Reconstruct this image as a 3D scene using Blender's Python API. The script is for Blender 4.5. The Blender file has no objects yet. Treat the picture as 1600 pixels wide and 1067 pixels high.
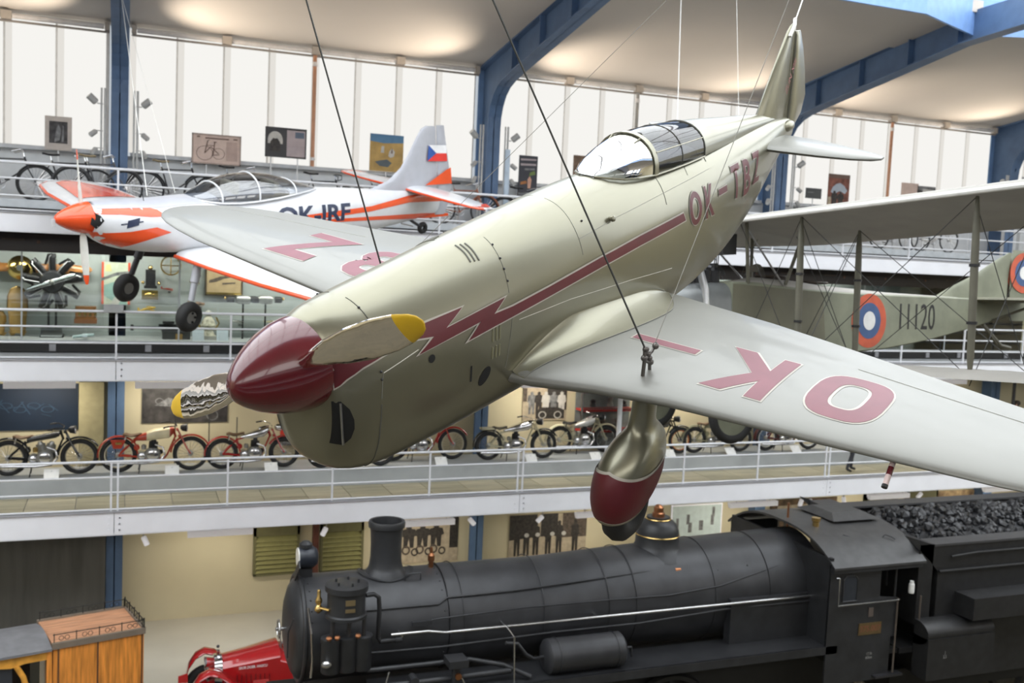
import bpy, bmesh, math, random
from mathutils import Vector, Matrix
from math import sin, cos, pi, sqrt, radians as rad
random.seed(11)
sc = bpy.context.scene
col = sc.collection
# ---------------------------------------------------------------- camera
cd = bpy.data.cameras.new('camera'); cam = bpy.data.objects.new('camera', cd); col.objects.link(cam)
cd.sensor_width = 36.0; cd.lens = 35.02; cd.clip_start = .1; cd.clip_end = 200
def cam_axes(yaw, pitch, roll):
    f = Vector((sin(yaw)*cos(pitch), cos(yaw)*cos(pitch), sin(pitch)))
    r = Vector((cos(yaw), -sin(yaw), 0)); u = r.cross(f)
    return r*cos(roll)+u*sin(roll), u*cos(roll)-r*sin(roll), f
r_, u_, f_ = cam_axes(0.3745652, -0.08154209, 0.04455918)
cam.matrix_world = Matrix(((r_.x, u_.x, -f_.x, 0), (r_.y, u_.y, -f_.y, 0), (r_.z, u_.z, -f_.z, 8.6), (0, 0, 0, 1)))
cd.dof.use_dof = True; cd.dof.focus_distance = 5.6; cd.dof.aperture_fstop = 3.0
sc.camera = cam
# ---------------------------------------------------------------- world, exposure (the big lights are the hall's own skylight and windows, built below)
w = bpy.data.worlds.new('overcast'); sc.world = w; w.use_nodes = True
w.node_tree.nodes['Background'].inputs[0].default_value = (.86, .93, 1, 1)
w.node_tree.nodes['Background'].inputs[1].default_value = .6
SKYLIGHT = 4.2; WINDOW = .925; FAR_WINDOW = 3.4
vs = sc.view_settings; vs.view_transform = 'Standard'; vs.look = 'None'; vs.exposure = 0.0; vs.gamma = 1; vs.use_curve_mapping = False
# ---------------------------------------------------------------- materials
_M = {}
def mat(name, c, rough=.5, metal=0., var=.06, scale=6., bump=0., coat=0., alpha=None, trans=0., emit=0., spec=.5, stretch=None, c2=None, bscale=None):
    if name in _M: return _M[name]
    m = bpy.data.materials.new(name); m.use_nodes = True; nt = m.node_tree; b = nt.nodes['Principled BSDF']
    b.inputs['Roughness'].default_value = rough; b.inputs['Metallic'].default_value = metal
    b.inputs['Specular IOR Level'].default_value = spec
    b.inputs['Coat Weight'].default_value = coat; b.inputs['Coat Roughness'].default_value = .06
    b.inputs['Transmission Weight'].default_value = trans
    if alpha is not None: b.inputs['Alpha'].default_value = alpha
    c = tuple(c)+(1,)
    b.inputs['Base Color'].default_value = c
    if emit: b.inputs['Emission Color'].default_value = c; b.inputs['Emission Strength'].default_value = emit
    if var or bump or c2:
        tc = nt.nodes.new('ShaderNodeTexCoord'); nz = nt.nodes.new('ShaderNodeTexNoise'); nz.inputs['Scale'].default_value = scale; nz.inputs['Detail'].default_value = 4
        src = tc.outputs['Object']
        if stretch:
            mp = nt.nodes.new('ShaderNodeMapping'); mp.inputs['Scale'].default_value = stretch; nt.links.new(src, mp.inputs[0]); src = mp.outputs[0]
        nt.links.new(src, nz.inputs['Vector'])
        mx = nt.nodes.new('ShaderNodeMix'); mx.data_type = 'RGBA'
        lo = tuple(x*(1-var*2) for x in c[:3])+(1,) if not c2 else tuple(c2)+(1,)
        hi = tuple(min(1, x*(1+var)) for x in c[:3])+(1,)
        mx.inputs[6].default_value = lo; mx.inputs[7].default_value = hi
        rp = nt.nodes.new('ShaderNodeMapRange'); rp.inputs[1].default_value = .3; rp.inputs[2].default_value = .7
        nt.links.new(nz.outputs[0], rp.inputs[0]); nt.links.new(rp.outputs[0], mx.inputs[0]); nt.links.new(mx.outputs[2], b.inputs['Base Color'])
        if bump:
            bp = nt.nodes.new('ShaderNodeBump'); bp.inputs['Strength'].default_value = bump; bp.inputs['Distance'].default_value = .01
            if bscale:
                n2 = nt.nodes.new('ShaderNodeTexNoise'); n2.inputs['Scale'].default_value = bscale; nt.links.new(src, n2.inputs['Vector']); nt.links.new(n2.outputs[0], bp.inputs['Height'])
            else: nt.links.new(nz.outputs[0], bp.inputs['Height'])
            nt.links.new(bp.outputs[0], b.inputs['Normal'])
    _M[name] = m; return m
def emat(name, c, s):
    if name in _M: return _M[name]
    m = bpy.data.materials.new(name); m.use_nodes = True; nt = m.node_tree; nt.nodes.remove(nt.nodes['Principled BSDF'])
    e = nt.nodes.new('ShaderNodeEmission'); e.inputs[0].default_value = tuple(c)+(1,); e.inputs[1].default_value = s
    nt.links.new(e.outputs[0], nt.nodes['Material Output'].inputs[0]); _M[name] = m; return m
def glassmat(name, tint=(1, 1, 1), refl=.12, rough=.02):
    if name in _M: return _M[name]
    m = bpy.data.materials.new(name); m.use_nodes = True; nt = m.node_tree; nt.nodes.remove(nt.nodes['Principled BSDF'])
    t = nt.nodes.new('ShaderNodeBsdfTransparent'); t.inputs[0].default_value = tuple(tint)+(1,)
    g = nt.nodes.new('ShaderNodeBsdfGlossy'); g.inputs['Roughness'].default_value = rough
    fr = nt.nodes.new('ShaderNodeFresnel'); fr.inputs[0].default_value = 1.45
    ad = nt.nodes.new('ShaderNodeMath'); ad.operation = 'ADD'; ad.inputs[1].default_value = refl; ad.use_clamp = True
    mx = nt.nodes.new('ShaderNodeMixShader'); nt.links.new(fr.outputs[0], ad.inputs[0]); nt.links.new(ad.outputs[0], mx.inputs[0])
    nt.links.new(t.outputs[0], mx.inputs[1]); nt.links.new(g.outputs[0], mx.inputs[2]); nt.links.new(mx.outputs[0], nt.nodes['Material Output'].inputs[0])
    _M[name] = m; return m
# ---------------------------------------------------------------- mesh helper
def frame(d, hint=None):
    d = Vector(d).normalized(); h = Vector(hint) if hint else (Vector((0, 0, 1)) if abs(d.z) < .95 else Vector((1, 0, 0)))
    a = h.cross(d).normalized(); return a, d.cross(a)
class MB:
    def __init__(s, m=None): s.v = []; s.f = []; s.m = m
    def add(s, vs, fs):
        o = len(s.v)
        if s.m is not None: vs = [s.m @ Vector(p) for p in vs]
        s.v += [tuple(p) for p in vs]; s.f += [tuple(i+o for i in f) for f in fs]; return s
    def box(s, x0, x1, y0, y1, z0, z1):
        return s.add([(x0,y0,z0),(x1,y0,z0),(x1,y1,z0),(x0,y1,z0),(x0,y0,z1),(x1,y0,z1),(x1,y1,z1),(x0,y1,z1)],
                     [(3,2,1,0),(4,5,6,7),(0,1,5,4),(1,2,6,5),(2,3,7,6),(3,0,4,7)])
    def bar(s, p, q, w, h, hint=None):
        p, q = Vector(p), Vector(q); a, b = frame(q-p, hint); a = a*w/2; b = b*h/2
        return s.add([p-a-b,p+a-b,p+a+b,p-a+b,q-a-b,q+a-b,q+a+b,q-a+b], [(3,2,1,0),(4,5,6,7),(0,1,5,4),(1,2,6,5),(2,3,7,6),(3,0,4,7)])
    def tube(s, pts, r, n=8, closed=False, cap=True):
        pts = [Vector(p) for p in pts]; k = len(pts); rs = r if isinstance(r, (list, tuple)) else [r]*k
        if k == 2 and not closed: ds = [pts[1]-pts[0]]*2
        else:
            ds = []
            for i in range(k):
                a = pts[i-1] if (i or closed) else pts[0]; b = pts[(i+1) % k] if (i < k-1 or closed) else pts[-1]; ds.append(b-a)
        A, B = frame(ds[0]); rings = []
        for i in range(k):
            d = ds[i].normalized(); A = (A-d*A.dot(d)); A = A.normalized() if A.length > 1e-6 else frame(d)[0]; B = d.cross(A)
            rings.append([pts[i]+(A*cos(2*pi*j/n)+B*sin(2*pi*j/n))*rs[i] for j in range(n)])
        return s.loft(rings, cap and not closed, cap and not closed, wrap=closed)
    def loft(s, rings, c0=True, c1=True, wrap=False, closed=True):
        n = len(rings[0]); vs = [p for r in rings for p in r]; fs = []; k = len(rings)
        for i in range(k if wrap else k-1):
            for j in range(n if closed else n-1):
                a = i*n+j; b = i*n+(j+1) % n; c = ((i+1) % k)*n+(j+1) % n; d = ((i+1) % k)*n+j; fs.append((a, b, c, d))
        if c0: fs.append(tuple(range(n-1, -1, -1)))
        if c1: fs.append(tuple((k-1)*n+j for j in range(n)))
        return s.add(vs, fs)
    def lathe(s, prof, o=(0,0,0), ax=(0,0,1), n=24, hint=None, cap=True, sx=1., sy=1.):
        o = Vector(o); ax = Vector(ax).normalized(); a, b = frame(ax, hint)
        rings = [[o+ax*z+(a*cos(2*pi*j/n)*sx+b*sin(2*pi*j/n)*sy)*max(r, 1e-4) for j in range(n)] for r, z in prof]
        return s.loft(rings, cap, cap)
    def cyl(s, p, q, r, r2=None, n=16):
        p, q = Vector(p), Vector(q); return s.lathe([(r, 0), (r if r2 is None else r2, (q-p).length)], p, q-p, n)
    def sph(s, c, r, n=14, m=8, sc_=(1,1,1)):
        rings = []
        for i in range(m+1):
            t = pi*i/m; rr = max(sin(t), 1e-3)
            rings.append([(c[0]+r*sc_[0]*rr*cos(2*pi*j/n), c[1]+r*sc_[1]*rr*sin(2*pi*j/n), c[2]-r*sc_[2]*cos(t)) for j in range(n)])
        return s.loft(rings)
    def torus(s, c, ax, R, r, n=28, m=8, a0=0., a1=2*pi, hint=None, flat=1.):
        c = Vector(c); ax = Vector(ax).normalized(); a, b = frame(ax, hint); full = abs(a1-a0-2*pi) < 1e-6; k = n if full else n+1; rings = []
        for i in range(k):
            t = a0+(a1-a0)*i/n; d = a*cos(t)+b*sin(t)
            rings.append([c+d*(R+r*cos(2*pi*j/m)*flat)+ax*r*sin(2*pi*j/m) for j in range(m)])
        return s.loft(rings, not full, not full, wrap=full)
    def prism(s, poly, o, ex, ey, ez):
        o, ex, ey, ez = map(Vector, (o, ex, ey, ez)); n = len(poly)
        p0 = [o+ex*x+ey*y for x, y in poly]; p1 = [p+ez for p in p0]
        return s.add(p0+p1, [tuple(range(n-1, -1, -1)), tuple(range(n, 2*n))]+[(i, (i+1) % n, n+(i+1) % n, n+i) for i in range(n)])
    def quad(s, *p): return s.add(p, [tuple(range(len(p)))])
    def build(s, name, m, parent=None, smooth=None, bevel=0, fix=True):
        me = bpy.data.meshes.new(name); me.from_pydata(s.v, [], s.f)
        if fix:
            bm = bmesh.new(); bm.from_mesh(me); bmesh.ops.recalc_face_normals(bm, faces=bm.faces); bm.to_mesh(me); bm.free()
        me.materials.append(m)
        if smooth:
            me.polygons.foreach_set('use_smooth', [True]*len(me.polygons)); me.set_sharp_from_angle(angle=rad(smooth))
        o = bpy.data.objects.new(name, me); col.objects.link(o)
        if parent is not None: o.parent = parent
        if bevel:
            b = o.modifiers.new('bevel', 'BEVEL'); b.width = bevel; b.segments = 2; b.limit_method = 'ANGLE'
        return o
def tag(o, label=None, cat=None, group=None, kind=None):
    if label: o['label'] = label
    if cat: o['category'] = cat
    if group: o['group'] = group
    if kind: o['kind'] = kind
    return o
def thing(name, label, cat, loc=(0,0,0), rz=0., group=None, mw=None):
    o = bpy.data.objects.new(name, None); col.objects.link(o); o.empty_display_size = .2
    if mw is not None: o.matrix_world = mw
    else: o.location = loc; o.rotation_euler = (0, 0, rz)
    return tag(o, label, cat, group)
def copy_tree(o, parent=None):
    c = o.copy(); col.objects.link(c); c.parent = parent
    for ch in list(o.children): copy_tree(ch, c)
    return c
def text2d(s, size, off=0., sx=1., align='CENTER', shear=0.):
    cu = bpy.data.curves.new('t', 'FONT'); cu.body = s; cu.size = size; cu.offset = off; cu.align_x = align; cu.align_y = 'CENTER'; cu.shear = shear; cu.resolution_u = 3
    o = bpy.data.objects.new('t', cu); col.objects.link(o); bpy.context.view_layer.update()
    me = bpy.data.meshes.new_from_object(o.evaluated_get(bpy.context.evaluated_depsgraph_get()))
    v = [(p.co.x*sx, p.co.y) for p in me.vertices]; f = [tuple(p.vertices) for p in me.polygons]
    bpy.data.objects.remove(o); bpy.data.curves.remove(cu); bpy.data.meshes.remove(me); return v, f
def fit2d(vf, w, h):
    v, f = vf; xs = [p[0] for p in v]; ys = [p[1] for p in v]; x0, x1, y0, y1 = min(xs), max(xs), min(ys), max(ys)
    return [((x-(x0+x1)/2)*w/(x1-x0), (y-(y0+y1)/2)*h/(y1-y0)) for x, y in v], f
def decal(name, v2, f2, fn, m, parent, edge=.06, smooth=None):
    """flat print draped on a surface: a 2D mesh, refined, every vertex put on the surface by fn"""
    bm = bmesh.new(); vv = [bm.verts.new((x, y, 0)) for x, y in v2]
    for f in f2:
        try: bm.faces.new([vv[i] for i in f])
        except ValueError: pass
    bm.normal_update(); bmesh.ops.triangulate(bm, faces=bm.faces, ngon_method='EAR_CLIP')
    for _ in range(7):
        es = [e for e in bm.edges if e.calc_length() > edge]
        if not es: break
        bmesh.ops.subdivide_edges(bm, edges=es, cuts=1); bmesh.ops.triangulate(bm, faces=[f for f in bm.faces if len(f.verts) > 3])
    for q in bm.verts: q.co = fn(q.co.x, q.co.y)
    bmesh.ops.recalc_face_normals(bm, faces=bm.faces)
    me = bpy.data.meshes.new(name); bm.to_mesh(me); bm.free(); me.materials.append(m)
    if smooth: me.polygons.foreach_set('use_smooth', [True]*len(me.polygons))
    o = bpy.data.objects.new(name, me); col.objects.link(o); o.parent = parent; return o
def lerp(a, b, t): return a+(b-a)*t
def table(tab, x):
    if x <= tab[0][0]: return tab[0][1:]
    for a, b in zip(tab, tab[1:]):
        if x <= b[0]:
            t = (x-a[0])/(b[0]-a[0]); return tuple(lerp(p, q, t) for p, q in zip(a[1:], b[1:]))
    return tab[-1][1:]
def smooth_table(tab, x):
    """Catmull-Rom through the rows"""
    n = len(tab)
    if x <= tab[0][0]: return tab[0][1:]
    if x >= tab[-1][0]: return tab[-1][1:]
    for i in range(n-1):
        if x <= tab[i+1][0]:
            a, b = tab[i], tab[i+1]; h = b[0]-a[0]; t = (x-a[0])/h; out = []
            for k in range(1, len(a)):
                m0 = (b[k]-tab[i-1][k])/(b[0]-tab[i-1][0])*h if i else b[k]-a[k]
                m1 = (tab[i+2][k]-a[k])/(tab[i+2][0]-a[0])*h if i+2 < n else b[k]-a[k]
                out.append((2*t**3-3*t*t+1)*a[k]+(t**3-2*t*t+t)*m0+(3*t*t-2*t**3)*b[k]+(t**3-t*t)*m1)
            return tuple(out)
white_steel = mat('white_painted_steel', (.74, .75, .80), .4, var=.03)
rail_mat = mat('pale_grey_rail_paint', (.72, .73, .76), .35, var=.03)
blue_steel = mat('blue_painted_steel', (.08, .14, .25), .55, var=.08, scale=3)
black_mat = mat('black_paint', (.012, .012, .014), .45)
rubber = mat('black_rubber', (.018, .018, .018), .75)
chrome = mat('chrome', (.75, .75, .77), .12, 1, var=0)
steel = mat('bare_steel', (.45, .45, .46), .3, 1, var=.1)
brass = mat('polished_brass', (.75, .52, .2), .25, 1, var=.1)
dark_metal = mat('dark_metal', (.06, .06, .065), .4, .6)

# ================================================================ THE HALL
BAY = 8.425; X0 = -.1; COLX = [X0+BAY*i for i in range(-2, 6)]
YF = 20.3                      # gallery edge
LV = {1: (2.98, 3.42), 2: (5.98, 6.36), 3: (8.73, 9.06)}
XL, XR = -31.0, 44.0; COLW = [X0+BAY*i for i in range(-4, 6)]
def struct(name, mb, m, parent=None, **k):
    o = mb.build(name, m, parent, **k)
    if parent is None: o['kind'] = 'structure'
    return o
cream = mat('cream_plaster', (.62, .55, .37), .8, var=.04, scale=.6)
grey_pl = mat('grey_plaster', (.56, .57, .57), .8, var=.04, scale=.8)
ceil_m = mat('white_ceiling_paint', (.54, .495, .445), .85, var=.02, scale=.5)
floor_m = mat('grey_concrete_floor', (.10, .085, .05), .6, var=.1, scale=.7)
struct('floor', MB().box(XL, XR, -4.5, 24.2, -.2, 0), floor_m)
struct('wall_back', MB().box(XL, XR, 23.54, 24.2, 0, 9.0), cream)
struct('wall_left', MB().box(XL-.3, XL, -4.5, 24.2, 0, 16), cream)
struct('wall_right', MB().box(XR, XR+.3, -4.5, 24.2, 0, 16), cream)
struct('wall_front', MB().box(XL, XR, -4.8, -4.5, 0, 9.4), cream)
LV = {1: (2.98, 3.42), 2: (5.98, 6.36), 3: (8.73, 9.06)}
struct('floor_walkway', MB().box(XL, XR, 16.9, 23.54, 0, .012), mat('pale_beige_floor', (.56, .52, .43), .6, var=.04, scale=.8))
# sloping ceilings and the skylight between them
struct('ceiling', MB().add([(XL,23.95,13.3),(XR,23.95,13.3),(XR,16.6,14.25),(XL,16.6,14.25),(XL,23.95,13.5),(XR,23.95,13.5),(XR,16.6,14.5),(XL,16.6,14.5)],
       [(0,1,2,3),(4,5,6,7),(0,1,5,4),(3,2,6,7)]), ceil_m)
struct('ceiling_front', MB().add([(XL,-4.55,13.3),(XR,-4.55,13.3),(XR,3.1,14.25),(XL,3.1,14.25),(XL,-4.55,13.5),(XR,-4.55,13.5),(XR,3.1,14.5),(XL,3.1,14.5)],
       [(0,1,2,3),(4,5,6,7),(0,1,5,4),(3,2,6,7)]), ceil_m)
mb = MB(); gb = MB()
for i in range(len(COLW)-1):
    a, b = COLW[i], COLW[i+1]
    ring = [(a,16.66),(a+2.1,15.8),(b-2.1,15.8),(b,16.66)]
    for p, q in zip(ring, ring[1:]):
        mb.add([(p[0],p[1],13.78),(q[0],q[1],13.78),(q[0],q[1]+.06,13.78),(p[0],p[1]+.06,13.78),(p[0],p[1],14.62),(q[0],q[1],14.62),(q[0],q[1]+.06,14.62),(p[0],p[1]+.06,14.62)],
               [(3,2,1,0),(4,5,6,7),(0,1,5,4),(1,2,6,5),(2,3,7,6),(3,0,4,7)])
        gb.quad((p[0],p[1]+.06,14.0),(q[0],q[1]+.06,14.0),(q[0],17.0,14.0+.15),(p[0],17.0,14.0+.15))
struct('trim_1', mb, mat('pale_blue_paint', (.22, .38, .70), .45))
sky_panel = emat('skylight_glass', (.93, .97, 1.0), SKYLIGHT)
sk = MB()
struct('window_skylight', sk.box(XL, XR, 3.1, 16.6, 14.62, 14.66), sky_panel)
for i in range(int((XR-XL)/1.4)):
    MB().box(XL+i*1.4-.03, XL+i*1.4+.03, 3.1, 16.6, 14.56, 14.62).build('glazing_bar', white_steel, bpy.data.objects['window_skylight'])
for y in (5.0, 7.5, 10, 12.5, 14.8): MB().box(XL, XR, y-.03, y+.03, 14.52, 14.56).build('glazing_bar', white_steel, bpy.data.objects['window_skylight'])
struct('trim_2', MB().box(XL, XR, 3.04, 3.1, 13.78, 14.62), mat('pale_blue_paint', (.22, .38, .70), .45))
# window bands: blinds that glow with the daylight behind them; shade at their seams put into dimmer strips
blind = emat('daylit_blind_cloth', (1.0, .985, .945), WINDOW); blind2 = emat('daylit_blind_seam_shade', (1.0, .965, .90), WINDOW*.84)
house = mat('blind_housing_white', (.82, .78, .74), .5)
sill_m = mat('grey_window_sill', (.50, .51, .52), .6)
wn = 0
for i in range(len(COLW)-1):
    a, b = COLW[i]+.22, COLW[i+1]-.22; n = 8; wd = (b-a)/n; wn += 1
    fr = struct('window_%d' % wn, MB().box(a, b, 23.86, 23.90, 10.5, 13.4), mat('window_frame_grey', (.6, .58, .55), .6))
    for k in range(n):
        x0 = a+wd*k; x1 = x0+wd; j = .02*((k*7+i) % 3)
        MB().box(x0+.10, x1-.07, 23.74, 23.745, 10.58, 13.24).build('blind', blind, fr)
        MB().box(x0-.03, x0+.13+j, 23.75, 23.755, 10.58, 13.24).build('blind_seam_shade', blind2, fr)  # dark band between blinds, put into the emission as a weaker glow
    nb = 4; hw = (b-a)/nb
    for k in range(nb):
        MB().lathe([(.055, 0), (.055, hw-.22)], (a+hw*k+.11, 23.62, 13.20), (1,0,0), 12).build('blind_housing', house, fr, smooth=40)
        for e in (0, 1): MB().box(a+hw*k+(0 if e == 0 else hw-.1), a+hw*k+(.1 if e == 0 else hw), 23.54, 23.72, 13.12, 13.29).build('bracket', mat('bracket_beige', (.55, .48, .4), .5), fr)
    MB().box(a, b, 23.60, 23.66, 13.07, 13.11).build('blind_rail', mat('blind_rail_brown', (.33, .29, .25), .5), fr)
    MB().box(a, b, 23.55, 23.86, 10.48, 10.56).build('sill', sill_m, fr)
struct('wall_parapet', MB().box(XL, XR, 23.78, 23.9, 9.06, 10.5), mat('pale_grey_panel', (.62, .63, .63), .6, var=.03))
struct('window_front', MB().box(XL, XR, -4.49, -4.45, 10.35, 13.2), emat('front_blind', (1.0, .985, .95), FAR_WINDOW))
# the opposite galleries behind the viewpoint
for g, (zb, zt) in LV.items():
    struct('floor_gallery_front_%d' % g, MB().box(XL, XR, -4.5, -1.6, zb, zt-.02), mat('gallery_soffit_grey', (.34, .33, .31), .7))
    struct('trim_gallery_front_%d' % g, MB().box(XL, XR, -1.6, -1.55, zb-.02, zt), white_steel)
    struct('wall_front_display_%d' % g, MB().box(XL, XR, -4.48, -4.3, zt, zt+1.9 if g < 3 else zt+.9), mat('front_display_dark', (.05, .045, .04), .5))
for i, cx in enumerate(COLW): struct('trim_column_front_%d' % (i+1), MB().box(cx-.17, cx+.17, -4.4, -3.6, 0, 13.3), blue_steel)
struct('wall_front_upper', MB().box(XL, XR, -4.7, -4.5, 9.4, 10.3), grey_pl)
# down pipes in the middle of each bay
for i, m in ((2, 'o'), (3, 'w'), (4, 'o')):
    x = COLX[i]+BAY*.5-.03
    m_ = mat('rust_orange_pipe_paint', (.55, .27, .15), .5) if m == 'o' else mat('grey_pipe_paint', (.42, .40, .36), .5)
    p = thing('down_pipe', '', 'pipe', (x, 23.6, 10.55))
    MB().cyl((0,0,0), (0,0,2.55), .045, n=12).build('pipe', m_, p, smooth=40)
    MB().cyl((0,0,.15), (0,0,.22), .06, n=12).build('clamp', house, p); MB().cyl((0,0,2.3), (0,0,2.4), .06, n=12).build('clamp', house, p)
    p['label'] = ['', 'grey vertical pipe between the window blinds left of the first blue column', 'rust orange vertical pipe in front of the blinds above the red and white aeroplane',
                  'grey vertical pipe against the blinds behind the silver aeroplane canopy', 'pale orange vertical pipe against the blinds beyond the silver tailplane'][i]
# blue steel columns that arch into the roof beams
ARC = [(23.0, 0), (23.0, 11.75), (22.97, 12.02), (22.86, 12.28), (22.68, 12.5), (22.42, 12.66), (22.1, 12.76), (21.6, 12.86), (16.9, 13.62), (10.0, 14.0)]
CAP = [(23.85, 0), (23.85, 13.28), (16.9, 14.3), (10.0, 14.5)]
clab = ['', 'blue steel column and roof beam near the left end outside view', 'blue steel column standing straight behind the red-nosed aeroplane with its beam overhead',
        'blue steel column arching into a stiffened roof beam left of the silver canopy', 'blue steel column and roof beam behind the silver aeroplane tail',
        'blue steel column at the far right above the biplane wing', 'blue steel column beyond the right edge', 'blue steel column beyond the right edge']
for i, cx in enumerate(COLX):
    if i in (0, 1, 6, 7): continue
    t = thing('steel_column', clab[i], 'column', (cx, 23.0, 0), group='blue columns with roof beams')
    L = lambda p: (p[0]-23.0, p[1])
    f = MB()
    rings = []
    for k, (y, z) in enumerate(ARC):
        a = ARC[max(k-1, 0)]; b = ARC[min(k+1, len(ARC)-1)]; d = Vector((b[0]-a[0], b[1]-a[1])).normalized(); nrm = Vector((-d.y, d.x))
        if nrm.x > 0 and k == 0: pass
        o = Vector((y-23.0, z)); q = o-nrm*.03 if (nrm.x < 0 or nrm.y < 0) else o+nrm*.03
        q = o+Vector((d.y, -d.x))*.03
        rings.append([(-.17, o.x, o.y), (.17, o.x, o.y), (.17, q.x, q.y), (-.17, q.x, q.y)])
    f.loft(rings).build('front_flange', blue_steel, t)
    web = MB(); poly = [(y-23.0, z) for y, z in ARC]+[(y-23.0, z) for y, z in reversed(CAP)]
    web.prism(poly, (-.012, 0, 0), (0,1,0), (0,0,1), (.024,0,0)).build('web', blue_steel, t)
    MB().box(-.15, .15, .83, .87, 0, 13.3).build('back_flange', mat('light_blue_steel', (.16, .27, .46), .5), t)
    # stiffeners: fan plates in the corner, then upright plates along the beam
    st = [((23.0, 11.9), (23.83, 12.5)), ((22.75, 12.42), (23.4, 13.3)), ((22.2, 12.74), (22.7, 13.4))]
    for (y0, z0), (y1, z1) in st: MB().bar((0, y0-23, z0), (0, y1-23, z1), .28, .02, (1,0,0)).build('stiffener', blue_steel, t)
    for y in (21.6, 20.0, 18.4, 16.95):
        zb = 12.86+(21.6-y)*.1617; zt = 13.3+(23.9-y)*.128
        MB().box(-.15, .15, y-23-.012, y-23+.012, zb, zt).build('stiffener', blue_steel, t)
    MB().add([(-.16,.9,13.24),(.16,.9,13.24),(.16,-6.1,14.24),(-.16,-6.1,14.24),(-.16,.9,13.3),(.16,.9,13.3),(.16,-6.1,14.3),(-.16,-6.1,14.3)], [(0,1,2,3),(4,5,6,7),(0,1,5,4),(1,2,6,5),(2,3,7,6),(3,0,4,7)]).build('top_flange', blue_steel, t)
# lamp posts beside the columns: grey conduit with three spotlight heads each; the top heads are uplights
lampgrey = mat('lamp_grey', (.40, .40, .39), .45); conduit = mat('conduit_grey', (.48, .48, .47), .45)
def head(parent, base, d, ln, r):
    h = MB(); d = Vector(d).normalized(); b = Vector(base)+d*.02
    h.lathe([(r*.75, 0), (r, .02), (r, ln), (r*.9, ln+.005)], b, d, 14).build('lamp_head', lampgrey, parent, smooth=40)
    MB().cyl(b+d*(ln+.004), b+d*(ln+.008), r*.85, n=14).build('lens', mat('lamp_lens', (.75, .75, .72), .2), parent)
    return b+d*(ln+.03)
for ci in (2, 3, 4, 5):
    cx = COLX[ci]
    for s in (-1, 1):
        side = 'left' if s < 0 else 'right'
        t = thing('spotlight_post', 'grey conduit post with three spotlight heads on the %s of the %s blue column' % (side, ['', 'unseen', 'left', 'middle', 'tail-side', 'far right'][ci]), 'spotlight', (cx+s*.32, 22.95, 9.06), group='spotlight posts')
        MB().cyl((-.035,0,0), (-.035,0,2.75), .02, n=8).build('conduit', conduit, t); MB().cyl((.035,0,0), (.035,0,2.75), .025, n=8).build('conduit', conduit, t)
        for z, d, ln, r in ((2.42, (s*.62,-.2,.55), .2, .075), (1.86, (s*.5,-.3,-.45), .16, .055), (1.5, (s*.4,-.35,-.6), .16, .055)):
            MB().cyl((0,0,z), (s*.12,-.02,z), .012, n=6).build('bracket', conduit, t)
            e = head(t, (s*.12,-.02,z), d, ln, r)
            if ln > .19:
                l = bpy.data.lights.new('uplight', 'SPOT'); l.energy = 420; l.color = (1.0, .86, .70); l.spot_size = rad(88); l.spot_blend = .9; l.shadow_soft_size = .05
                lo = bpy.data.objects.new('uplight', l); col.objects.link(lo); lo.parent = t; lo.location = e
                lo.rotation_euler = Vector((s*1.0, -.38, .95)).to_track_quat('-Z', 'Y').to_euler()
# galleries: slab, white fascia girder in bolted lengths, railing
slab_m = mat('gallery_soffit_grey', (.34, .33, .31), .7); deck = mat('gallery_lino', (.42, .43, .43), .5, var=.05)
fasc_m = mat('white_girder_paint', (.82, .825, .86), .42, var=.03, scale=1.2)
jx = [XL]+[COLX[i] for i in range(1, 7)]+[XR]
RAILS = {1: (4.40, 4.10, 3.80), 2: (7.29, 6.99, 6.69), 3: (9.97, 9.68, 9.37)}
GL = {1: 'lowest', 2: 'middle', 3: 'top'}
for g, (zb, zt) in LV.items():
    s_ = struct('floor_gallery_%d' % g, MB().box(XL, XR, YF+.08, 23.9, zt-.22, zt-.02), deck)
    MB().box(XL, XR, YF+.3, 23.9, zb+.05, zt-.22).build('soffit', slab_m, s_)
    t = thing('gallery_girder', 'long white steel girder along the edge of the %s gallery' % GL[g], 'girder', (0, YF, zb), group='white gallery girders')
    for a, b in zip(jx, jx[1:]):
        f = MB().box(a+.006, b-.006, -.02, .02, 0, zt-zb).build('fascia_plate', fasc_m, t)
        for x in (b-.10, b+.10, a+.10):
            if XL < x < XR:
                for k in range(3): MB().cyl((x, -.02, .09+k*.12), (x, -.034, .09+k*.12), .016, n=8).build('bolt', fasc_m, f)
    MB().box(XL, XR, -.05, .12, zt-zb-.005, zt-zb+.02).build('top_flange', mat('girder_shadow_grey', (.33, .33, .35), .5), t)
    MB().box(XL, XR, -.01, .12, -.02, 0).build('bottom_flange', fasc_m, t)
    r = thing('gallery_railing', 'pale grey pipe railing along the %s gallery edge' % GL[g], 'railing', (0, YF+.02, zt), group='gallery railings')
    for z in RAILS[g]+(zt+.05,): MB().cyl((XL,0,z-zt), (XR,0,z-zt), .026 if z == RAILS[g][0] else .018, n=8).build('rail', rail_mat, r, smooth=50)
    step = BAY/4
    x = X0-step*6
    while x < XR-1:
        k = round((x-X0)/step)
        for dx in ((-.06, .06) if k % 4 == 0 and g == 1 else (0,)):
            MB().box(x+dx-.018, x+dx+.018, -.018, .018, .021, RAILS[g][0]-zt).build('post', rail_mat, r)
        x += step

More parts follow.
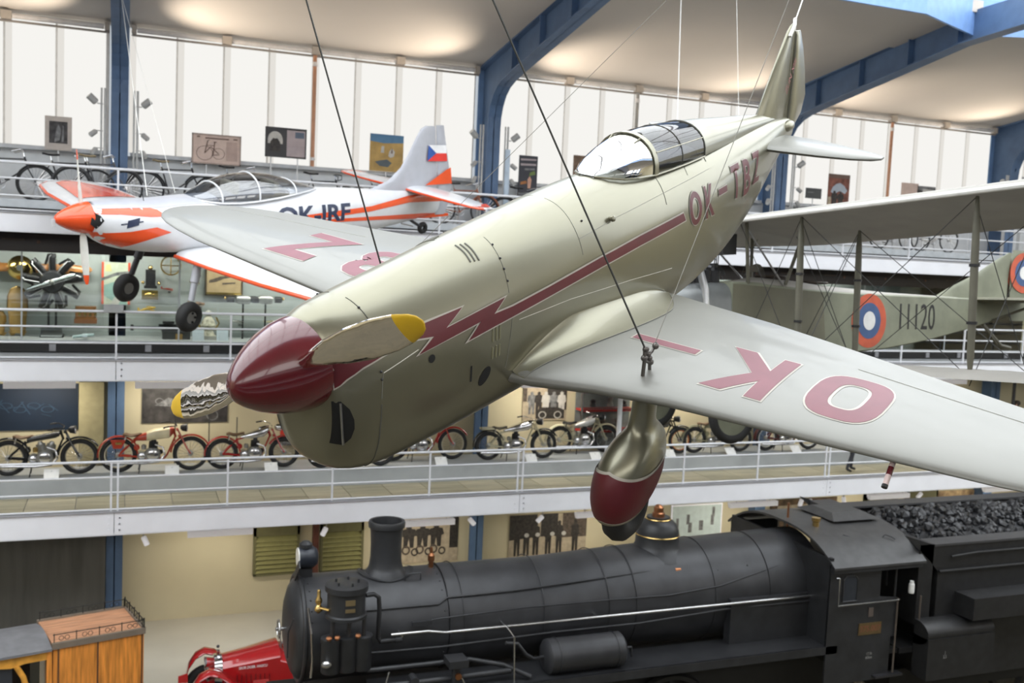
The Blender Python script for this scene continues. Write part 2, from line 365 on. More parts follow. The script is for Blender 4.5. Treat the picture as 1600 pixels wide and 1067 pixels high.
# ================================================================ THE SILVER AEROPLANE  (aft, port, up) -> local (x, -y, z)
HT = Vector((0.4463, 4.4597, 7.9710)); HA_ = Vector((0.8119, 0.5177, 0.2697)); HP_ = Vector((0.5698, -0.8034, -0.1729)); HU_ = Vector((-0.1272, -0.2941, 0.9473))
HM = Matrix(((HA_.x, -HP_.x, HU_.x, HT.x), (HA_.y, -HP_.y, HU_.y, HT.y), (HA_.z, -HP_.z, HU_.z, HT.z), (0, 0, 0, 1)))
def h(a, p, u): return Vector((a, -p, u))
silver = mat('silver_grey_dope', (.25, .24, .175), .33, .75, var=.03, scale=2, coat=.25)
silver_w = mat('silver_grey_wing_paint', (.225, .225, .205), .42, .3, var=.03, scale=2, coat=.15)
maroon = mat('maroon_gloss_paint', (.105, .008, .013), .22, var=.05, coat=.7)
maroon_w = mat('maroon_wing_lettering', (.20, .055, .075), .45, var=.06)
maroon_f = mat('maroon_stripe_paint', (.115, .012, .018), .42, var=.06)
cream_line = mat('cream_outline_paint', (.50, .47, .41), .4)
seam = mat('panel_seam_dark', (.10, .10, .085), .6)
hole = mat('dark_opening', (.006, .006, .006), .8)
mirror = mat('polished_aluminium', (.88, .82, .76), .04, 1, var=.02, bump=.9, bscale=7, stretch=(1,1,1))
yellow = mat('yellow_tip_paint', (.72, .45, .02), .4)
plex = glassmat('plexiglass', (.80, .83, .86), .03)
hero = thing('monoplane', 'silver single-seat monoplane with maroon spinner and lightning stripe, hanging on cables', 'aeroplane', mw=HM)
# fuselage table: aft, half width, top, bottom
FT = [(.385,.13,.13,-.40),(.40,.19,.19,-.47),(.44,.235,.225,-.54),(.52,.27,.252,-.60),(.64,.295,.265,-.645),(.80,.31,.278,-.672),(1.1,.325,.302,-.69),(1.5,.34,.335,-.70),
      (2.0,.362,.372,-.70),(2.6,.383,.41,-.70),(3.1,.39,.425,-.71),(3.6,.385,.432,-.71),(4.2,.36,.435,-.67),(4.8,.30,.425,-.56),(5.4,.22,.40,-.345),(5.9,.135,.372,-.11),(6.3,.065,.335,.06),(6.55,.02,.30,.13)]
def fsec(a):
    w, t, b = smooth_table(FT, a); return w, t, b, t-(t-b)*.46
NU, NL = 2.15, 2.7
def fside(a, u, off=0.):
    w, t, b, m = fsec(a)
    if u >= m: k = min(abs((u-m)/(t-m)), 1); return w*max(1-k**NU, 0)**(1/NU)+off
    k = min(abs((u-m)/(b-m)), 1); return w*max(1-k**NL, 0)**(1/NL)+off
def fpt(a, th, off=0.):
    """th 0 = port side, pi/2 = top"""
    w, t, b, m = fsec(a); c, s = cos(th), sin(th); n = NU if s >= 0 else NL; hh = (t-m) if s >= 0 else (m-b)
    return h(a, (w+off)*math.copysign(abs(c)**(2/n), c), m+(hh+off)*math.copysign(abs(s)**(2/n), s))
st = [.385,.39,.40,.42,.44,.48,.52,.58,.64,.72]+[.80+.06*i for i in range(96)]+[6.5,6.55]
st = [a for a in st if a <= 6.55]
body = MB().loft([[fpt(a, 2*pi*j/96) for j in range(96)] for a in st]).build('fuselage', silver, hero, smooth=60)
# spinner and propeller
MB().lathe([(.004,0),(.034,.006),(.068,.028),(.102,.065),(.14,.12),(.173,.185),(.198,.25),(.215,.31),(.224,.37),(.226,.40),(.19,.402)], h(0,0,0), (1,0,0), 40).build('spinner', maroon, hero, smooth=50)
MB().lathe([(.19,.395),(.19,.43)], h(0,0,0), (1,0,0), 32).build('spinner_gap', hole, hero)
prop = bpy.data.objects.new('propeller', None)
PHI = 0.499
def blade(sgn, name):
    d = Vector((0, -cos(PHI), sin(PHI)))*sgn; tdir = Vector((1,0,0)); cx = tdir.cross(d)*1.0
    tab = [(.16,.034,.032,62),(.22,.040,.032,55),(.30,.062,.032,46),(.42,.088,.031,38),(.58,.100,.028,31),(.74,.094,.023,26),(.86,.076,.018,23),(.93,.055,.013,22),(.965,.034,.008,21),(.978,.010,.004,21)]
    def ring(r):
        c, th, tw = table(tab, r); tw = rad(tw); e = cx*cos(tw)+tdir*sin(tw)*1.0; nn = cx*sin(tw)*-1+tdir*cos(tw)
        return [h(.283,0,0)+d*r+e*(c*cos(q))+nn*(th*sin(q)) for q in [2*pi*j/20 for j in range(20)]]
    rs = [.15+.0172*i for i in range(42)]
    o = MB().loft([ring(r) for r in rs]).build('propeller_blade', mirror, hero, smooth=60)
    rs2 = [rs[-1]+(.978-rs[-1])*i/8 for i in range(9)]
    MB().loft([ring(r) for r in rs2]).build('blade_tip', yellow, o, smooth=60)
    return o
bpy.data.objects.remove(prop)
blade(1, 'a'); blade(-1, 'b')
# wings
WT = [(0.0,1.60,3.55,-.470,.108),(.45,1.68,3.50,-.453,.106),(.8,1.80,3.43,-.440,.105),(1.2,1.88,3.36,-.426,.104),(1.6,1.905,3.26,-.411,.10),(2.0,1.93,3.15,-.397,.096),(2.4,1.96,3.04,-.383,.09),(2.8,1.99,2.93,-.368,.084),
      (3.1,2.04,2.82,-.357,.078),(3.3,2.09,2.72,-.350,.07),(3.42,2.14,2.62,-.346,.062),(3.50,2.20,2.53,-.343,.052),(3.55,2.27,2.45,-.341,.035),(3.57,2.33,2.38,-.340,.015)]
def yt(x): return 5*(.2969*sqrt(max(x,0))-.126*x-.3516*x*x+.2843*x**3-.1036*x**4)
def wing_u(p, a, up=True, off=0.):
    le, te, cl, t = table(WT, abs(p)); c = te-le; x = min(max((a-le)/c, 0), 1); y = yt(x)*t*c
    return cl+(y*1.12+off if up else -y*.88-off)
def wring(p, n=26):
    le, te, cl, t = table(WT, p); c = te-le; out = []
    xs = [(1-cos(pi*i/n))/2 for i in range(n+1)]
    for x in reversed(xs): out.append((le+c*x, cl+yt(x)*t*c*1.12))
    for x in xs[1:-1]: out.append((le+c*x, cl-yt(x)*t*c*.88))
    return out
for s, nm in ((1, 'port'), (-1, 'starboard')):
    ps = [.1,.45,.8,1.2,1.6,2.0,2.4,2.8,3.1,3.3,3.42,3.5,3.55,3.57]
    o = MB().loft([[h(a, s*p, u) for a, u in wring(p)] for p in ps]).build('wing', silver_w, hero, smooth=50)
    # fillet between wing and fuselage
    rings = []
    for k in range(33):
        a = 1.68+k*(3.50-1.68)/32; t = (a-1.68)/1.82
        ext = .03+.21*sin(pi*min(t*.85+.04, 1))**.8+.05*t*t
        u0 = lerp(-.40, -.20, sin(min(t/.32, 1)*pi/2)) if t < .32 else lerp(-.20, -.36, (t-.32)/.68)
        p0 = fside(a, u0, -.006); p1 = fside(a, -.36)+ext; le, te = table(WT, p1)[:2]; aw = min(max(a, le+.006), te-.004)
        u1 = wing_u(p1, aw, True, .002); ring = []; e_ = max(0, (t-.72)/.28)**2; p1 = lerp(p1, p0+.01, e_); u0 = lerp(u0, u1-.005, e_)
        for j in range(11):
            q = j/10*pi/2; ring.append(h(a, s*lerp(p1, p0, sin(q)), lerp(u1, u0, 1-cos(q))))
        rings.append(ring)
    MB().loft(rings, False, False, closed=False).build('wing_fillet', silver, hero, smooth=80)
    for j in (0, 10): MB().tube([r[j]+h(0, s*.002, .002) for r in rings[:-1]], .0025, 5).build('seam', mat('seam_grey', (.22,.22,.19), .6), hero)
    # aileron hinge line, aileron gap
    MB().tube([h(lerp(2.86, 2.60, (p-1.9)/1.5), s*p, wing_u(p, lerp(2.86, 2.60, (p-1.9)/1.5), True, .001)) for p in [1.9+.1*i for i in range(15)]], .002, 4).build('seam', mat('seam_light', (.40,.40,.36), .6), hero)
# pitot tube on the port leading edge
pA, pB = h(*(2.032, 2.347, -0.4)), h(*(1.902, 2.354, -0.5))
pt = MB().cyl(pA, pB, .014, n=10).build('pitot_tube', mat('pitot_pink_white', (.70,.55,.53), .5), hero)
MB().cyl(pA.lerp(pB,.35), pA.lerp(pB,.62), .0148, n=10).build('band', maroon, pt); MB().cyl(pA.lerp(pB,.94), pA.lerp(pB,1.04), .015, n=10).build('tip', black_mat, pt)
# tail
def slab(tab, fn, n=10):
    rings = []
    for (k, le, te, th) in tab:
        r = []
        for i in range(n+1): x = (1-cos(pi*i/n))/2; r.append(fn(k, le+(te-le)*x, th*(yt(x)*2.0)))
        for i in range(n-1, 0, -1): x = (1-cos(pi*i/n))/2; r.append(fn(k, le+(te-le)*x, -th*(yt(x)*2.0)))
        rings.append(r)
    return MB().loft(rings)
fin = [(.30,5.58,6.36,.045),(.45,5.66,6.355,.045),(.6,5.755,6.345,.04),(.8,5.90,6.325,.034),(1.0,6.05,6.30,.028),(1.12,6.14,6.285,.02),(1.165,6.19,6.28,.012),(1.185,6.235,6.277,.005)]
slab(fin, lambda k, a, q: h(a, q, k-.035)).build('fin', silver, hero, smooth=50)
rud = [(.24,6.37,6.58,.03),(.36,6.372,6.75,.034),(.52,6.36,6.80,.034),(.75,6.345,6.70,.03),(.95,6.325,6.58,.026),(1.08,6.31,6.48,.02),(1.12,6.31,6.44,.012)]
slab(rud, lambda k, a, q: h(a, q, k-.04)).build('rudder', silver, hero, smooth=50)
MB().tube([h(6.365,.02,.26), h(6.34,.025,.71), h(6.30,.02,1.06)], .004, 5).build('seam', seam, hero)
for s in (1, -1):
    stab = [(.0,5.50,6.22,.045),(.3,5.52,6.20,.042),(.6,5.56,6.12,.036),(.85,5.62,6.02,.028),(1.0,5.69,5.93,.02),(1.06,5.76,5.86,.01)]
    slab(stab, lambda k, a, q: h(a, s*k, .20+k*.01+q)).build('tailplane', silver_w, hero, smooth=50)
MB().sph(h(6.3,.06,.265), .05, 12, 8, (2.4,.9,1)).build('tail_fairing', silver, hero, smooth=60)
# canopy: windscreen, hood, hoops and the spine fairing behind
def arch(a, w, u0, top, n=16, sl=0.):
    return [h(a+sl*sin(pi*j/n), w*cos(pi*j/n), u0+(top-u0)*sin(pi*j/n)**.8) for j in range(n+1)]
CN = [(2.92,.05,.424,.43),(2.99,.13,.414,.462),(3.09,.18,.398,.512),(3.22,.208,.386,.565),(3.34,.222,.378,.60),(3.42,.228,.374,.617)]
MB().loft([arch(*r) for r in CN], False, False, closed=False).build('windscreen', plex, hero, smooth=60)
HD = [(3.42,.228,.374,.617),(3.65,.23,.37,.623),(3.92,.228,.368,.613),(4.20,.22,.37,.592)]
MB().loft([arch(*r) for r in HD], False, False, closed=False).build('cockpit_hood', plex, hero, smooth=60)
hp_ = MB().loft([arch(3.41,.231,.366,.620), arch(3.41,.238,.366,.629), arch(3.46,.238,.366,.630), arch(3.46,.231,.366,.621)], False, False, wrap=True, closed=False).build('hoop', silver, hero, smooth=40)
MB().tube(arch(4.205,.222,.364,.595), .006, 8).build('hoop', seam, hero, smooth=60)
MB().tube(arch(3.83,.2305,.37,.618), .003, 6).build('hood_seam', seam, hero)
for s in (1,-1):
    MB().tube([h(lerp(3.46,4.2,k/8), s*(.205-.002*k), lerp(.515,.50,k/8)) for k in range(9)], .006, 6).build('hood_rail', silver, hero)
    MB().tube([arch(*r)[0 if s > 0 else -1]+h(0,s*.004,0) for r in CN+HD], .007, 6).build('sill_frame', silver, hero)
MB().tube([arch(*r)[0]+h(0,.003,0.001) for r in reversed(CN)]+[arch(*r)[-1]+h(0,-.003,.001) for r in CN], .005, 6).build('windscreen_rim', seam, hero)
MB().loft([arch(3.2,.15,.385,.435), arch(3.3,.17,.38,.45), arch(4.16,.19,.378,.44)], True, True, closed=True).build('cockpit_coaming', mat('cockpit_dark', (.05,.05,.06), .6), hero, smooth=50)
MB().sph(h(4.06,0,.505), .07, 12, 8, (.5,1.2,1)).build('headrest', mat('headrest_brown_leather', (.10,.05,.03), .5), hero, smooth=60)
for q in (-.07, .07): MB().tube([h(2.97, q*.6, .44), h(3.40, q*1.5, .60)], .006, 6).build('windscreen_bar', silver, hero)
SP = [(4.20,.22,.37,.592),(4.5,.195,.37,.568),(4.9,.155,.366,.525),(5.3,.115,.36,.485),(5.7,.075,.35,.44),(6.1,.03,.34,.39)]
MB().loft([arch(*r) for r in SP], True, True, closed=False).build('spine_fairing', silver, hero, smooth=60)
# cowling openings: main cooling intake on the port cheek, small one to starboard
def fdecal(name, poly, m, off=.003, edge=.05, s=1, parent=None):
    return decal(name, poly, [tuple(range(len(poly)))], lambda a, u: h(a, s*fside(a, u, off), u), m, parent or hero, edge, smooth=True)

def offset_poly(P, d):
    n = len(P); A = sum(P[i][0]*P[(i+1)%n][1]-P[(i+1)%n][0]*P[i][1] for i in range(n)); sg = 1 if A > 0 else -1; out = []
    for i in range(n):
        p0, p1, p2 = Vector(P[i-1]), Vector(P[i]), Vector(P[(i+1) % n]); e1 = (p1-p0).normalized(); e2 = (p2-p1).normalized()
        n1 = Vector((e1.y, -e1.x))*sg; n2 = Vector((e2.y, -e2.x))*sg; m = (n1+n2); m = m/max(m.length_squared/2, .16); out.append((p1.x+m.x*d, p1.y+m.y*d))
    return out
WEDGE = [(.402,-.085),(.46,-.035),(.547,.0),(.66,.02),(.836,.045),(1.016,.014),(.892,-.043),(1.371,-.013),(1.263,-.085),(1.637,-.062),(1.992,-.038),(2.528,-.002),(2.993,.02),(3.653,.038),
         (3.625,.094),(3.002,.08),(2.492,.054),(1.998,.017),(1.643,-.005),(1.485,-.004),(1.592,.058),(1.11,.029),(1.257,.095),(.98,.091),(.69,.104),(.52,.13),(.45,.145),(.402,.13)]
def paint(name, poly, m, off, s, edge=.05):
    return decal(name, poly, [tuple(range(len(poly)))], lambda a, u: h(max(a, .395), s*fside(max(a, .395), u, off), u), m, hero, edge, smooth=True)
for s in (1, -1):
    paint('stripe_outline', [(max(a_, .41), u_ if a_ > .44 else min(max(u_, -.085), .13)) for a_, u_ in offset_poly(WEDGE, .009)], cream_line, .004, s); paint('lightning_stripe', WEDGE, maroon_f, .0065, s)
    # registration on the fuselage side
    txt = 'OK-TBZ' if s > 0 else 'ZBT-KO'
    cells = [(3.73,3.93,-.034,.198),(4.0,4.16,-.032,.198),(4.255,4.43,.085,.13),(4.56,4.745,-.018,.236),(4.835,5.0,-.045,.233),(5.08,5.265,-.005,.242)]
    for ch, (a0, a1, u0, u1) in zip(('OK-TBZ' if s > 0 else 'OK-TBZ'), cells):
        for off2, m, o3, nm in ((.012, cream_line, .004, 'letter_outline'), (0, maroon_f, .0065, 'letter')):
            g = off2*.55
            if ch == '-': v, f = [(-.5,-.5),(.5,-.5),(.5,.5),(-.5,.5)], [(0,1,2,3)]
            elif ch == 'O':
                N = 24; v = []; f = []
                tk = .22; ex = g/(a1-a0)
                for j in range(N): v += [(.5*cos(2*pi*j/N), .5*sin(2*pi*j/N))]
                for j in range(N): v += [((.5-tk-2*ex)*cos(2*pi*j/N), (.5-.17-2*ex)*sin(2*pi*j/N))]
                f = [(j, (j+1) % N, N+(j+1) % N, N+j) for j in range(N)]
            else: v, f = text2d(ch, 1, .02+off2*1.6)
            v, f = fit2d((v, f), a1-a0+2*g, u1-u0+2*g); ca, cu = (a0+a1)/2, (u0+u1)/2
            if s < 0: v = [(-x, y) for x, y in v]
            decal(nm, v, f, lambda x, y, ca=ca, cu=cu, o3=o3, s=s: h(ca+x, s*fside(ca+x, cu+y, o3), cu+y), m, hero, .05, smooth=True)
# big registration letters on the wing tops (tops of the letters towards the tail)
def wletter(ch, s, p0, p1, a0, a1):
    for g, m, o3, nm in ((.010, cream_line, .002, 'letter_outline'), (0, maroon_w, .0038, 'letter')):
        if ch == '-': v, f = [(-.5,-.5),(.5,-.5),(.5,.5),(-.5,.5)], [(0,1,2,3)]
        elif ch == 'O':
            N = 32; v = []
            for k, ins in ((0, 0), (1, 1)):
                for j in range(N):
                    c, q = cos(2*pi*j/N), sin(2*pi*j/N); e = 2/3.0; hx, hy = (.5, .5) if not ins else (.5-.27-2*g/(p1-p0), .5-.2-2*g/(a1-a0))
                    v.append((hx*math.copysign(abs(c)**e, c), hy*math.copysign(abs(q)**e, q)))
            f = [(j, (j+1) % N, N+(j+1) % N, N+j) for j in range(N)]
        else: v, f = text2d(ch, 1, .035+g*1.5)
        v, f = fit2d((v, f), p1-p0+2*g, a1-a0+2*g); cp, ca = (p0+p1)/2, (a0+a1)/2
        # seen from behind the wing: up of the letter = forward
        decal(nm, v, f, lambda x, y, cp=cp, ca=ca, o3=o3: h(ca-y, cp-x, wing_u(cp-x, ca-y, True, o3)), m, hero, .05, smooth=True)
wletter('O', 1, 1.80, 2.19, 2.11, 2.70); wletter('K', 1, 1.23, 1.63, 2.08, 2.68); wletter('-', 1, .69, 1.10, 2.40, 2.48)
wletter('B', -1, -1.56, -1.20, 2.12, 2.70); wletter('Z', -1, -2.20, -1.75, 2.11, 2.67); wletter('T', -1, -1.05, -.68, 2.12, 2.70)
# cowling openings, doors, louvres, seams
def fpatch(name, poly, m, off, s=1, edge=.03): return paint(name, poly, m, off, s, edge)
fpatch('intake_rim', offset_poly([(.402,-.14),(.43,-.142),(.465,-.19),(.485,-.25),(.488,-.30),(.475,-.35),(.445,-.382),(.404,-.37)], .006), silver, .004)
ik = fpatch('cooling_intake', [(.402,-.14),(.43,-.142),(.465,-.19),(.485,-.25),(.488,-.30),(.475,-.35),(.445,-.382),(.404,-.37)], hole, .006)
MB().tube([h(.43,.232,-.15), h(.432,.235,-.37)], .006, 6).build('intake_bar', steel, hero)
fpatch('cooling_intake', [(.402,-.30),(.42,-.32),(.43,-.36),(.425,-.40),(.402,-.42)], hole, .005, -1)
fpatch('cooling_intake', [(.402,-.14),(.43,-.142),(.465,-.19),(.485,-.25),(.480,-.28),(.404,-.28)], hole, .006, -1)
def fline(pts, r=.0022, m=seam, s=1, n=20):
    out = []
    for (a0, u0), (a1, u1) in zip(pts, pts[1:]):
        for k in range(n): t = k/n; a = lerp(a0, a1, t); u = lerp(u0, u1, t); out.append(h(a, s*fside(a, u, .0005), u))
    a, u = pts[-1]; out.append(h(a, s*fside(a, u, .0005), u)); return MB().tube(out, r, 5).build('seam', m, hero)
lt = mat('seam_grey', (.22,.22,.19), .6)
for s in (1, -1):
    fline([(.665,.262),(.672,.2),(.68,.09)], s=s); fline([(.66,-.06),(.648,-.10),(.64,-.19)], m=lt, s=s); fline([(.64,-.22),(.635,-.35),(.64,-.5),(.66,-.62)], .003, s=s)
    fline([(.658,-.062),(.90,-.02)], .0022, mat('seam_shine', (.7,.68,.6), .5), s=s)
    fline([(1.68,.33),(1.665,.26),(1.645,.14),(1.635,.07)], .0018, lt, s=s); fline([(1.64,-.06),(1.62,-.2),(1.6,-.36)], .0018, lt, s=s)
    fline([(2.37,.395),(2.355,.28),(2.35,.11)], .0015, lt, s=s); fline([(3.45,.40),(3.44,.30),(3.42,.19)], .002, s=s); fline([(3.89,.40),(3.85,.30)], .002, lt, s=s); fline([(4.24,.415),(4.21,.33)], .0035, s=s)
    fline([(2.36,.20),(2.8,.235),(3.4,.26),(4.2,.285)], .0016, lt, s=s); fline([(1.7,-.1),(2.2,-.12),(2.9,-.19),(3.5,-.27)], .0015, mat('seam_shine', (.7,.68,.6), .5), s=s)
    fpatch('slot', [(1.287,-.24),(1.300,-.24),(1.303,-.335),(1.290,-.335)], hole, .002, s)
    fpatch('drain_hole', [(1.415+.045*cos(t*pi/8)+.02*sin(t*pi/8), -.345+.052*sin(t*pi/8)) for t in range(16)], hole, .002, s)
    fpatch('drain_hole', [(.985+.024*cos(t*pi/6), -.094+.022*sin(t*pi/6)) for t in range(12)], hole, .002, s)
    for k in range(3):
        a = 1.47+k*.03; fline([(a-.012,.262-.002*k),(a,.30),(a+.005,.325)], .006, mat('louvre_shadow', (.16,.16,.13), .6), s=s, n=6)
        for u0, u1 in ((-.08,-.16),(-.19,-.26)): fline([(a+.0,u0),(a,u1)], .005, mat('louvre_olive', (.25,.24,.15), .5), s=s, n=4)
    for a, u in ((1.68,.30),(1.665,.24),(1.655,.19),(1.648,.13),(.668,.23),(.672,.18),(.645,-.05),(.645,-.09),(2.45,.28)):
        p = h(a, s*fside(a, u, .002), u); MB().sph(p, .007, 8, 5).build('fastener', dark_metal, hero)
MB().lathe([(.001,0),(.014,0),(.014,.012),(.02,.014),(.02,.03),(.008,.034)], h(2.72, fside(2.72,.24), .24), (0,-1,.3), 10).build('fuel_cap', silver, hero)
# fixed undercarriage with spats
SPT = [(-.42,2.08,.12,.05),(-.62,2.06,.125,.055),(-.69,2.045,.145,.064),(-.75,2.03,.22,.10),(-.81,2.015,.29,.122),(-.88,2.0,.33,.134),(-.96,1.985,.345,.138),(-1.04,1.965,.335,.132),(-1.11,1.945,.30,.117),(-1.16,1.93,.26,.10)]
def spat_pt(th, u, off=0.):
    c, l, w = smooth_table([(-r[0],)+r[1:] for r in SPT], -u); return c+(l+off)*cos(th), (w+off)*sin(th)*(1-.35*cos(th))
for s in (1, -1):
    g = bpy.data.objects.new('landing_gear', None)
    us = [-.42-.0175*i for i in range(42)]+[-1.16]
    sp = MB().loft([[h(spat_pt(2*pi*j/64, u)[0], s*(.985+spat_pt(2*pi*j/64, u)[1]), u) for j in range(64)] for u in us]).build('wheel_spat', silver, hero, smooth=60)
    poly = [(pi-.0+t, -.845-.06*abs(sin(t*.8))) for t in [x*.12 for x in range(-17, 18)]]+[(pi+t, -.845-.06*abs(sin(t*.8))-.275*max(cos(t*.74), 0)**.55) for t in [x*.12 for x in range(17, -18, -1)]]
    for g2, m, o in ((.012, cream_line, .004), (0, maroon_f, .008)):
        pp = [(x, y+(g2 if i < 35 else -g2)) for i, (x, y) in enumerate(poly)]
        decal('spat_paint', pp, [(i, i+1, 68-i, 69-i) for i in range(34)], lambda x, y, o=o, s=s: h(spat_pt(x, y, o)[0], s*(.985+spat_pt(x, y, o)[1]), y), m, hero, .06, smooth=True)
    bpy.data.objects.remove(g)
    MB().torus(h(1.92, s*.985, -1.17), (0,1,0), .13, .075, 28, 10).build('wheel', rubber, hero, smooth=60)
    MB().lathe([(.12,-.03),(.12,.03)], h(1.92, s*.985, -1.17), (0,1,0), 20).build('hub', dark_metal, hero)
# suspension bracket and turnbuckles on each wing
for s in (1, -1):
    b = MB(); q = h(2.03, s*.98, wing_u(.98, 2.03))
    b.tube([q+h(-.03,0,-.01), q+h(-.025,0,.07), q+h(-.03,0,.14)], .012, 6); b.tube([q+h(.05,0,-.01), q+h(.04,0,.05), q+h(-.02,0,.08)], .011, 6); b.tube([q+h(-.02,0,.09), q+h(.04,.01,.12), q+h(.06,.02,.17)], .009, 6)
    for o in ((-.03,0,.10),(.05,0,.05),(.03,0,.08),(-.02,0,.15),(.055,.02,.15),(.01,0,.11)): b.sph(q+h(*o), .02, 8, 6)
    b.build('suspension_bracket', mat('shackle_steel', (.16,.15,.14), .4, .7), hero, smooth=50)
for ch, m in (('ZLIN XIII', mat('fin_lettering_red', (.40,.14,.14), .5)),):
    v, f = text2d(ch, .105, 0, .8); ca, sa = cos(rad(58)), sin(rad(58))
    decal('fin_lettering', v, f, lambda x, y: h(6.28+x*ca*.8-y*sa*.8, .030, .70+x*sa+y*ca), m, hero, .08)
# the steel ropes that carry it
rope_d = mat('dark_steel_rope', (.05,.05,.045), .5, .5); rope_l = mat('light_steel_rope', (.30,.29,.26), .5)
def rope(label, p, q, r, m): return tag(MB().tube([p, q], r, 6).build('suspension_cable', m, smooth=60), label, 'cable', 'suspension cables')
def hw(a, p, u): return HM @ h(a, p, u)
rope('dark steel rope rising from the near wing bracket to the upper left', hw(2.0,.98,-.20), (0.023, 6.348, 14.3), .006, rope_d)
rope('thin pale rope rising from the near wing bracket past the fuselage letters', hw(2.08,1.0,-.18), (4.72, 4.271, 14.3), .0022, rope_l)
rope('dark steel rope rising from the far wing through the letter B', hw(2.05,-.97,-.25), (-0.293, 6.488, 14.3), .006, rope_d)
rope('thin pale rope rising diagonally from behind the silver nose to the right', hw(2.10,-.97,-.25), (6.463, 3.501, 14.3), .002, rope_l)
rope('white rope looped over the tip of the silver fin', hw(6.27,0,1.15), (10.991, 14.398, 14.2), .006, mat('white_rope', (.75,.74,.70), .7))
tag(MB().tube([hw(6.12,.03,1.05), hw(6.2,.03,1.14), hw(6.27,.0,1.18), hw(6.36,-.03,1.13), hw(6.36,-.03,1.03)], .016, 8).build('rope_loop', mat('white_rope', (.75,.74,.70), .7), None), 'white padded rope loop over the top of the silver fin', 'rope')

# ================================================================ THE STEAM LOCOMOTIVE AND TENDER
loco_m = mat('locomotive_black', (.030, .031, .034), .42, .15, var=.15, scale=3, bump=.08, bscale=25)
loco_g = mat('boiler_clothing_grey', (.042, .043, .047), .40, .25, var=.15, scale=2.5)
loco_b = mat('underframe_black', (.012, .012, .012), .6)
bright = mat('bright_steel_rail', (.62, .62, .62), .25, 1)
copper = mat('copper', (.45, .2, .1), .35, 1)
L = thing('steam_locomotive', 'black steam locomotive with tall chimney and brass-ringed dome below the aeroplanes', 'locomotive', (0, 15.0, 0))
def ringx(x, r, zc, n=48): return [(x, -r*cos(2*pi*j/n), zc+r*sin(2*pi*j/n)) for j in range(n)]
MB().loft([ringx(2.55,.80,2.83), ringx(4.76,.80,2.83)]).build('smokebox', loco_g, L, smooth=40)
MB().loft([ringx(4.78,.815,2.835), ringx(5.0,.815,2.835)]).build('boiler_ring', loco_g, L, smooth=40)
MB().loft([ringx(5.0,.80,2.84), ringx(6.6,.81,2.845), ringx(8.4,.86,2.885), ringx(9.6,.89,2.91), ringx(11.7,.93,2.935)]).build('boiler', loco_g, L, smooth=40)
for x, r in ((4.77,.822),(5.0,.822),(6.35,.826),(7.5,.846),(8.0,.858),(9.5,.892),(10.6,.914)):
    MB().torus((x,0,2.84+.0148*(x-4.9)), (1,0,0), r, .008, 48, 6).build('boiler_band', loco_m, L, smooth=50)
MB().torus((2.56,0,2.83), (1,0,0), .80, .035, 48, 8).build('front_ring', loco_m, L, smooth=50)
for k in range(30):
    a = 2*pi*k/30
    MB().sph((2.66, -.80*cos(a), 2.83+.80*sin(a)), .014, 6, 4).build('rivet', loco_m, L)
    if 2 <= k < 29: MB().sph((4.70, -.80*cos(a), 2.83+.80*sin(a)), .012, 6, 4).build('rivet', loco_m, L)
MB().lathe([(.76,.0),(.74,.04),(.66,.10),(.5,.155),(.3,.19),(.1,.205),(.02,.207)], (2.56,0,2.83), (-1,0,0), 40).build('smokebox_door', loco_m, L, smooth=50)
w_ = MB().lathe([(.03,0),(.03,.12),(.015,.13)], (2.36,0,2.83), (-1,0,0), 12).build('door_wheel', bright, L)
MB().torus((2.28,0,2.83), (1,0,0), .14, .012, 24, 6).build('wheel_rim', bright, w_)
for a in (0.3, 1.87, 3.4, 4.98): MB().cyl((2.28,0,2.83), (2.28,.14*cos(a),2.83+.14*sin(a)), .008, n=6).build('wheel_spoke', bright, w_)
MB().tube([(2.4,-.62,3.2),(2.33,-.6,3.0),(2.33,-.58,2.6)], .012, 6).build('door_grab_rail', loco_m, L)
MB().bar((2.5,-.02,3.63),(2.5,-.42,3.95), .02, .12).build('number_board', loco_m, L)
# chimney
MB().lathe([(.36,3.52),(.34,3.60),(.285,3.66),(.262,3.72),(.246,3.85),(.242,4.05),(.252,4.25),(.262,4.32),(.288,4.335),(.292,4.40),(.28,4.43),(.24,4.43),(.23,4.35),(.22,3.9)], (3.92,0,0), (0,0,1), 40, cap=False).build('chimney', loco_m, L, smooth=40)
MB().lathe([(.225,4.2),(.01,4.2)], (3.92,0,0), (0,0,1), 30).build('chimney_mouth', hole, L)
sd = MB()
sd.loft([[(3.92+(.40+.05*k)*cos(t), (.40+.05*k)*.82*sin(t), 2.83+sqrt(max(.81**2-((.40+.05*k)*.82*sin(t))**2, .01))+.012) for t in [2*pi*j/40 for j in range(40)]] for k in (0, 1)], False, False).build('chimney_saddle', loco_m, L, smooth=60)
# head lamp on its bracket
MB().bar((2.66,.0,3.6),(2.66,0,3.76), .12, .2).build('lamp_bracket', loco_m, L)
lp = MB().lathe([(.15,0),(.165,.02),(.165,.22),(.12,.28),(.06,.30)], (2.55,0,3.93), (1,0,0), 24).build('head_lamp', mat('lamp_blue_black', (.02,.024,.034), .35), L, smooth=40)
MB().cyl((2.55,0,3.93),(2.535,0,3.93), .15, n=24).build('lamp_lens', mat('lamp_lens', (.75,.75,.72), .2), lp); MB().lathe([(.10,.15),(.10,.21),(.05,.25)], (2.66,0,3.93), (0,0,1), 14).build('lamp_vent', loco_m, lp)
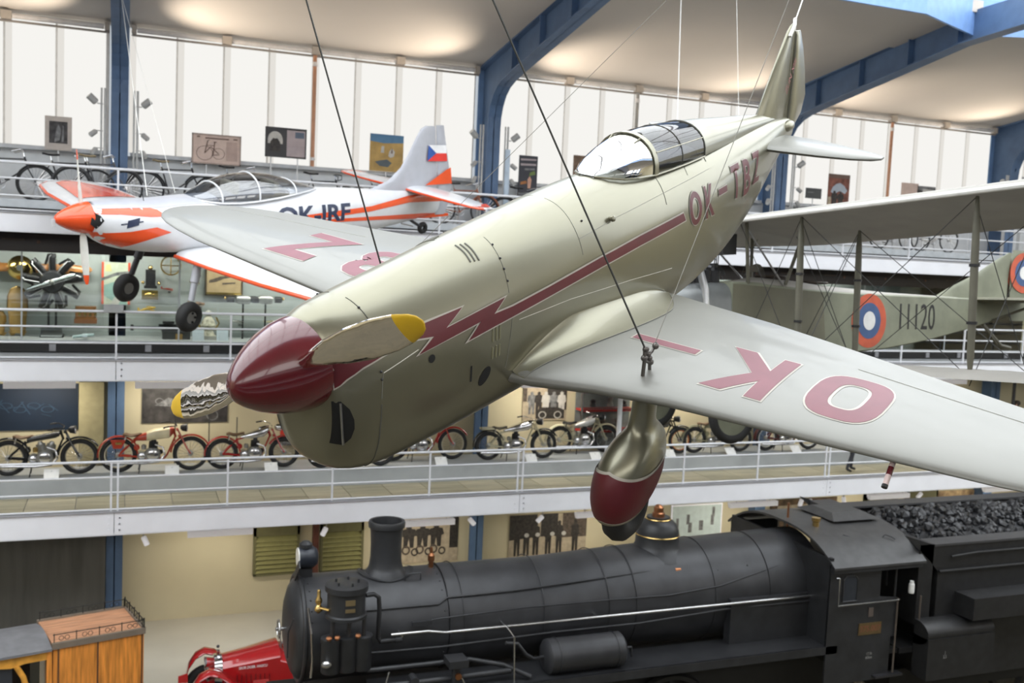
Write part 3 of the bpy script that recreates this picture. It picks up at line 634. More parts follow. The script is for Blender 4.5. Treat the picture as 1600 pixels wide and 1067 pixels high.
# dome with two brass rings and the safety valve
MB().lathe([(.58,3.55),(.50,3.62),(.42,3.69),(.385,3.76),(.378,3.90),(.372,4.0),(.34,4.10),(.27,4.17),(.20,4.205),(.20,4.24),(.08,4.24)], (8.8,0,0), (0,0,1), 40).build('dome', loco_m, L, smooth=40)
MB().torus((8.8,0,3.93), (0,0,1), .376, .014, 40, 6).build('brass_ring', brass, L, smooth=50); MB().torus((8.8,0,4.205), (0,0,1), .215, .014, 32, 6).build('brass_ring', brass, L, smooth=50)
MB().lathe([(.11,4.24),(.11,4.30),(.085,4.32),(.085,4.40),(.05,4.44),(.02,4.45)], (8.8,0,0), (0,0,1), 20).build('safety_valve', copper, L, smooth=40)
MB().lathe([(.04,3.62),(.04,3.72),(.055,3.74),(.055,3.82),(.03,3.86),(.02,3.95)], (5.02-.35,-.0,0), (0,0,1), 12).build('top_valve', copper, L)
MB().tube([(4.15,-.35,3.56),(4.15,-.35,3.66),(4.4,-.35,3.66),(4.4,-.35,3.56)], .014, 6).build('lifting_handle', loco_m, L)
# air pump on the near side: upper steam cylinder, three lower air cylinders, brass fittings
pump = [(3.07,-1.10)]
MB().lathe([(.28,3.35),(.30,3.36),(.30,3.40),(.275,3.42),(.275,3.74),(.31,3.75),(.31,3.83),(.27,3.845),(.05,3.845)], (3.07,-1.10,0), (0,0,1), 28).build('air_pump', loco_m, L, smooth=40)
for k in range(5):
    a = k*1.25; MB().cyl((3.07+.17*cos(a),-1.10+.17*sin(a),3.84),(3.07+.17*cos(a),-1.10+.17*sin(a),3.89), .018, n=6).build('stud', loco_m, L)
MB().box(3.0,3.14,-1.385,-1.372,3.60,3.68).build('maker_plate', mat('dull_brass_plate', (.25,.19,.10), .45, .6), L); MB().box(3.0,3.14,-1.385,-1.372,3.50,3.55).build('maker_plate', mat('dull_brass_plate', (.25,.19,.10), .45, .6), L)
for x in (2.86, 3.1, 3.32):
    MB().lathe([(.13,2.55),(.14,2.57),(.14,2.98),(.15,3.0),(.15,3.06),(.11,3.08)], (x,-1.12,0), (0,0,1), 20).build('pump_cylinder', loco_m, L, smooth=40)
    MB().cyl((x,-1.2,3.08),(x,-1.2,3.35), .03, n=8).build('pump_rod', dark_metal, L)
for x in (2.80, 2.92, 3.22): MB().lathe([(.03,0),(.045,.03),(.03,.06)], (x,-1.27,3.08), (0,0,1), 10).build('brass_oiler', copper, L)
MB().lathe([(.025,3.42),(.06,3.46),(.06,3.5),(.03,3.54),(.05,3.58),(.05,3.62),(.028,3.66),(.028,3.74),(.02,3.76)], (2.68,-1.05,0), (0,0,1), 12).build('brass_lubricator', brass, L, smooth=40)
MB().tube([(2.68,-1.05,3.5),(2.8,-1.2,3.5),(2.9,-1.15,3.5)], .02, 8).build('brass_pipe', brass, L)
MB().tube([(2.56,-.9,3.45),(2.6,-1.0,3.1),(2.62,-1.02,2.7),(2.6,-1.02,2.45)], .016, 8).build('bright_rod', bright, L)
MB().sph((2.78,-1.25,2.72), .06, 10, 6, (1.3,1,1)).build('drain_cup', bright, L)
MB().tube([(3.36,-1.1,3.64),(3.48,-1.08,3.64),(3.56,-1.06,3.58),(3.58,-1.04,3.4),(3.58,-1.02,2.95),(3.62,-1.0,2.88),(3.9,-.98,2.88)], .034, 10).build('steam_pipe', loco_m, L, smooth=50)
MB().lathe([(.05,0),(.05,.1)], (3.85,-.98,2.88), (1,0,0), 10).build('pipe_union', loco_m, L)
# boiler side fittings
def along(z, x0, x1, y): return [(x0, y, z), (x1, y, z)]
MB().tube([(3.4,-.70,3.26),(4.6,-.70,3.26),(4.75,-.66,3.34),(5.9,-.66,3.36),(8.45,-.60,3.48),(8.75,-.45,3.62)], .016, 8).build('feed_pipe', loco_m, L, smooth=50)
MB().tube([(4.3,-.84,3.06),(4.6,-.83,3.08),(5.95,-.83,3.13),(7.4,-.84,3.13),(8.6,-.85,3.12),(9.6,-.85,3.2),(10.3,-.80,3.34),(11.2,-.70,3.50)], .014, 8).build('regulator_pipe', loco_m, L, smooth=50)
MB().bar((4.15,-.86,3.04),(4.45,-.86,3.05), .05, .07).build('lubricator_box', loco_m, L)
MB().tube([(3.78,-1.0,2.965),(4.35,-1.0,2.965),(4.62,-1.0,2.92),(4.85,-1.0,2.92),(11.6,-1.0,2.93)], .024, 10).build('handrail', bright, L, smooth=50)
for x in (3.95, 5.6, 7.2, 8.6, 10.2, 11.2): MB().cyl((x,-1.0,2.93),(x,-.80,2.93), .018, n=8).build('handrail_knob', bright, L)
MB().tube([(8.9,-.62,3.46),(11.4,-.62,3.50)], .014, 8).build('upper_rod', bright, L); MB().lathe([(.04,0),(.04,.1)], (8.82,-.62,3.46), (1,0,0), 10).build('valve', copper, L)
MB().tube([(5.62,-1.0,2.93),(5.62,-1.35,2.88),(5.62,-1.42,2.2)], .014, 8).build('stanchion', bright, L)
for x, z in ((9.65,3.38),(10.25,3.42)):
    o = MB().torus((x,-.68,z), (0,-1,.55), .085, .018, 20, 6).build('inspection_plug', loco_m, L, smooth=50)
    for a in (0, 2.1, 4.2): MB().cyl((x,-.69,z),(x+.08*cos(a),-.69-.03*sin(a),z+.07*sin(a)), .012, n=5).build('plug_arm', loco_m, o)
# firebox side sheet, running board, reservoir, valve gear
MB().box(9.75,11.5,-.98,-.80,2.2,2.98).build('firebox_side', loco_m, L); MB().box(9.75,11.5,.80,.98,2.2,2.98).build('firebox_side', loco_m, L)
MB().box(3.5,11.6,-1.5,-.72,2.14,2.2).build('running_board', loco_m, L); MB().box(3.5,11.6,.72,1.5,2.14,2.2).build('running_board', loco_m, L)
MB().box(3.5,11.6,-1.52,-1.48,2.06,2.2).build('valance', loco_m, L); MB().box(3.5,11.6,1.48,1.52,2.06,2.2).build('valance', loco_m, L)
rs = MB().lathe([(.10,-.02),(.22,0),(.27,.04),(.27,1.30),(.22,1.345),(.10,1.36)], (6.2,-1.22,2.46), (1,0,0), 28).build('air_reservoir', loco_g, L, smooth=40)
for x in (6.38, 7.38): MB().torus((x,-1.22,2.46), (1,0,0), .273, .012, 28, 6).build('strap', loco_m, rs, smooth=50)
MB().tube([(6.2,-1.22,2.46),(6.0,-1.25,2.46),(5.85,-1.28,2.56),(5.7,-1.3,2.75),(5.5,-1.3,2.78)], .03, 8).build('reservoir_pipe', loco_m, L, smooth=50)
MB().tube([(7.54,-1.22,2.46),(7.72,-1.22,2.46),(7.74,-1.22,2.3)], .02, 8).build('reservoir_pipe', loco_m, L)
MB().tube([(3.4,-.95,2.70),(4.6,-.95,2.68),(6.5,-.93,2.72),(8.0,-.93,2.72),(9.7,-.95,2.82),(11.4,-1.0,2.84)], .02, 8).build('long_pipe', loco_m, L, smooth=50)
MB().tube([(3.4,-1.1,2.5),(5.0,-1.1,2.5),(5.5,-1.25,2.42),(5.9,-1.4,2.25)], .04, 8).build('long_pipe', loco_m, L, smooth=50)
MB().tube([(3.2,-1.3,2.32),(4.2,-1.3,2.32),(5.6,-1.3,2.34)], .05, 8).build('long_pipe', loco_m, L, smooth=50)
bx_ = MB().box(4.55,4.85,-1.5,-1.2,2.55,2.66).build('lubricator', loco_m, L); MB().cyl((4.7,-1.38,2.3),(4.7,-1.38,2.56), .07, n=12).build('lubricator_body', loco_m, bx_); MB().cyl((4.7,-1.46,2.42),(4.7,-1.5,2.42), .05, n=12).build('sight_glass', copper, bx_)
MB().lathe([(.06,0),(.06,.2)], (4.05,-1.25,2.4), (0,-1,0), 12).build('check_valve', loco_m, L)
for p, q in (((3.65,-1.45,2.6),(3.5,-1.5,2.1)), ((4.75,-1.5,2.4),(4.9,-1.52,2.1))): MB().cyl(p, q, .012, n=6).build('rod', bright, L)
# frame, cylinders, wheels
MB().box(2.2,12.8,-.62,.62,1.0,1.75).build('main_frame', loco_b, L); MB().box(2.1,2.35,-1.4,1.4,1.0,1.45).build('buffer_beam', mat('buffer_red', (.35,.02,.02), .5), L)
for s in (-1, 1):
    MB().lathe([(.42,0),(.44,.03),(.44,1.05),(.42,1.08)], (2.9,s*1.08,1.45), (1,0,0), 24).build('cylinder', loco_b, L, smooth=40)
    MB().lathe([(.14,0),(.06,.05),(.06,.35),(.2,.36),(.2,.4)], (2.1,s*.9,1.22), (-1,0,0), 16).build('buffer', loco_b, L)
def loco_wheel(x, s, R):
    o = MB().torus((x,s*.72,R), (0,1,0), R-.07, .07, 36, 6).build('wheel', loco_b, L, smooth=50)
    MB().lathe([(.16,-.08),(.16,.1)], (x,s*.72,R), (0,1,0), 16).build('hub', loco_b, o)
    for k in range(12):
        a = k*pi/6; MB().bar((x,s*.72,R), (x+(R-.1)*cos(a), s*.72, R+(R-.1)*sin(a)), .05, .06).build('spoke', loco_b, o)
for s in (-1, 1):
    for x, R in ((3.4,.5),(5.2,.85),(7.0,.85),(8.8,.85),(10.8,.5)): loco_wheel(x, s, R)
    MB().bar((3.9,s*.98,1.3),(7.0,s*.98,.75), .06, .14).build('main_rod', dark_metal, L); MB().bar((5.2,s*.95,.7),(8.8,s*.95,.7), .06, .12).build('coupling_rod', dark_metal, L)
# cab
cab_m = loco_m
def roofp(x, t, dz=0.): # t -1..1 across
    y = t*1.62; return (x, y, 4.07-.46*abs(t)**2.8+dz)
rf = MB(); N = 20
rings = []
for x in (11.35, 13.35):
    top = [roofp(x, -1+2*j/N) for j in range(N+1)]; bot = [roofp(x, 1-2*j/N, -.04) for j in range(N+1)]; rings.append(top+bot)
rf.loft(rings).build('cab_roof', mat('cab_roof_grey', (.055,.055,.056), .45, .1, var=.12), L, smooth=40)
MB().box(11.35,13.3,-1.6,-1.52,3.5,3.62).build('rain_strip', loco_m, L)
v_ = MB().box(12.25,13.1,-.45,.45,3.98,4.10).build('roof_vent', loco_m, L); MB().add([(12.15,-.55,4.10),(13.2,-.55,4.10),(13.2,.55,4.10),(12.15,.55,4.10),(12.3,-.3,4.2),(13.0,-.3,4.2),(13.0,.3,4.2),(12.3,.3,4.2)], [(3,2,1,0),(4,5,6,7),(0,1,5,4),(1,2,6,5),(2,3,7,6),(3,0,4,7)]).build('vent_cap', mat('cab_roof_grey', (.055,.055,.056), .45), v_)
for x, y in ((12.1,-.95),(12.9,-1.1)): MB().tube([(x-.1,y,3.93),(x-.05,y,3.97),(x+.05,y-.05,3.94),(x+.1,y-.1,3.90)], .012, 6).build('roof_handle', loco_m, L)
MB().lathe([(.10,3.95),(.10,4.0),(.06,4.02),(.06,4.12),(.08,4.14),(.08,4.2)], (11.75,-.55,0), (0,0,1), 12).build('whistle', brass, L); MB().cyl((11.55,.0,3.9),(11.55,0,4.35), .02, n=8).build('whistle_pipe', copper, L)
for y0, y1, s in ((-1.52,-1.48,-1), (1.48,1.52,1)):
    MB().prism([(11.36,2.25),(12.85,2.25),(12.85,2.95),(12.45,3.0),(12.45,3.62),(11.36,3.62),(11.36,2.25),(11.36,1.6),(12.7,1.6),(12.7,2.25)][:6], (0,y0,0), (1,0,0), (0,0,1), (0,y1-y0,0)).build('cab_side', loco_m, L)
MB().box(11.36,12.75,-1.52,-1.48,1.5,2.25).build('cab_skirt', loco_m, L); MB().box(11.36,12.75,1.48,1.52,1.5,2.25).build('cab_skirt', loco_m, L)
MB().box(11.36,11.42,-1.5,1.5,2.2,3.75).build('cab_front', loco_m, L); MB().box(11.4,13.2,-1.45,1.45,1.9,1.98).build('cab_floor', loco_b, L)
wn_ = MB().prism([(-.15,0),(.15,0),(.15,.38),(.09,.45),(-.09,.45),(-.15,.38)], (11.78,-1.53,2.98), (1,0,0), (0,0,1), (0,.012,0)).build('cab_window', mat('cab_window_glass', (.03,.035,.045), .1), L)
MB().tube([(11.63,-1.53,2.98),(11.93,-1.53,2.98),(11.93,-1.53,3.36),(11.87,-1.53,3.43),(11.69,-1.53,3.43),(11.63,-1.53,3.36)], .014, 6, closed=True).build('window_frame', loco_m, wn_)
MB().tube([(11.45,-1.56,3.42),(11.5,-1.58,3.42),(11.5,-1.58,2.93),(12.8,-1.58,2.93),(12.86,-1.56,2.93)], .014, 8).build('cab_handrail', bright, L, smooth=40)
for x in (12.83, 13.35): MB().cyl((x,-1.55,1.6),(x,-1.55,2.95), .016, n=8).build('grab_pole', mat('worn_handrail', (.18,.15,.13), .4, .6), L)
MB().cyl((12.8,-1.5,2.9),(12.8,-1.5,3.6), .018, n=8).build('roof_pillar', loco_m, L)
plt = MB().box(12.03,12.52,-1.535,-1.52,2.34,2.55).build('number_plate', mat('cast_brass_plate', (.16,.11,.05), .45, .5), L)
v, f = text2d('375.007', .15, .002, .95); MB().add([(12.275+x,-1.537,2.445+y) for x, y in v], f).build('plate_lettering', mat('red_brown_lettering', (.22,.08,.04), .5), plt)
MB().box(12.22,12.32,-1.535,-1.52,2.66,2.82).build('small_plate', mat('small_grey_plate', (.10,.08,.07), .5), L)
v, f = text2d('17.5t\n60km', .07, .001, .9); MB().add([(12.3+x,-1.525,1.95+y) for x, y in v], f).build('painted_lettering', mat('faded_white_lettering', (.25,.25,.24), .6), L)
for z, y in ((1.55,-1.62),(1.2,-1.7),(.85,-1.75)): MB().box(12.4,13.0,y,-1.45,z,z+.04).build('cab_step', dark_metal, L)
MB().cyl((11.7,-.5,2.3),(11.7,-.5,3.4), .10, n=12).build('gauge_pillar', dark_metal, L)
for k in range(9): MB().tube([(11.6,-1.1+k*.25,3.1),(11.9+.05*(k%3),-1.15+k*.25,3.05-.1*(k%2)),(12.2,-1.2+k*.25,3.0)], .02, 6).build('backhead_pipe', dark_metal, L)
# tender
T_ = thing('locomotive_tender', 'black tender heaped with coal coupled behind the steam locomotive', 'tender', (0, 15.0, 0))
tm = mat('tender_black', (.018,.018,.019), .5, .1, var=.15)
MB().box(13.75,19.5,-1.5,1.5,1.3,3.35).build('tank', tm, T_)
MB().prism([(12.95,4.05),(13.6,3.85),(19.5,3.85),(19.5,3.35),(13.75,3.35),(13.55,3.55)], (0,-1.50,0), (1,0,0), (0,0,1), (0,.04,0)).build('coal_side', tm, T_)
MB().prism([(12.95,4.05),(13.6,3.85),(19.5,3.85),(19.5,3.35),(13.75,3.35),(13.55,3.55)], (0,1.46,0), (1,0,0), (0,0,1), (0,.04,0)).build('coal_side', tm, T_)
MB().box(13.62,19.5,-1.52,-1.15,3.82,3.86).build('coal_ledge', mat('tender_ledge_grey', (.05,.05,.052), .45), T_); MB().box(13.62,19.5,1.15,1.52,3.82,3.86).build('coal_ledge', mat('tender_ledge_grey', (.05,.05,.052), .45), T_)
MB().box(13.30,13.62,-1.5,1.5,2.4,3.86).build('front_bulkhead', tm, T_); MB().box(13.2,13.75,.6,1.5,3.84,3.95).build('locker_top', mat('tender_ledge_grey', (.05,.05,.052), .45), T_)
MB().tube([(13.75,-1.53,3.36),(19.5,-1.53,3.36)], .025, 8).build('tank_rail', tm, T_); MB().tube([(14.0,-1.54,3.62),(14.6,-1.54,3.66),(19.5,-1.54,3.66)], .02, 8).build('tank_rail', tm, T_)
MB().box(14.2,19.5,-1.95,-1.5,2.55,2.95).build('side_tank', tm, T_)
MB().loft([[(x,-1.55-.30*sin(a)*(1 if a < pi else 0),2.30-.0+.22*cos(a)) for a in [pi*j/10 for j in range(11)]]+[(x,-1.5,2.08),(x,-1.5,2.52)] for x in (13.3,14.85)]).build('tool_box', tm, T_, smooth=40)
MB().box(13.3,14.85,-1.86,-1.5,1.5,2.25).build('tool_locker', tm, T_)
MB().lathe([(.045,0),(.05,.02),(.05,.16),(.035,.19),(.035,.22)], (13.12,-1.55,3.02), (0,0,1), 14).build('lamp_glass', mat('white_enamel', (.8,.8,.78), .3), T_)
MB().box(13.0,13.7,-1.5,1.5,1.9,2.0).build('tender_platform', tm, T_); MB().lathe([(.02,0),(.02,.5),(.08,.5),(.08,.54)], (13.15,-.9,2.95), (0,0,1), 12).build('handbrake', dark_metal, T_)
v, f = text2d('J\n3,5', .08, .001, .9); MB().add([(13.7+x,-1.865,1.95+y) for x, y in v], f).build('painted_lettering', mat('faded_white_lettering', (.25,.25,.24), .6), T_)
MB().box(13.4,19.4,-.9,.9,.8,1.3).build('underframe', loco_b, T_)
for x in (14.3, 15.8, 17.3, 18.8):
    for s in (-1, 1): MB().torus((x,s*.72,.5), (0,1,0), .42, .08, 28, 6).build('wheel', loco_b, T_, smooth=50)
# coal
coal_m = mat('coal', (.026,.027,.030), .38, .1, var=.5, scale=9)
heap = MB(); nx, ny = 40, 20; vs_ = []
def coal_z(x, y): return 3.55+.42*math.exp(-((y)/1.0)**2)*min(1, max(0, (x-13.6)/.8))+.05*sin(x*5.1)*cos(y*4.3)
for i in range(nx+1):
    for j in range(ny+1): x = 13.62+5.8*i/nx; y = -1.44+2.88*j/ny; vs_.append((x, y, coal_z(x, y)))
heap.add(vs_, [(i*(ny+1)+j, (i+1)*(ny+1)+j, (i+1)*(ny+1)+j+1, i*(ny+1)+j+1) for i in range(nx) for j in range(ny)])
hb = heap.build('coal_heap', coal_m, None, fix=False); hb.location = (0, 15, 0); tag(hb, 'mass of black coal filling the tender under the loose lumps', 'coal', None, 'stuff')
protos = []
for k in range(5):
    b = bmesh.new(); bmesh.ops.create_icosphere(b, subdivisions=1, radius=1)
    for q in b.verts: q.co = Vector((q.co.x*random.uniform(.7,1.15), q.co.y*random.uniform(.6,1.0), q.co.z*random.uniform(.5,.9)))
    me = bpy.data.meshes.new('coal_lump'); b.to_mesh(me); b.free(); me.materials.append(coal_m); protos.append(me)
cl_pts = []
for i in range(300):
    x = 13.75+4.1*(i % 30)/30+random.uniform(-.06,.06); y = -1.08+2.45*(i//30)/10+random.uniform(-.1,.1); cl_pts.append((x, y))
for i, (x, y) in enumerate(cl_pts):
    o = bpy.data.objects.new('coal_lump', protos[i % 5]); col.objects.link(o); s = random.uniform(.075,.125)
    o.location = (x, 15+y, coal_z(x, y)+s*.35); o.scale = (s, s, s); o.rotation_euler = (random.random()*6, random.random()*6, random.random()*6)
    tag(o, 'loose lump of black coal lying on top of the tender', 'coal', 'coal lumps on the tender')
lump = MB()
for i in range(900):
    x = random.uniform(13.7,19.3); y = random.uniform(-1.12,1.4); s = random.uniform(.05,.10); z = coal_z(x, y)+s*.2
    me = protos[i % 5]; R_ = Matrix.Rotation(random.random()*6, 4, 'Z') @ Matrix.Rotation(random.random()*6, 4, 'X')
    lump.add([(R_ @ (p.co*s))+Vector((x, y, z)) for p in me.vertices], [tuple(p.vertices) for p in me.polygons])
lo_ = lump.build('coal_rubble', coal_m, None, fix=False); lo_.location = (0,15,0); tag(lo_, 'small coal rubble packed between the larger lumps on the tender', 'coal', None, 'stuff')
# track
for y in (14.25, 15.75): tag(MB().box(1.5,19.8,y-.035,y+.035,.0,.02).box(1.5,19.8,y-.02,y+.02,.02,.06).build('track_rail', steel), '%s steel rail under the locomotive' % ('near' if y < 15 else 'far'), 'rail', 'rails under the locomotive')

# ================================================================ THE RED AND WHITE AEROPLANE
def plane_matrix(T, A, P, U):
    return Matrix(((A[0], -P[0], U[0], T[0]), (A[1], -P[1], U[1], T[1]), (A[2], -P[2], U[2], T[2]), (0, 0, 0, 1)))
red_p = thing('trainer_aeroplane', 'white and orange-red two-seat aeroplane with red spinner hanging behind the silver one', 'aeroplane',
    mw=plane_matrix((-0.866, 14.8995, 8.8753), (0.8688, 0.484, 0.1049), (0.4952, -0.8462, -0.197), (0.0065, -0.2231, 0.9748)))
r_white = mat('aeroplane_white_grey', (.66, .67, .69), .3, var=.03, coat=.4); r_grey = mat('aeroplane_pale_grey', (.42, .43, .47), .35, var=.03, coat=.3)
r_red = mat('orange_red_gloss', (.78, .085, .02), .25, var=.04, coat=.6); navy = mat('navy_lettering', (.02, .03, .07), .4)
RT_ = [(.46,.22,.19,-.24),(.52,.27,.21,-.30),(.65,.32,.225,-.38),(.9,.37,.235,-.46),(1.4,.42,.235,-.54),(2.0,.44,.27,-.575),(3.0,.45,.31,-.60),(3.8,.43,.345,-.60),(4.8,.34,.325,-.55),(5.7,.24,.28,-.47),(6.5,.15,.245,-.37),(7.2,.07,.22,-.26),(7.5,.03,.2,-.2)]
def rs_(a, u, off=0.):
    w, t, b = smooth_table(RT_, a); m = t-(t-b)*.5; k = min(abs((u-m)/((t-m) if u >= m else (m-b))), 1); return w*max(1-k**2.3, 0)**(1/2.3)+off
def rpt(a, th):
    w, t, b = smooth_table(RT_, a); m = t-(t-b)*.5; c, s = cos(th), sin(th); hh = (t-m); return h(a, w*math.copysign(abs(c)**(2/2.3), c), m+hh*math.copysign(abs(s)**(2/2.3), s))
MB().loft([[rpt(a, 2*pi*j/40) for j in range(40)] for a in [.46,.48,.52,.58,.65,.75]+[.9+.2*i for i in range(34)]]).build('fuselage', r_white, red_p, smooth=60)
MB().lathe([(.01,0),(.05,.01),(.09,.06),(.14,.15),(.19,.28),(.215,.38),(.225,.46),(.19,.47)], h(0,0,0), (1,0,0), 32).build('spinner', r_red, red_p, smooth=50)
MB().bar(h(-.02,0,.0), h(-.02,0,-.1), .02, .05).build('starter_dog', r_white, red_p)
MB().lathe([(.215,.455),(.225,.50)], h(0,0,0), (1,0,0), 28).build('spinner_plate', steel, red_p)
def rblade(sg):
    d = Vector((0, -cos(1.74), sin(1.74)))*sg; cx = Vector((1,0,0)).cross(d); tab = [(.16,.03,.026,60),(.3,.05,.02,45),(.5,.062,.014,32),(.7,.056,.01,25),(.85,.042,.008,22),(.91,.022,.005,20)]
    def ring(r):
        c, th, tw = table(tab, r); tw = rad(tw); e = cx*cos(tw)-Vector((1,0,0))*sin(tw); n_ = Vector((1,0,0))*cos(tw)+cx*sin(tw)
        return [h(.38,0,0)+d*r*1.018+e*c*cos(q)+n_*th*sin(q) for q in [2*pi*j/14 for j in range(14)]]
    o = MB().loft([ring(.14+.064*i) for i in range(11)]).build('propeller_blade', mat('propeller_white', (.68,.67,.62), .4), red_p, smooth=60)
    MB().loft([ring(.78+.013*i) for i in range(11)]).build('blade_tip', r_red, o, smooth=60)
rblade(1); rblade(-1)
def rpaint(name, poly, m, off=.006):
    for s in (1, -1): decal(name, poly, [tuple(range(len(poly)))], lambda a, u, s=s: h(a, s*rs_(max(a,.46), u, off), u), m, red_p, .12, smooth=True)
# paint scheme: grey decking, red cheek bands, red tail stripes
decal('grey_decking', [(.5,-1.15),(2.5,-1.0),(2.5,1.0),(.5,1.15)], [(0,1,2,3)], lambda a, t: (lambda p: Vector((p.x, p.y, p.z+.006)))(rpt(a, pi/2+t*.62)), r_grey, red_p, .12, smooth=True)
rpaint('red_band', [(0.393, 0.128),(0.506, 0.197),(0.756, 0.219),(1.094, 0.198),(1.338, 0.144),(1.464, 0.053),(1.2, 0.052),(0.795, 0.094),(0.475, 0.096)], r_red)
rpaint('red_band', [(0.367, -0.153),(0.575, -0.162),(0.907, -0.143),(1.278, -0.09),(1.505, -0.174),(1.239, -0.249),(1.026, -0.323),(0.85, -0.394),(0.734, -0.419),(0.5, -0.275)], r_red)
rpaint('air_scoop', [(0.429, 0.126),(0.517, 0.076),(0.555, 0.01),(0.471, -0.116),(0.386, -0.039)], hole, .004)
rpaint('cowl_badge', [(0.866, 0.01),(1.047, 0.048),(1.015, -0.055),(0.843, -0.096)], navy)
rpaint('cowl_badge', [(0.766, -0.032),(1.086, 0.004),(1.084, -0.013),(0.765, -0.05)], navy)
rpaint('red_stripe', [(3.442, -0.053),(4.559, -0.002),(5.516, 0.029),(6.583, 0.163),(7.538, 0.203),(7.537, 0.01),(6.568, 0.039),(5.52, -0.061),(4.564, -0.099),(3.444, -0.094)], r_red)
rpaint('red_stripe', [(3.445, -0.115),(4.567, -0.132),(5.879, -0.165),(6.995, -0.194),(7.789, -0.244),(7.798, -0.295),(7.092, -0.313),(5.9, -0.239),(4.576, -0.188),(3.449, -0.167)], r_red)
v, f = fit2d(text2d('OK-IRF', 1, .03), 1.62, .30)
for s in (1, -1):
    decal('registration', [(x*s, y) for x, y in v], f, lambda x, y, s=s: h(4.17+x, s*rs_(4.17+x, -.03+y, .009), -.03+y), navy, red_p, .1)
# tail
fin2 = [(.2,5.45,7.40,.05),(.30,5.75,7.40,.05),(.42,6.1,7.38,.048),(.65,6.38,7.34,.045),(.9,6.54,7.28,.04),(1.2,6.70,7.22,.034),(1.36,6.80,7.19,.025),(1.42,6.92,7.17,.012)]
slab(fin2, lambda k, a, q: h(a, q, k)).build('fin', r_grey, red_p, smooth=50)
rd2 = [(-.25,7.4,7.7,.03),(.1,7.42,7.80,.035),(.4,7.40,7.76,.035),(.8,7.32,7.62,.032),(1.2,7.24,7.48,.028),(1.44,7.19,7.40,.016)]
slab(rd2, lambda k, a, q: h(a, q, k)).build('rudder', r_grey, red_p, smooth=50)
def finpatch(name, poly, m, p=.058):
    for s in (1, -1): decal(name, poly, [tuple(range(len(poly)))], lambda a, u, s=s: h(a, s*p, u), m, red_p, .3)
finpatch('red_tail_flash', [(7.02,.33),(7.74,.35),(7.66,.66),(7.55,.62)], r_red)
fw = mat('flag_white', (.8,.8,.8), .5); fr_ = mat('flag_red', (.70,.04,.03), .5); fb = mat('flag_blue', (.03,.09,.33), .5)
finpatch('flag_white_half', [(7.0,.93),(7.50,.93),(7.47,1.08),(6.99,1.08)], fw); finpatch('flag_red_half', [(7.0,.78),(7.54,.78),(7.50,.93),(7.0,.93)], fr_); finpatch('flag_blue_wedge', [(7.0,.78),(7.22,.93),(6.99,1.08)], fb, .061)
for s in (1, -1):
    stab = [(.0,6.55,7.35,.06),(.5,6.52,7.32,.055),(1.1,6.50,7.2,.045),(1.6,6.52,7.05,.035),(1.8,6.58,6.95,.02),(1.86,6.66,6.86,.008)]
    o = slab(stab, lambda k, a, q: h(a, s*k, .26+q)).build('tailplane', r_white, red_p, smooth=50)
    MB().tube([h(le-.0, s*k, .26) for k, le, te, th in stab], .022, 6).build('red_edge', r_red, o, smooth=50)
    decal('red_tip', [(1.58,6.56),(1.80,6.62),(1.84,6.86),(1.58,7.04)], [(0,1,2,3)], lambda k, a, s=s: h(a, s*k, .26+.024), r_red, o, .3)
    # wings
    wt = [(.3,1.66,3.55,-.56,.17),(1.2,1.65,3.42,-.53,.155),(2.4,1.63,3.22,-.465,.14),(3.6,1.66,3.02,-.385,.12),(4.1,1.78,2.92,-.35,.10),(4.3,1.98,2.8,-.335,.06),(4.38,2.2,2.55,-.33,.03)]
    wo = MB().loft([[h(le+(te-le)*x, s*p, cl+y) for x, y in [((1-cos(pi*i/12))/2, yt((1-cos(pi*i/12))/2)*t*1.3) for i in range(13)]+[((1-cos(pi*i/12))/2, -yt((1-cos(pi*i/12))/2)*t*.9) for i in range(11, 0, -1)]] for p, le, te, cl, t in wt]).build('wing', r_white, red_p, smooth=50)
    MB().tube([h(le-.002, s*p, cl-.012) for p, le, te, cl, t in wt], .03, 8).build('red_leading_edge', r_red, wo, smooth=60)
    decal('red_wing_panel', [(2.9,1.85),(4.0,2.0),(4.2,2.3),(3.7,2.9),(3.1,3.0)], [(0,1,2,3,4)], lambda p, a, s=s: h(a, s*p, table([(r[0],)+r[1:] for r in wt], p)[2]+yt(min(max((a-table(wt, p)[0])/(table(wt, p)[1]-table(wt, p)[0]), 0), 1))*table(wt, p)[3]*1.3+.008), r_red, wo, .15)
    # undercarriage
    x0, p0 = 1.75, .80
    lg = MB().lathe([(.06,0),(.065,.35),(.045,.36),(.045,.62)], h(1.78, s*.72, -.52), h(1.59,s*.83,-1.21)-h(1.78,s*.72,-.52), 12).build('gear_leg', r_grey if s > 0 else dark_metal, red_p, smooth=40)
    MB().tube([h(1.78,s*.78,-.75), h(1.68,s*.80,-.9), h(1.6,s*.80,-1.1)], .012, 6).build('brake_hose', black_mat, lg)
    wl = MB().torus(h(1.56, s*.86, -1.34), (-.2,1,0), .145, .085, 30, 10).build('wheel', rubber, red_p, smooth=60)
    MB().lathe([(.10,-.06),(.11,-.03),(.11,.03),(.10,.06)], h(1.56, s*.86, -1.34), (-.2,1,0), 18).build('hub', mat('wheel_hub_grey', (.22,.22,.22), .4, .5), wl)
    for k in range(5):
        a = k*1.257; MB().cyl(h(1.56+.07*cos(a), s*(.86+.055), -1.34+.07*sin(a)), h(1.56+.07*cos(a), s*(.86+.068), -1.34+.07*sin(a)), .018, n=8).build('wheel_hole', hole, wl)
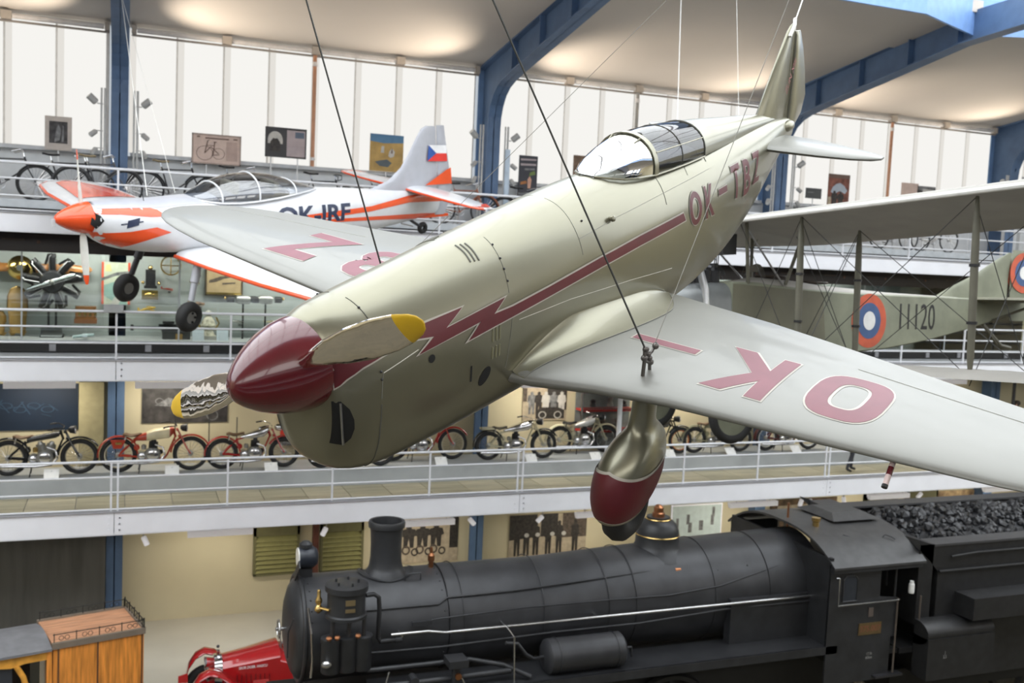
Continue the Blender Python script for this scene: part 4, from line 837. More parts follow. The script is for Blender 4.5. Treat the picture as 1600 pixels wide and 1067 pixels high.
# canopy
glz = glassmat('canopy_glass', (.86,.88,.90), .14)
def arch2(a, w, u0, top, n=14): return [h(a, w*cos(pi*j/n), u0+(top-u0)*sin(pi*j/n)**.85) for j in range(n+1)]
C2 = [(2.0,.12,.25,.275),(2.15,.26,.22,.34),(2.4,.35,.2,.47),(2.7,.385,.2,.57),(3.05,.39,.22,.61),(3.45,.37,.26,.58),(3.8,.32,.30,.50),(4.15,.22,.33,.41),(4.35,.12,.34,.36)]
MB().loft([arch2(*r) for r in C2], False, False, closed=False).build('canopy', glz, red_p, smooth=70)
for r in (C2[2], C2[4], C2[6]): MB().tube(arch2(*r), .014, 6).build('canopy_frame', r_white, red_p, smooth=60)
MB().tube([arch2(*r)[0] for r in C2]+[arch2(*r)[-1] for r in reversed(C2)], .016, 6, closed=True).build('canopy_frame', r_white, red_p)
MB().loft([arch2(2.4,.28,.2,.30), arch2(3.0,.30,.22,.34), arch2(3.7,.28,.28,.38)], True, True).build('cockpit_tub', mat('cockpit_grey', (.16,.16,.17), .6), red_p, smooth=50)
for a in (2.75, 3.5): MB().box(a-.05, a+.05, -.2, .2, .25, .48).build('seat_back', mat('seat_pale_olive', (.30,.29,.24), .7), red_p, bevel=.03)
MB().tube([h(6.75,0,-.32), h(6.95,0,-.42), h(7.05,0,-.46)], .03, 8).build('tail_leg', dark_metal, red_p); MB().torus(h(7.12,0,-.50), (0,1,0), .075, .045, 20, 8).build('tail_wheel', rubber, red_p, smooth=60)
MB().tube([h(6.45,.1,-.36), h(6.8,.05,-.44)], .015, 6).build('tail_strut', steel, red_p)
MB().cyl(h(1.25,.1,.22), h(1.2,.1,.42), .006, n=6).build('aerial', dark_metal, red_p)
def rw(a, p, u): return red_p.matrix_world @ h(a, p, u)
rope('white rope from the red and white aeroplane rising past the left blue column', rw(1.3,.1,.3), (-0.207, 21.156, 14.2), .005, mat('white_rope', (.75,.74,.70), .7))
rope('second white rope beside the left blue column top', rw(2.0,-.3,.25), (-0.321, 21.221, 14.2), .004, mat('white_rope', (.75,.74,.70), .7))

# ================================================================ THE KHAKI BIPLANE
bi = thing('biplane', 'khaki canvas biplane with roundels and black number 11120 at the right', 'biplane',
    mw=plane_matrix((6.3928, 11.8165, 8.1603), (0.9936, 0.1132, -0.002), (0.1132, -0.9926, 0.0441), (-0.003, 0.044, 0.999)))
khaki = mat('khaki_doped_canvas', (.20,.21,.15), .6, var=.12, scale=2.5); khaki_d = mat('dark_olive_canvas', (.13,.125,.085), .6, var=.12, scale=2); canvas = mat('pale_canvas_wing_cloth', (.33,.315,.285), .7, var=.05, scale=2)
strut_m = mat('olive_strut_paint', (.12,.115,.085), .5); wire = mat('bracing_wire', (.06,.06,.06), .5, .5)
# fuselage: flat-sided box girder body (aft, half width, top, bottom)
BT = [(1.35,.36,.27,-.62),(1.8,.38,.27,-.68),(2.6,.39,.21,-.72),(3.4,.38,.175,-.73),(4.4,.34,.165,-.66),(5.4,.27,.165,-.53),(6.4,.18,.16,-.36),(7.4,.07,.16,-.16),(7.9,.03,.15,-.02)]
def bside(a, u, off=0.): return table(BT, a)[0]+off
rings = []
for a in [1.35+.2*i for i in range(33)]:
    w, t, b = table(BT, a); rings.append([h(a,w,b+.02), h(a,w,t-.02), h(a,w-.03,t), h(a,-w+.03,t), h(a,-w,t-.02), h(a,-w,b+.02), h(a,-w+.03,b), h(a,w-.03,b)])
MB().loft(rings).build('fuselage', khaki, bi)
MB().loft([[h(a,w*cos(pi*j/10),t-.01+hh*sin(pi*j/10)) for j in range(11)] for a,w,t,hh in ((1.6,.34,.27,.02),(2.0,.37,.25,.11),(2.6,.36,.21,.13),(3.4,.34,.175,.10),(4.6,.30,.165,.05),(6.2,.18,.16,.02))], True, True).build('decking', canvas, bi, smooth=60)
for a, w in ((2.35,.19),(3.15,.19)): 
    MB().lathe([(w,0),(w*.98,.012)], h(a,0,table(BT,a)[1]+(.135 if a < 3 else .115)), (0,0,1), 24, sx=1.3).build('cockpit_opening', hole, bi)
    MB().torus(h(a,0,table(BT,a)[1]+(.14 if a < 3 else .12)), (0,0,1), w*1.15, .02, 24, 6).build('cockpit_rim', mat('leather_rim', (.05,.035,.025), .6), bi)
MB().loft([[h(a,.2*cos(pi*j/8),.33+tp*sin(pi*j/8)) for j in range(9)] for a,tp in ((2.0,.10),(2.08,.22))], False, False, closed=False).build('windscreen', glassmat('canopy_glass'), bi, smooth=60)
# nose: cowled inline engine with bright exhaust, radiator under the upper wing
MB().loft([[h(a,w*math.copysign(abs(cos(q))**.6,cos(q)),c+hh*math.copysign(abs(sin(q))**.6,sin(q))) for q in [2*pi*j/24 for j in range(24)]] for a,w,c,hh in ((.28,.16,-.15,.18),(.45,.28,-.16,.34),(.9,.34,-.18,.42),(1.36,.36,-.18,.44))]).build('engine_cowl', mat('cowl_grey_metal', (.20,.21,.21), .4, .5), bi, smooth=50)
for k in range(6): MB().lathe([(.08,0),(.09,.02),(.09,.22),(.06,.26),(.06,.32)], h(.55+.15*k,.0,.2), (0,0,1), 12).build('engine_cylinder', black_mat, bi)
MB().tube([h(.62,.22,.42),h(.72,.26,.44),h(.85,.28,.38),h(.92,.30,.15),h(.93,.32,-.15)], .055, 10).build('exhaust_pipe', mat('exhaust_bright_grey', (.55,.56,.57), .3, .7), bi, smooth=60)
for k in range(3): MB().tube([h(.6+.2*k,.1,.48),h(.7+.2*k,.2,.45)], .035, 8).build('exhaust_stub', dark_metal, bi)
MB().box(1.18,1.42,-.33,.33,.64,.92).build('radiator', mat('radiator_black', (.02,.02,.02), .6), bi); MB().cyl(h(1.3,0,.92),h(1.3,0,1.02), .03, n=8).build('radiator_stem', dark_metal, bi)
for k in range(3): MB().tube([h(1.3+.05*k,.1-.1*k,.66),h(1.28+.05*k,.12-.1*k,.5),h(1.4+.06*k,.1-.1*k,.42),h(1.42+.06*k,.1-.1*k,.36)], .008, 6).build('radiator_hose', dark_metal, bi)
MB().lathe([(.02,-.14),(.12,-.12),(.14,0),(.1,.06)], h(.22,0,-.1), (1,0,0), 20).build('propeller_hub', dark_metal, bi)
for sg in (1,-1):
    MB().loft([[h(.15,0,-.1)+Vector((0,-sin(.35),cos(.35)))*r*sg+Vector((cos(tw),sin(tw)*cos(.35),sin(tw)*sin(.35)))*c*cos(q)+Vector((sin(tw)*-1,cos(tw),0))*th*sin(q) for q in [2*pi*j/12 for j in range(12)]] for r,c,th,tw in ((.1,.06,.05,.9),(.4,.10,.03,1.1),(.9,.12,.018,1.3),(1.25,.08,.01,1.4),(1.33,.02,.006,1.4))]).build('propeller_blade', mat('varnished_wood', (.30,.14,.05), .3, coat=.5, stretch=(1,1,.1)), bi, smooth=60)
# wings with ribs standing out through the cloth
def bwing(name, le, te, dz, P0, P1, s, m, dih, inc):
    rings = []; n = int((P1-P0)/.18)
    for i in range(n+1):
        p = lerp(P0, P1, i/n); tipk = max(0, (p-(P1-.5))/.5); l_ = le+.35*tipk**2; t_ = te-.1*tipk**2+(.03 if i % 2 else 0); sag = .012 if i % 2 else 0; c = t_-l_; ring = []
        for k in list(range(0, 13)): x = (1-cos(pi*k/12))/2; ring.append((x, yt(x)*.05*c*2+.05*c*4*x*(1-x)*.35-sag*sin(pi*x)))
        for k in range(11, 0, -1): x = (1-cos(pi*k/12))/2; ring.append((x, .05*c*4*x*(1-x)*.35-.012*sin(pi*x)+sag*sin(pi*x)*.6))
        rings.append([h(l_+c*x, s*p, dz+dih*p+y-inc*(x-.3)*c) for x, y in ring])
    return MB().loft(rings).build(name, m, bi, smooth=50)
for s in (1, -1):
    bwing('upper_wing', 1.22, 3.2, 1.02, .0, 6.0, s, canvas, .024, .115); bwing('lower_wing', 1.0, 2.85, -.88, .36, 5.6, s, canvas, .024, .06)
    MB().tube([h(1.215, s*p, 1.02+.024*p+.045) for p in (0, 2, 4, 5.5)], .03, 8).build('leading_edge', mat('leading_edge_white', (.75,.74,.70), .6), bi)
    for P in (1.55, 4.07):
        for A in (1.42, 2.44):
            z0, z1 = -.84+.024*P-.05*(A-1.4), 1.0+.024*P-.115*(A-1.8)
            o = MB().lathe([(.022,0),(.045,.2),(.05,.6),(.05,1.2),(.045,1.6),(.022,z1-z0)], h(A, s*P, z0), (0,0,1), 12, sx=.7, hint=(1,0,0)).build('interplane_strut', strut_m, bi, smooth=50)
            for zz in (.55, 1.15): MB().cyl(h(A,s*P,z0+zz), h(A,s*P,z0+zz+.03), .054, n=10).build('strut_band', black_mat, o)
    for a0, a1 in ((1.42, 1.62), (2.44, 2.3)): MB().cyl(h(a1, s*.36, .25), h(a0, s*.52, 1.02-.115*(a0-1.8)), .025, n=8).build('cabane_strut', strut_m, bi)
    MB().cyl(h(2.3, s*.36, .2), h(1.42, s*.5, 1.02), .014, n=6).build('cabane_brace', steel, bi)
    for A in (1.42, 2.44):
        for (p, q) in ((.4,1.55),(1.55,4.07)):
            zl, zu = -.86, 1.0-.115*(A-1.8)
            MB().cyl(h(A,s*p,zl+.024*p), h(A,s*q,zu+.024*q), .005, n=5).build('bracing_wire', wire, bi); MB().cyl(h(A,s*p,zu+.024*p), h(A,s*q,zl+.024*q), .005, n=5).build('bracing_wire', wire, bi)
    for P in (1.55, 4.07):
        MB().cyl(h(1.42,s*P,-.84),h(2.44,s*P,.93), .005, n=5).build('bracing_wire', wire, bi); MB().cyl(h(2.44,s*P,-.88),h(1.42,s*P,1.04), .005, n=5).build('bracing_wire', wire, bi)
    # roundel and number on the fuselage side
    for r, m, o in ((.405, mat('roundel_red', (.50,.09,.04), .6, var=.1), .004), (.27, mat('roundel_blue', (.045,.09,.21), .6), .007), (.14, mat('roundel_white', (.68,.68,.66), .6), .010)):
        v = [(r*cos(2*pi*j/36), r*sin(2*pi*j/36)) for j in range(36)]
        decal('roundel', v, [tuple(range(36))], lambda x, y, o=o, s=s: h(3.98+x*.93, s*bside(3.98+x*.93, 0, o), -.235+y), m, bi, .2)
    v, f = fit2d(text2d('11120', 1, .0), .86, .40)
    decal('number', [(x*s, y) for x, y in v], f, lambda x, y, s=s: h(5.10+x, s*bside(5.10+x, 0, .005), -.16+y), black_mat, bi, .25)
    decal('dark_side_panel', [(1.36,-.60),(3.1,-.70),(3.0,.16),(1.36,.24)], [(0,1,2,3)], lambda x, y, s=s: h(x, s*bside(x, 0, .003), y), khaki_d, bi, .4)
    # tail
    stab = [(.0,6.55,7.95,.05),(.6,6.62,7.98,.045),(1.2,6.9,7.95,.035),(1.55,7.25,7.8,.02)]
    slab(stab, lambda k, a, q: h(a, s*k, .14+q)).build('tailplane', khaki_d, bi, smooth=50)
    MB().cyl(h(7.3,s*.8,.10), h(7.1,s*.06,-.22), .022, n=8).build('tail_strut', strut_m, bi)
    MB().tube([h(1.6,s*.32,-.66), h(1.0,s*.75,-1.45)], .03, 8).build('gear_leg', strut_m, bi); MB().tube([h(.6,s*.28,-.5), h(1.0,s*.75,-1.45)], .03, 8).build('gear_leg', strut_m, bi)
    wl = MB().torus(h(1.0,s*.85,-1.5), (0,1,0), .32, .06, 32, 8).build('wheel', rubber, bi, smooth=60); MB().lathe([(.3,-.02),(.08,.06),(.3,.02)], h(1.0,s*.85,-1.5), (0,1,0), 24).build('wheel_cover', khaki, wl)
MB().cyl(h(1.0,.85,-1.5),h(1.0,-.85,-1.5), .03, n=8).build('axle', steel, bi)
fin3 = [(.14,5.75,7.6,.03),(.3,6.1,7.6,.03),(.55,6.75,7.62,.03),(.8,7.25,7.66,.025),(.95,7.6,7.7,.012)]
slab(fin3, lambda k, a, q: h(a, q, k)).build('fin', khaki, bi, smooth=50)
rd3 = [(-.2,7.7,8.1,.02),(.1,7.68,8.45,.025),(.5,7.66,8.55,.025),(.85,7.68,8.35,.02),(1.0,7.72,8.1,.01)]
slab(rd3, lambda k, a, q: h(a, q, k)).build('rudder', khaki, bi, smooth=50)
for s in (1,-1):
    for r, m, o in ((.36, _M['roundel_red'], .035), (.24, _M['roundel_blue'], .038), (.12, _M['roundel_white'], .041)):
        v = [(r*cos(2*pi*j/36), r*sin(2*pi*j/36)) for j in range(36)]
        decal('roundel', v, [tuple(range(36))], lambda x, y, o=o, s=s: h(7.98+x, s*o, .62+y*.95), m, bi, .3)
MB().tube([h(7.0,0,-.25),h(7.5,0,-.62),h(7.75,0,-.66)], .03, 8).build('tail_skid', strut_m, bi); MB().tube([h(6.9,.1,-.28),h(7.4,0,-.6)], .02, 6).build('skid_strut', strut_m, bi)
rope('pale rope holding the biplane hanging in front of the ceiling', bi.matrix_world @ h(1.5,-1.2,1.1), (9.51, 16.496, 14.2), .006, mat('white_rope', (.75,.74,.70), .7))
rope('faint pale rope above the silver canopy spine', bi.matrix_world @ h(1.5,.3,1.1), (10.349, 16.013, 14.2), .0025, mat('white_rope', (.75,.74,.70), .7))

# ================================================================ GALLERY ONE: MOTORCYCLES ON THE PLINTH
PZ1 = 3.77
pl = tag(MB().box(XL, XR, 21.7, 22.97, 3.40, PZ1).build('display_plinth', mat('blue_grey_plinth', (.36,.38,.39), .5, var=.08, scale=1.5)), 'long blue-grey plinth carrying the row of motorcycles on the lowest gallery', 'plinth')
for i in range(30):
    MB().box(-2.6+i*.9, -2.6+i*.9+.885, YF+.12, 21.69, 3.40, 3.425).build('floor_plank', mat('pale_oak_floor', (.45,.40,.27), .45, var=.15, scale=3, stretch=(.3,3,1)) if i % 2 else mat('pale_oak_floor_b', (.40,.36,.24), .45, var=.15, scale=3, stretch=(.3,3,1)), bpy.data.objects['floor_gallery_1'])
seat_br = mat('brown_leather_saddle', (.16,.095,.05), .6); alu = mat('cast_aluminium', (.42,.42,.40), .35, .8, var=.15)
def wheel(parent, x, z, R, rim_m, tyre=.046, spokes=20):
    w_ = MB().torus((x,0,z), (0,1,0), R-tyre, tyre, 32, 8).build('wheel', rubber, parent, smooth=60)
    MB().torus((x,0,z), (0,1,0), R-tyre*2.1, .017, 32, 6, flat=.8).build('rim', rim_m, w_, smooth=60)
    MB().lathe([(.03,-.05),(.055,-.045),(.055,-.02),(.035,-.015),(.035,.015),(.055,.02),(.055,.045),(.03,.05)], (x,0,z), (0,1,0), 14).build('hub', alu, w_)
    sp = MB()
    for k in range(spokes):
        a = 2*pi*k/spokes; sp.tube([(x+.04*cos(a+.5), .03*(-1)**k, z+.04*sin(a+.5)), (x+(R-tyre*2.2)*cos(a), 0, z+(R-tyre*2.2)*sin(a))], .0035, 4)
    sp.build('spokes', chrome, w_)
    return w_
def arcpts(x, z, R, a0, a1, n=14, y=0.): return [(x+R*cos(rad(a0+(a1-a0)*i/n)), y, z+R*sin(rad(a0+(a1-a0)*i/n))) for i in range(n+1)]
def fender(parent, x, z, R, a0, a1, m, wd=.06):
    rings = []
    for (px, _, pz) in arcpts(x, z, R, a0, a1, 16):
        d = Vector((px-x, 0, pz-z)).normalized(); c = Vector((px, 0, pz)); rings.append([c+Vector((0,wd*cos(q),0))+d*(.03*sin(q)-.0) for q in [pi*j/6 for j in range(7)]]+[c+Vector((0,wd*.93*cos(q),0))+d*(.03*sin(q)-.006) for q in [pi-pi*j/6 for j in range(7)]])
    return MB().loft(rings).build('mudguard', m, parent, smooth=60)
def moto(label, xr, wb, R, fm, tm, rim=chrome, y=22.25, tank='saddle', seat=seat_br, rack=False, lamp=True, twin=False, exh=chrome, fend=None, tank2=None, z0=PZ1, engine=alu, toolbox=None, girder=False):
    t = thing('motorcycle', label, 'motorcycle', (xr, y, z0), 0, 'motorcycles on the lowest gallery'); fend = fend or fm
    wheel(t, 0, R, R, rim); wheel(t, wb, R, R, rim)
    fender(t, 0, R, R+.025, 20, 185, fend); fender(t, wb, R, R+.025, 30, 150 if not girder else 175, fend)
    hx, hz = wb-.34, R+.52
    fr = MB(); fr.tube([(0,-.07,R),(.34,-.06,R-.03),(.45,-.05,R-.08),(wb-.55,-.05,R-.1),(wb-.48,0,R-.02),(hx+.03,0,hz-.12),(hx-.02,0,hz)], .02, 7); fr.tube([(0,.07,R),(.34,.06,R-.03),(.45,.05,R-.08),(wb-.55,.05,R-.1),(wb-.48,0,R-.02)], .02, 7)
    fr.tube([(0,-.07,R),(.30,0,R+.30),(hx-.02,0,hz-.03)], .02, 7); fr.tube([(0,.07,R),(.30,0,R+.30)], .02, 7); fr.tube([(.40,0,R-.06),(.30,0,R+.34)], .02, 7); fr.tube([(hx+.03,0,hz-.16),(hx-.03,0,hz+.03)], .026, 8)
    fr.build('frame', fm, t, smooth=50)
    fk = MB()
    for s in (-1,1): fk.tube([(wb,s*.07,R),(wb-.08,s*.07,R+.12),(hx+.06,s*.07,hz+.02)], .017, 7)
    fk.bar((hx+.06,-.09,hz), (hx+.06,.09,hz), .05, .03); fk.bar((hx+.1,-.09,hz-.14), (hx+.1,.09,hz-.14), .05, .03); fk.build('front_fork', fm, t, smooth=50)
    # tank
    if tank == 'saddle': prof = [(.30,.02,.34,.03),(.40,.09,.36,.12),(.55,.13,.39,.18),(.70,.15,.43,.22),(hx-.10,.14,.47,.23),(hx-.02,.08,.50,.14)]
    elif tank == 'drop': prof = [(.38,.03,.36,.03),(.50,.08,.38,.10),(.66,.13,.41,.17),(hx-.12,.15,.47,.21),(hx-.03,.12,.52,.16),(hx,.05,.53,.06)]
    else: prof = [(.34,.06,.36,.08),(.42,.08,.38,.12),(hx-.12,.08,.46,.13),(hx-.04,.05,.48,.09)]
    tk = MB().loft([[(x, wy*math.copysign(abs(cos(q))**.7,cos(q)), R+zc+hh*.5*math.copysign(abs(sin(q))**.7,sin(q))) for q in [2*pi*j/18 for j in range(18)]] for x, wy, zc, hh in prof]).build('fuel_tank', tm, t, smooth=60)
    if tank2: MB().loft([[(x, (wy+.005)*math.copysign(abs(cos(q))**.7,cos(q)), R+zc+(hh+.01)*.5*math.copysign(abs(sin(q))**.7,sin(q))) for q in [2*pi*j/18 for j in range(18)]] for x, wy, zc, hh in prof[2:-1]]).build('tank_panel', tank2, tk, smooth=60)
    MB().cyl((hx-.2,0,R+.53),(hx-.2,0,R+.57), .03, n=12).build('filler_cap', chrome, tk)
    # engine
    e = MB(); e.lathe([(.05,-.1),(.15,-.09),(.165,-.05),(.165,.05),(.15,.09),(.05,.1)], (.68,0,R-.0), (0,1,0), 20); e.lathe([(.04,-.09),(.09,-.085),(.095,.085),(.04,.09)], (.46,0,R-.02), (0,1,0), 16); en = e.build('crankcase', engine, t, smooth=40)
    MB().lathe([(.10,0),(.11,.012),(.06,.03)], (.68,-.10,R), (0,-1,0), 18).build('timing_cover', chrome, en, smooth=40); MB().lathe([(.055,0),(.06,.01),(.03,.025)], (.46,-.09,R-.02), (0,-1,0), 14).build('clutch_cover', chrome, en, smooth=40)
    MB().lathe([(.045,-.06),(.05,0),(.045,.06)], (.84,0,R+.05), (0,1,0), 12).build('magneto', black_mat, t, smooth=40); MB().lathe([(.06,-.05),(.06,.05)], (.36,0,R+.16), (0,1,0), 14).build('oil_tank', fm, t, smooth=40)
    for k, (dx, sl) in enumerate(((.0,.10),) if not twin else ((-.05,-.22),(.08,.22))):
        c = MB(); d = Vector((sl,0,1)).normalized(); b = Vector((.68+dx,0,R+.09))
        for j in range(7): c.lathe([(.095,0),(.095,.014)], b+d*(.028*j), d, 14)
        c.lathe([(.055,0),(.055,.2),(.04,.24)], b, d, 12); c.build('cylinder', black_mat if not twin else alu, t, smooth=30)
    MB().lathe([(.045,0),(.05,.02),(.05,.08),(.03,.1)], (.50,-.05,R+.12), (0,0,1), 12).build('carburettor', brass if twin else alu, t)
    x_ = MB().tube([(.72,-.08,R+.22),(.88,-.12,R+.16),(.92,-.13,R+.0),(.80,-.14,R-.14),(.5,-.14,R-.16),(-.25,-.14,R-.14)], [.02,.02,.022,.024,.034,.03], 9).build('exhaust_pipe', exh, t, smooth=60)
    # saddle, bars, lamp, stand
    MB().loft([[(x, wy*cos(q), R+zc+.03*sin(q)) for q in [2*pi*j/14 for j in range(14)]] for x, wy, zc in ((.08,.03,.43),(.14,.12,.44),(.24,.13,.41),(.34,.06,.42),(.42,.035,.44),(.46,.02,.44))]).build('saddle', seat, t, smooth=60)
    for s in (-1,1): MB().cyl((.14,s*.07,R+.42),(.12,s*.06,R+.30), .018, n=8).build('saddle_spring', chrome, t)
    MB().tube([(hx-.22,-.36,hz+.10),(hx-.08,-.32,hz+.13),(hx+.04,-.15,hz+.10),(hx+.04,.15,hz+.10),(hx-.08,.32,hz+.13),(hx-.22,.36,hz+.10)], .012, 7).build('handlebar', chrome if not girder else black_mat, t, smooth=50)
    for s in (-1,1): MB().cyl((hx-.24,s*.365,hz+.10),(hx-.12,s*.33,hz+.125), .017, n=8).build('grip', rubber, t)
    if lamp:
        l = MB().lathe([(.03,-.14),(.07,-.10),(.085,-.02),(.085,.0)], (hx+.26,0,hz+.04), (1,0,0), 18).build('headlamp', tm if lamp == 'tank' else black_mat, t, smooth=50); MB().lathe([(.088,-.012),(.088,.008),(.07,.012)], (hx+.26,0,hz+.04), (1,0,0), 18).build('headlamp_rim', chrome, l)
    if rack: MB().bar((-.22,0,R+.42),(.10,0,R+.42), .2, .04).build('luggage_rack', fm, t)
    if toolbox:
        b_ = MB().prism([(-.16,.20),(.14,.20),(.06,.02),(-.10,.02)], (0,-.13,R+.14), (1,0,0), (0,0,1), (0,.05,0)).build('toolbox', fm, t); MB().bar((-.06,-.134,R+.27),(.06,-.134,R+.27), .003, .05).build('badge', toolbox, b_)
    MB().tube([(.45,-.1,R-.1),(.40,-.2,-.0)], .012, 6).build('stand', black_mat, t); MB().tube([(.45,.1,R-.1),(.40,.2,0)], .012, 6).build('stand', black_mat, t)
    return t
blk = mat('black_enamel', (.012,.012,.013), .2, coat=.8); redm = mat('red_enamel', (.36,.022,.02), .25, coat=.7, var=.04); redo = mat('orange_red_enamel', (.42,.045,.02), .3, coat=.5); creamm = mat('cream_enamel', (.72,.64,.42), .3, coat=.4); ivory = mat('ivory_rim', (.66,.60,.45), .4); beige = mat('beige_enamel', (.46,.43,.30), .35, coat=.4); silver_t = mat('silver_tank_enamel', (.62,.62,.62), .2, .6)
moto('black twin-cylinder motorcycle with flat tank at the left end of the plinth', -2.12, 1.33, .37, blk, blk, twin=True, tank='flat', fend=blk, girder=True)
moto('red motorcycle with cream tank panel beside the left blue column', -.04, 1.45, .37, redo, redo, rim=ivory, tank2=creamm, toolbox=brass, girder=True)
moto('small red motorcycle with chrome tank and brown saddle', 2.07, 1.33, .34, redm, chrome, tank='drop', lamp='tank')
moto('dark motorcycle with bright wheel rims half hidden by the silver nose', 4.2, 1.35, .33, blk, blk, y=22.02)
moto('red motorcycle with rounded red tank right of the silver nose', 5.97, 1.46, .37, redm, redm, y=22.5, rim=ivory, girder=True, lamp=False)
moto('beige motorcycle with chrome tank in front of the middle blue column', 8.26, 1.44, .35, beige, chrome, rack=True, seat=mat('dark_olive_saddle', (.05,.045,.03), .6), tank='drop', fend=blk)
moto('beige motorcycle with pale tank and black seat left of the wheel spat', 10.35, 1.3, .35, beige, silver_t, y=22.75, tank='drop', seat=black_mat)
moto('black motorcycle with orange wheel hub behind the wheel spat', 12.15, 1.42, .35, blk, blk, rim=mat('orange_rim', (.55,.16,.04), .4), fend=blk)
sc_ = moto('khaki motorcycle with spare wheel seen under the near wing', 14.0, 1.42, .35, mat('khaki_enamel', (.22,.21,.13), .5), mat('khaki_enamel', (.22,.21,.13), .5))
MB().torus((.95,-.35,.62), (.2,1,.1), .27, .10, 28, 10).build('spare_wheel', rubber, sc_, smooth=60); MB().lathe([(.2,-.04),(.2,.04)], (.95,-.35,.62), (.2,1,.1), 20).build('spare_hub', dark_metal, sc_)
moto('dark red motorcycle with white rims near the walking visitor', 16.25, 1.4, .35, mat('oxblood_enamel', (.10,.02,.02), .3), redm, rim=mat('white_rim', (.75,.74,.70), .4))
# white information cards on the plinth edge
card_m = mat('white_card', (.86,.86,.84), .6)
cards = [((-1.301, 21.85, 3.811), 'in front of the black twin-cylinder motorcycle'), ((1.021, 21.85, 3.79), 'in front of the red motorcycle with cream tank'), ((3.076, 21.85, 3.799), 'in front of the small red motorcycle'), ((4.686, 21.85, 3.727), 'below the silver nose intake'),
         ((6.968, 21.85, 3.765), 'in front of the rounded red tank motorcycle'), ((9.241, 21.85, 3.797), 'in front of the chrome-tanked beige motorcycle'), ((10.973, 21.85, 3.805), 'in front of the pale-tanked beige motorcycle'), ((13.08, 21.85, 3.772), 'just right of the wheel spat'), ((14.902, 21.85, 3.818), 'below the spare wheel'), ((16.967, 21.85, 3.844), 'in front of the dark red motorcycle')]
for p, where in cards:
    t = thing('information_card', 'white sloping information card %s' % where, 'card', (p[0], 21.85, PZ1), 0, 'information cards on the plinth')
    MB().add([(-.14,-.02,.02),(.14,-.02,.02),(.14,.13,.17),(-.14,.13,.17),(-.14,-.015,.01),(.14,-.015,.01),(.14,.14,.16),(-.14,.14,.16)], [(0,1,2,3),(7,6,5,4),(0,1,5,4),(1,2,6,5),(2,3,7,6),(3,0,4,7)]).build('card', card_m, t)
    MB().bar((0,.1,.0),(0,.1,.14), .02, .02).build('stand', steel, t)
# ---------------------------------------------------------------- flat pictures on the walls
def picture(name, label, cat, a, b, Y, base, art=(), frame_=None, depth=.03, posts=None, group=None):
    """a flat framed print hung at depth Y; a, b = opposite corners (x, z); art = [(material, polygon in 0..1)]"""
    x0, x1 = sorted((a[0], b[0])); z0, z1 = sorted((a[2], b[2])); t = thing(name, label, cat, ((x0+x1)/2, Y, z0), 0, group); w_, h_ = x1-x0, z1-z0
    bd = MB().box(-w_/2, w_/2, 0, depth, 0, h_).build('panel', base, t)
    for k, (m, poly) in enumerate(art):
        MB().prism([((u-.5)*w_, v*h_) for u, v in poly], (0,-.002-.0012*k,0), (1,0,0), (0,0,1), (0,.002,0)).build('print', m, bd)
    if frame_:
        for q in ((-w_/2,-w_/2+.03,0,h_),(w_/2-.03,w_/2,0,h_),(-w_/2,w_/2,0,.03),(-w_/2,w_/2,h_-.03,h_)): MB().box(q[0],q[1],-.015,depth,q[2],q[3]).build('frame', frame_, t)
    if posts:
        for u in posts: MB().cyl(((u-.5)*w_,depth+.01,h_*.3),((u-.5)*w_,depth+.01,-(z0-9.06)), .015, n=8).build('leg', mat('white_post', (.75,.75,.75), .5), t)
    return t
def circ(cx, cy, r, n=18, asp=1.): return [(cx+r*cos(2*pi*j/n), cy+r*asp*sin(2*pi*j/n)) for j in range(n)]
def ringp(cx, cy, r, k=.86, n=22, asp=1.):
    o = circ(cx, cy, r, n, asp); i = circ(cx, cy, r*k, n, asp); return o+[o[0]]+[i[0]]+list(reversed(i))
def line(x0, y0, x1, y1, w=.012):
    d = Vector((x1-x0, y1-y0)).normalized(); n = Vector((-d.y, d.x))*w; return [(x0+n.x, y0+n.y), (x1+n.x, y1+n.y), (x1-n.x, y1-n.y), (x0-n.x, y0-n.y)]
def figure(cx, y0, hgt, w=.05): # standing person silhouette in print
    return [(cx-w*.5,y0),(cx-w*.15,y0),(cx,y0+hgt*.42),(cx+w*.15,y0),(cx+w*.5,y0),(cx+w*.55,y0+hgt*.5),(cx+w*.8,y0+hgt*.55),(cx+w*.65,y0+hgt*.82),(cx+w*.25,y0+hgt*.86),(cx+w*.3,y0+hgt*.95),(cx,y0+hgt),(cx-w*.3,y0+hgt*.95),(cx-w*.25,y0+hgt*.86),(cx-w*.65,y0+hgt*.82),(cx-w*.8,y0+hgt*.55),(cx-w*.55,y0+hgt*.5)]
ink = mat('print_black', (.035,.028,.022), .6, var=.35, scale=14); sepia = mat('print_sepia', (.46,.38,.27), .7, var=.12, scale=9); sepia_d = mat('print_dark_sepia', (.10,.075,.055), .7, var=.3, scale=14); paper = mat('print_paper', (.60,.55,.46), .7, var=.06); greyp = mat('print_grey', (.20,.20,.20), .6, var=.35, scale=10); lightp = mat('print_light_grey', (.52,.50,.46), .7, var=.1)
bluep = mat('banner_blue', (.004,.016,.040), .6, var=.15, scale=1.2); chalk = mat('banner_chalk_lines', (.025,.055,.10), .7)
bz = [(chalk, line(.08+.06*i, .35+.3*((i*37) % 10)/10, .16+.06*i, .30+.4*((i*53) % 10)/10, .006)) for i in range(12)]+[(chalk, ringp(.25+.12*i, .45+.08*(i % 2), .06, .8, 16, 1.2)) for i in range(5)]
picture('display_banner', 'large blue banner with pale chalk sketches behind the black motorcycle', 'banner', (-3.122, 23.5, 5.494), (-0.87, 23.5, 4.482), 23.5, bluep, bz)
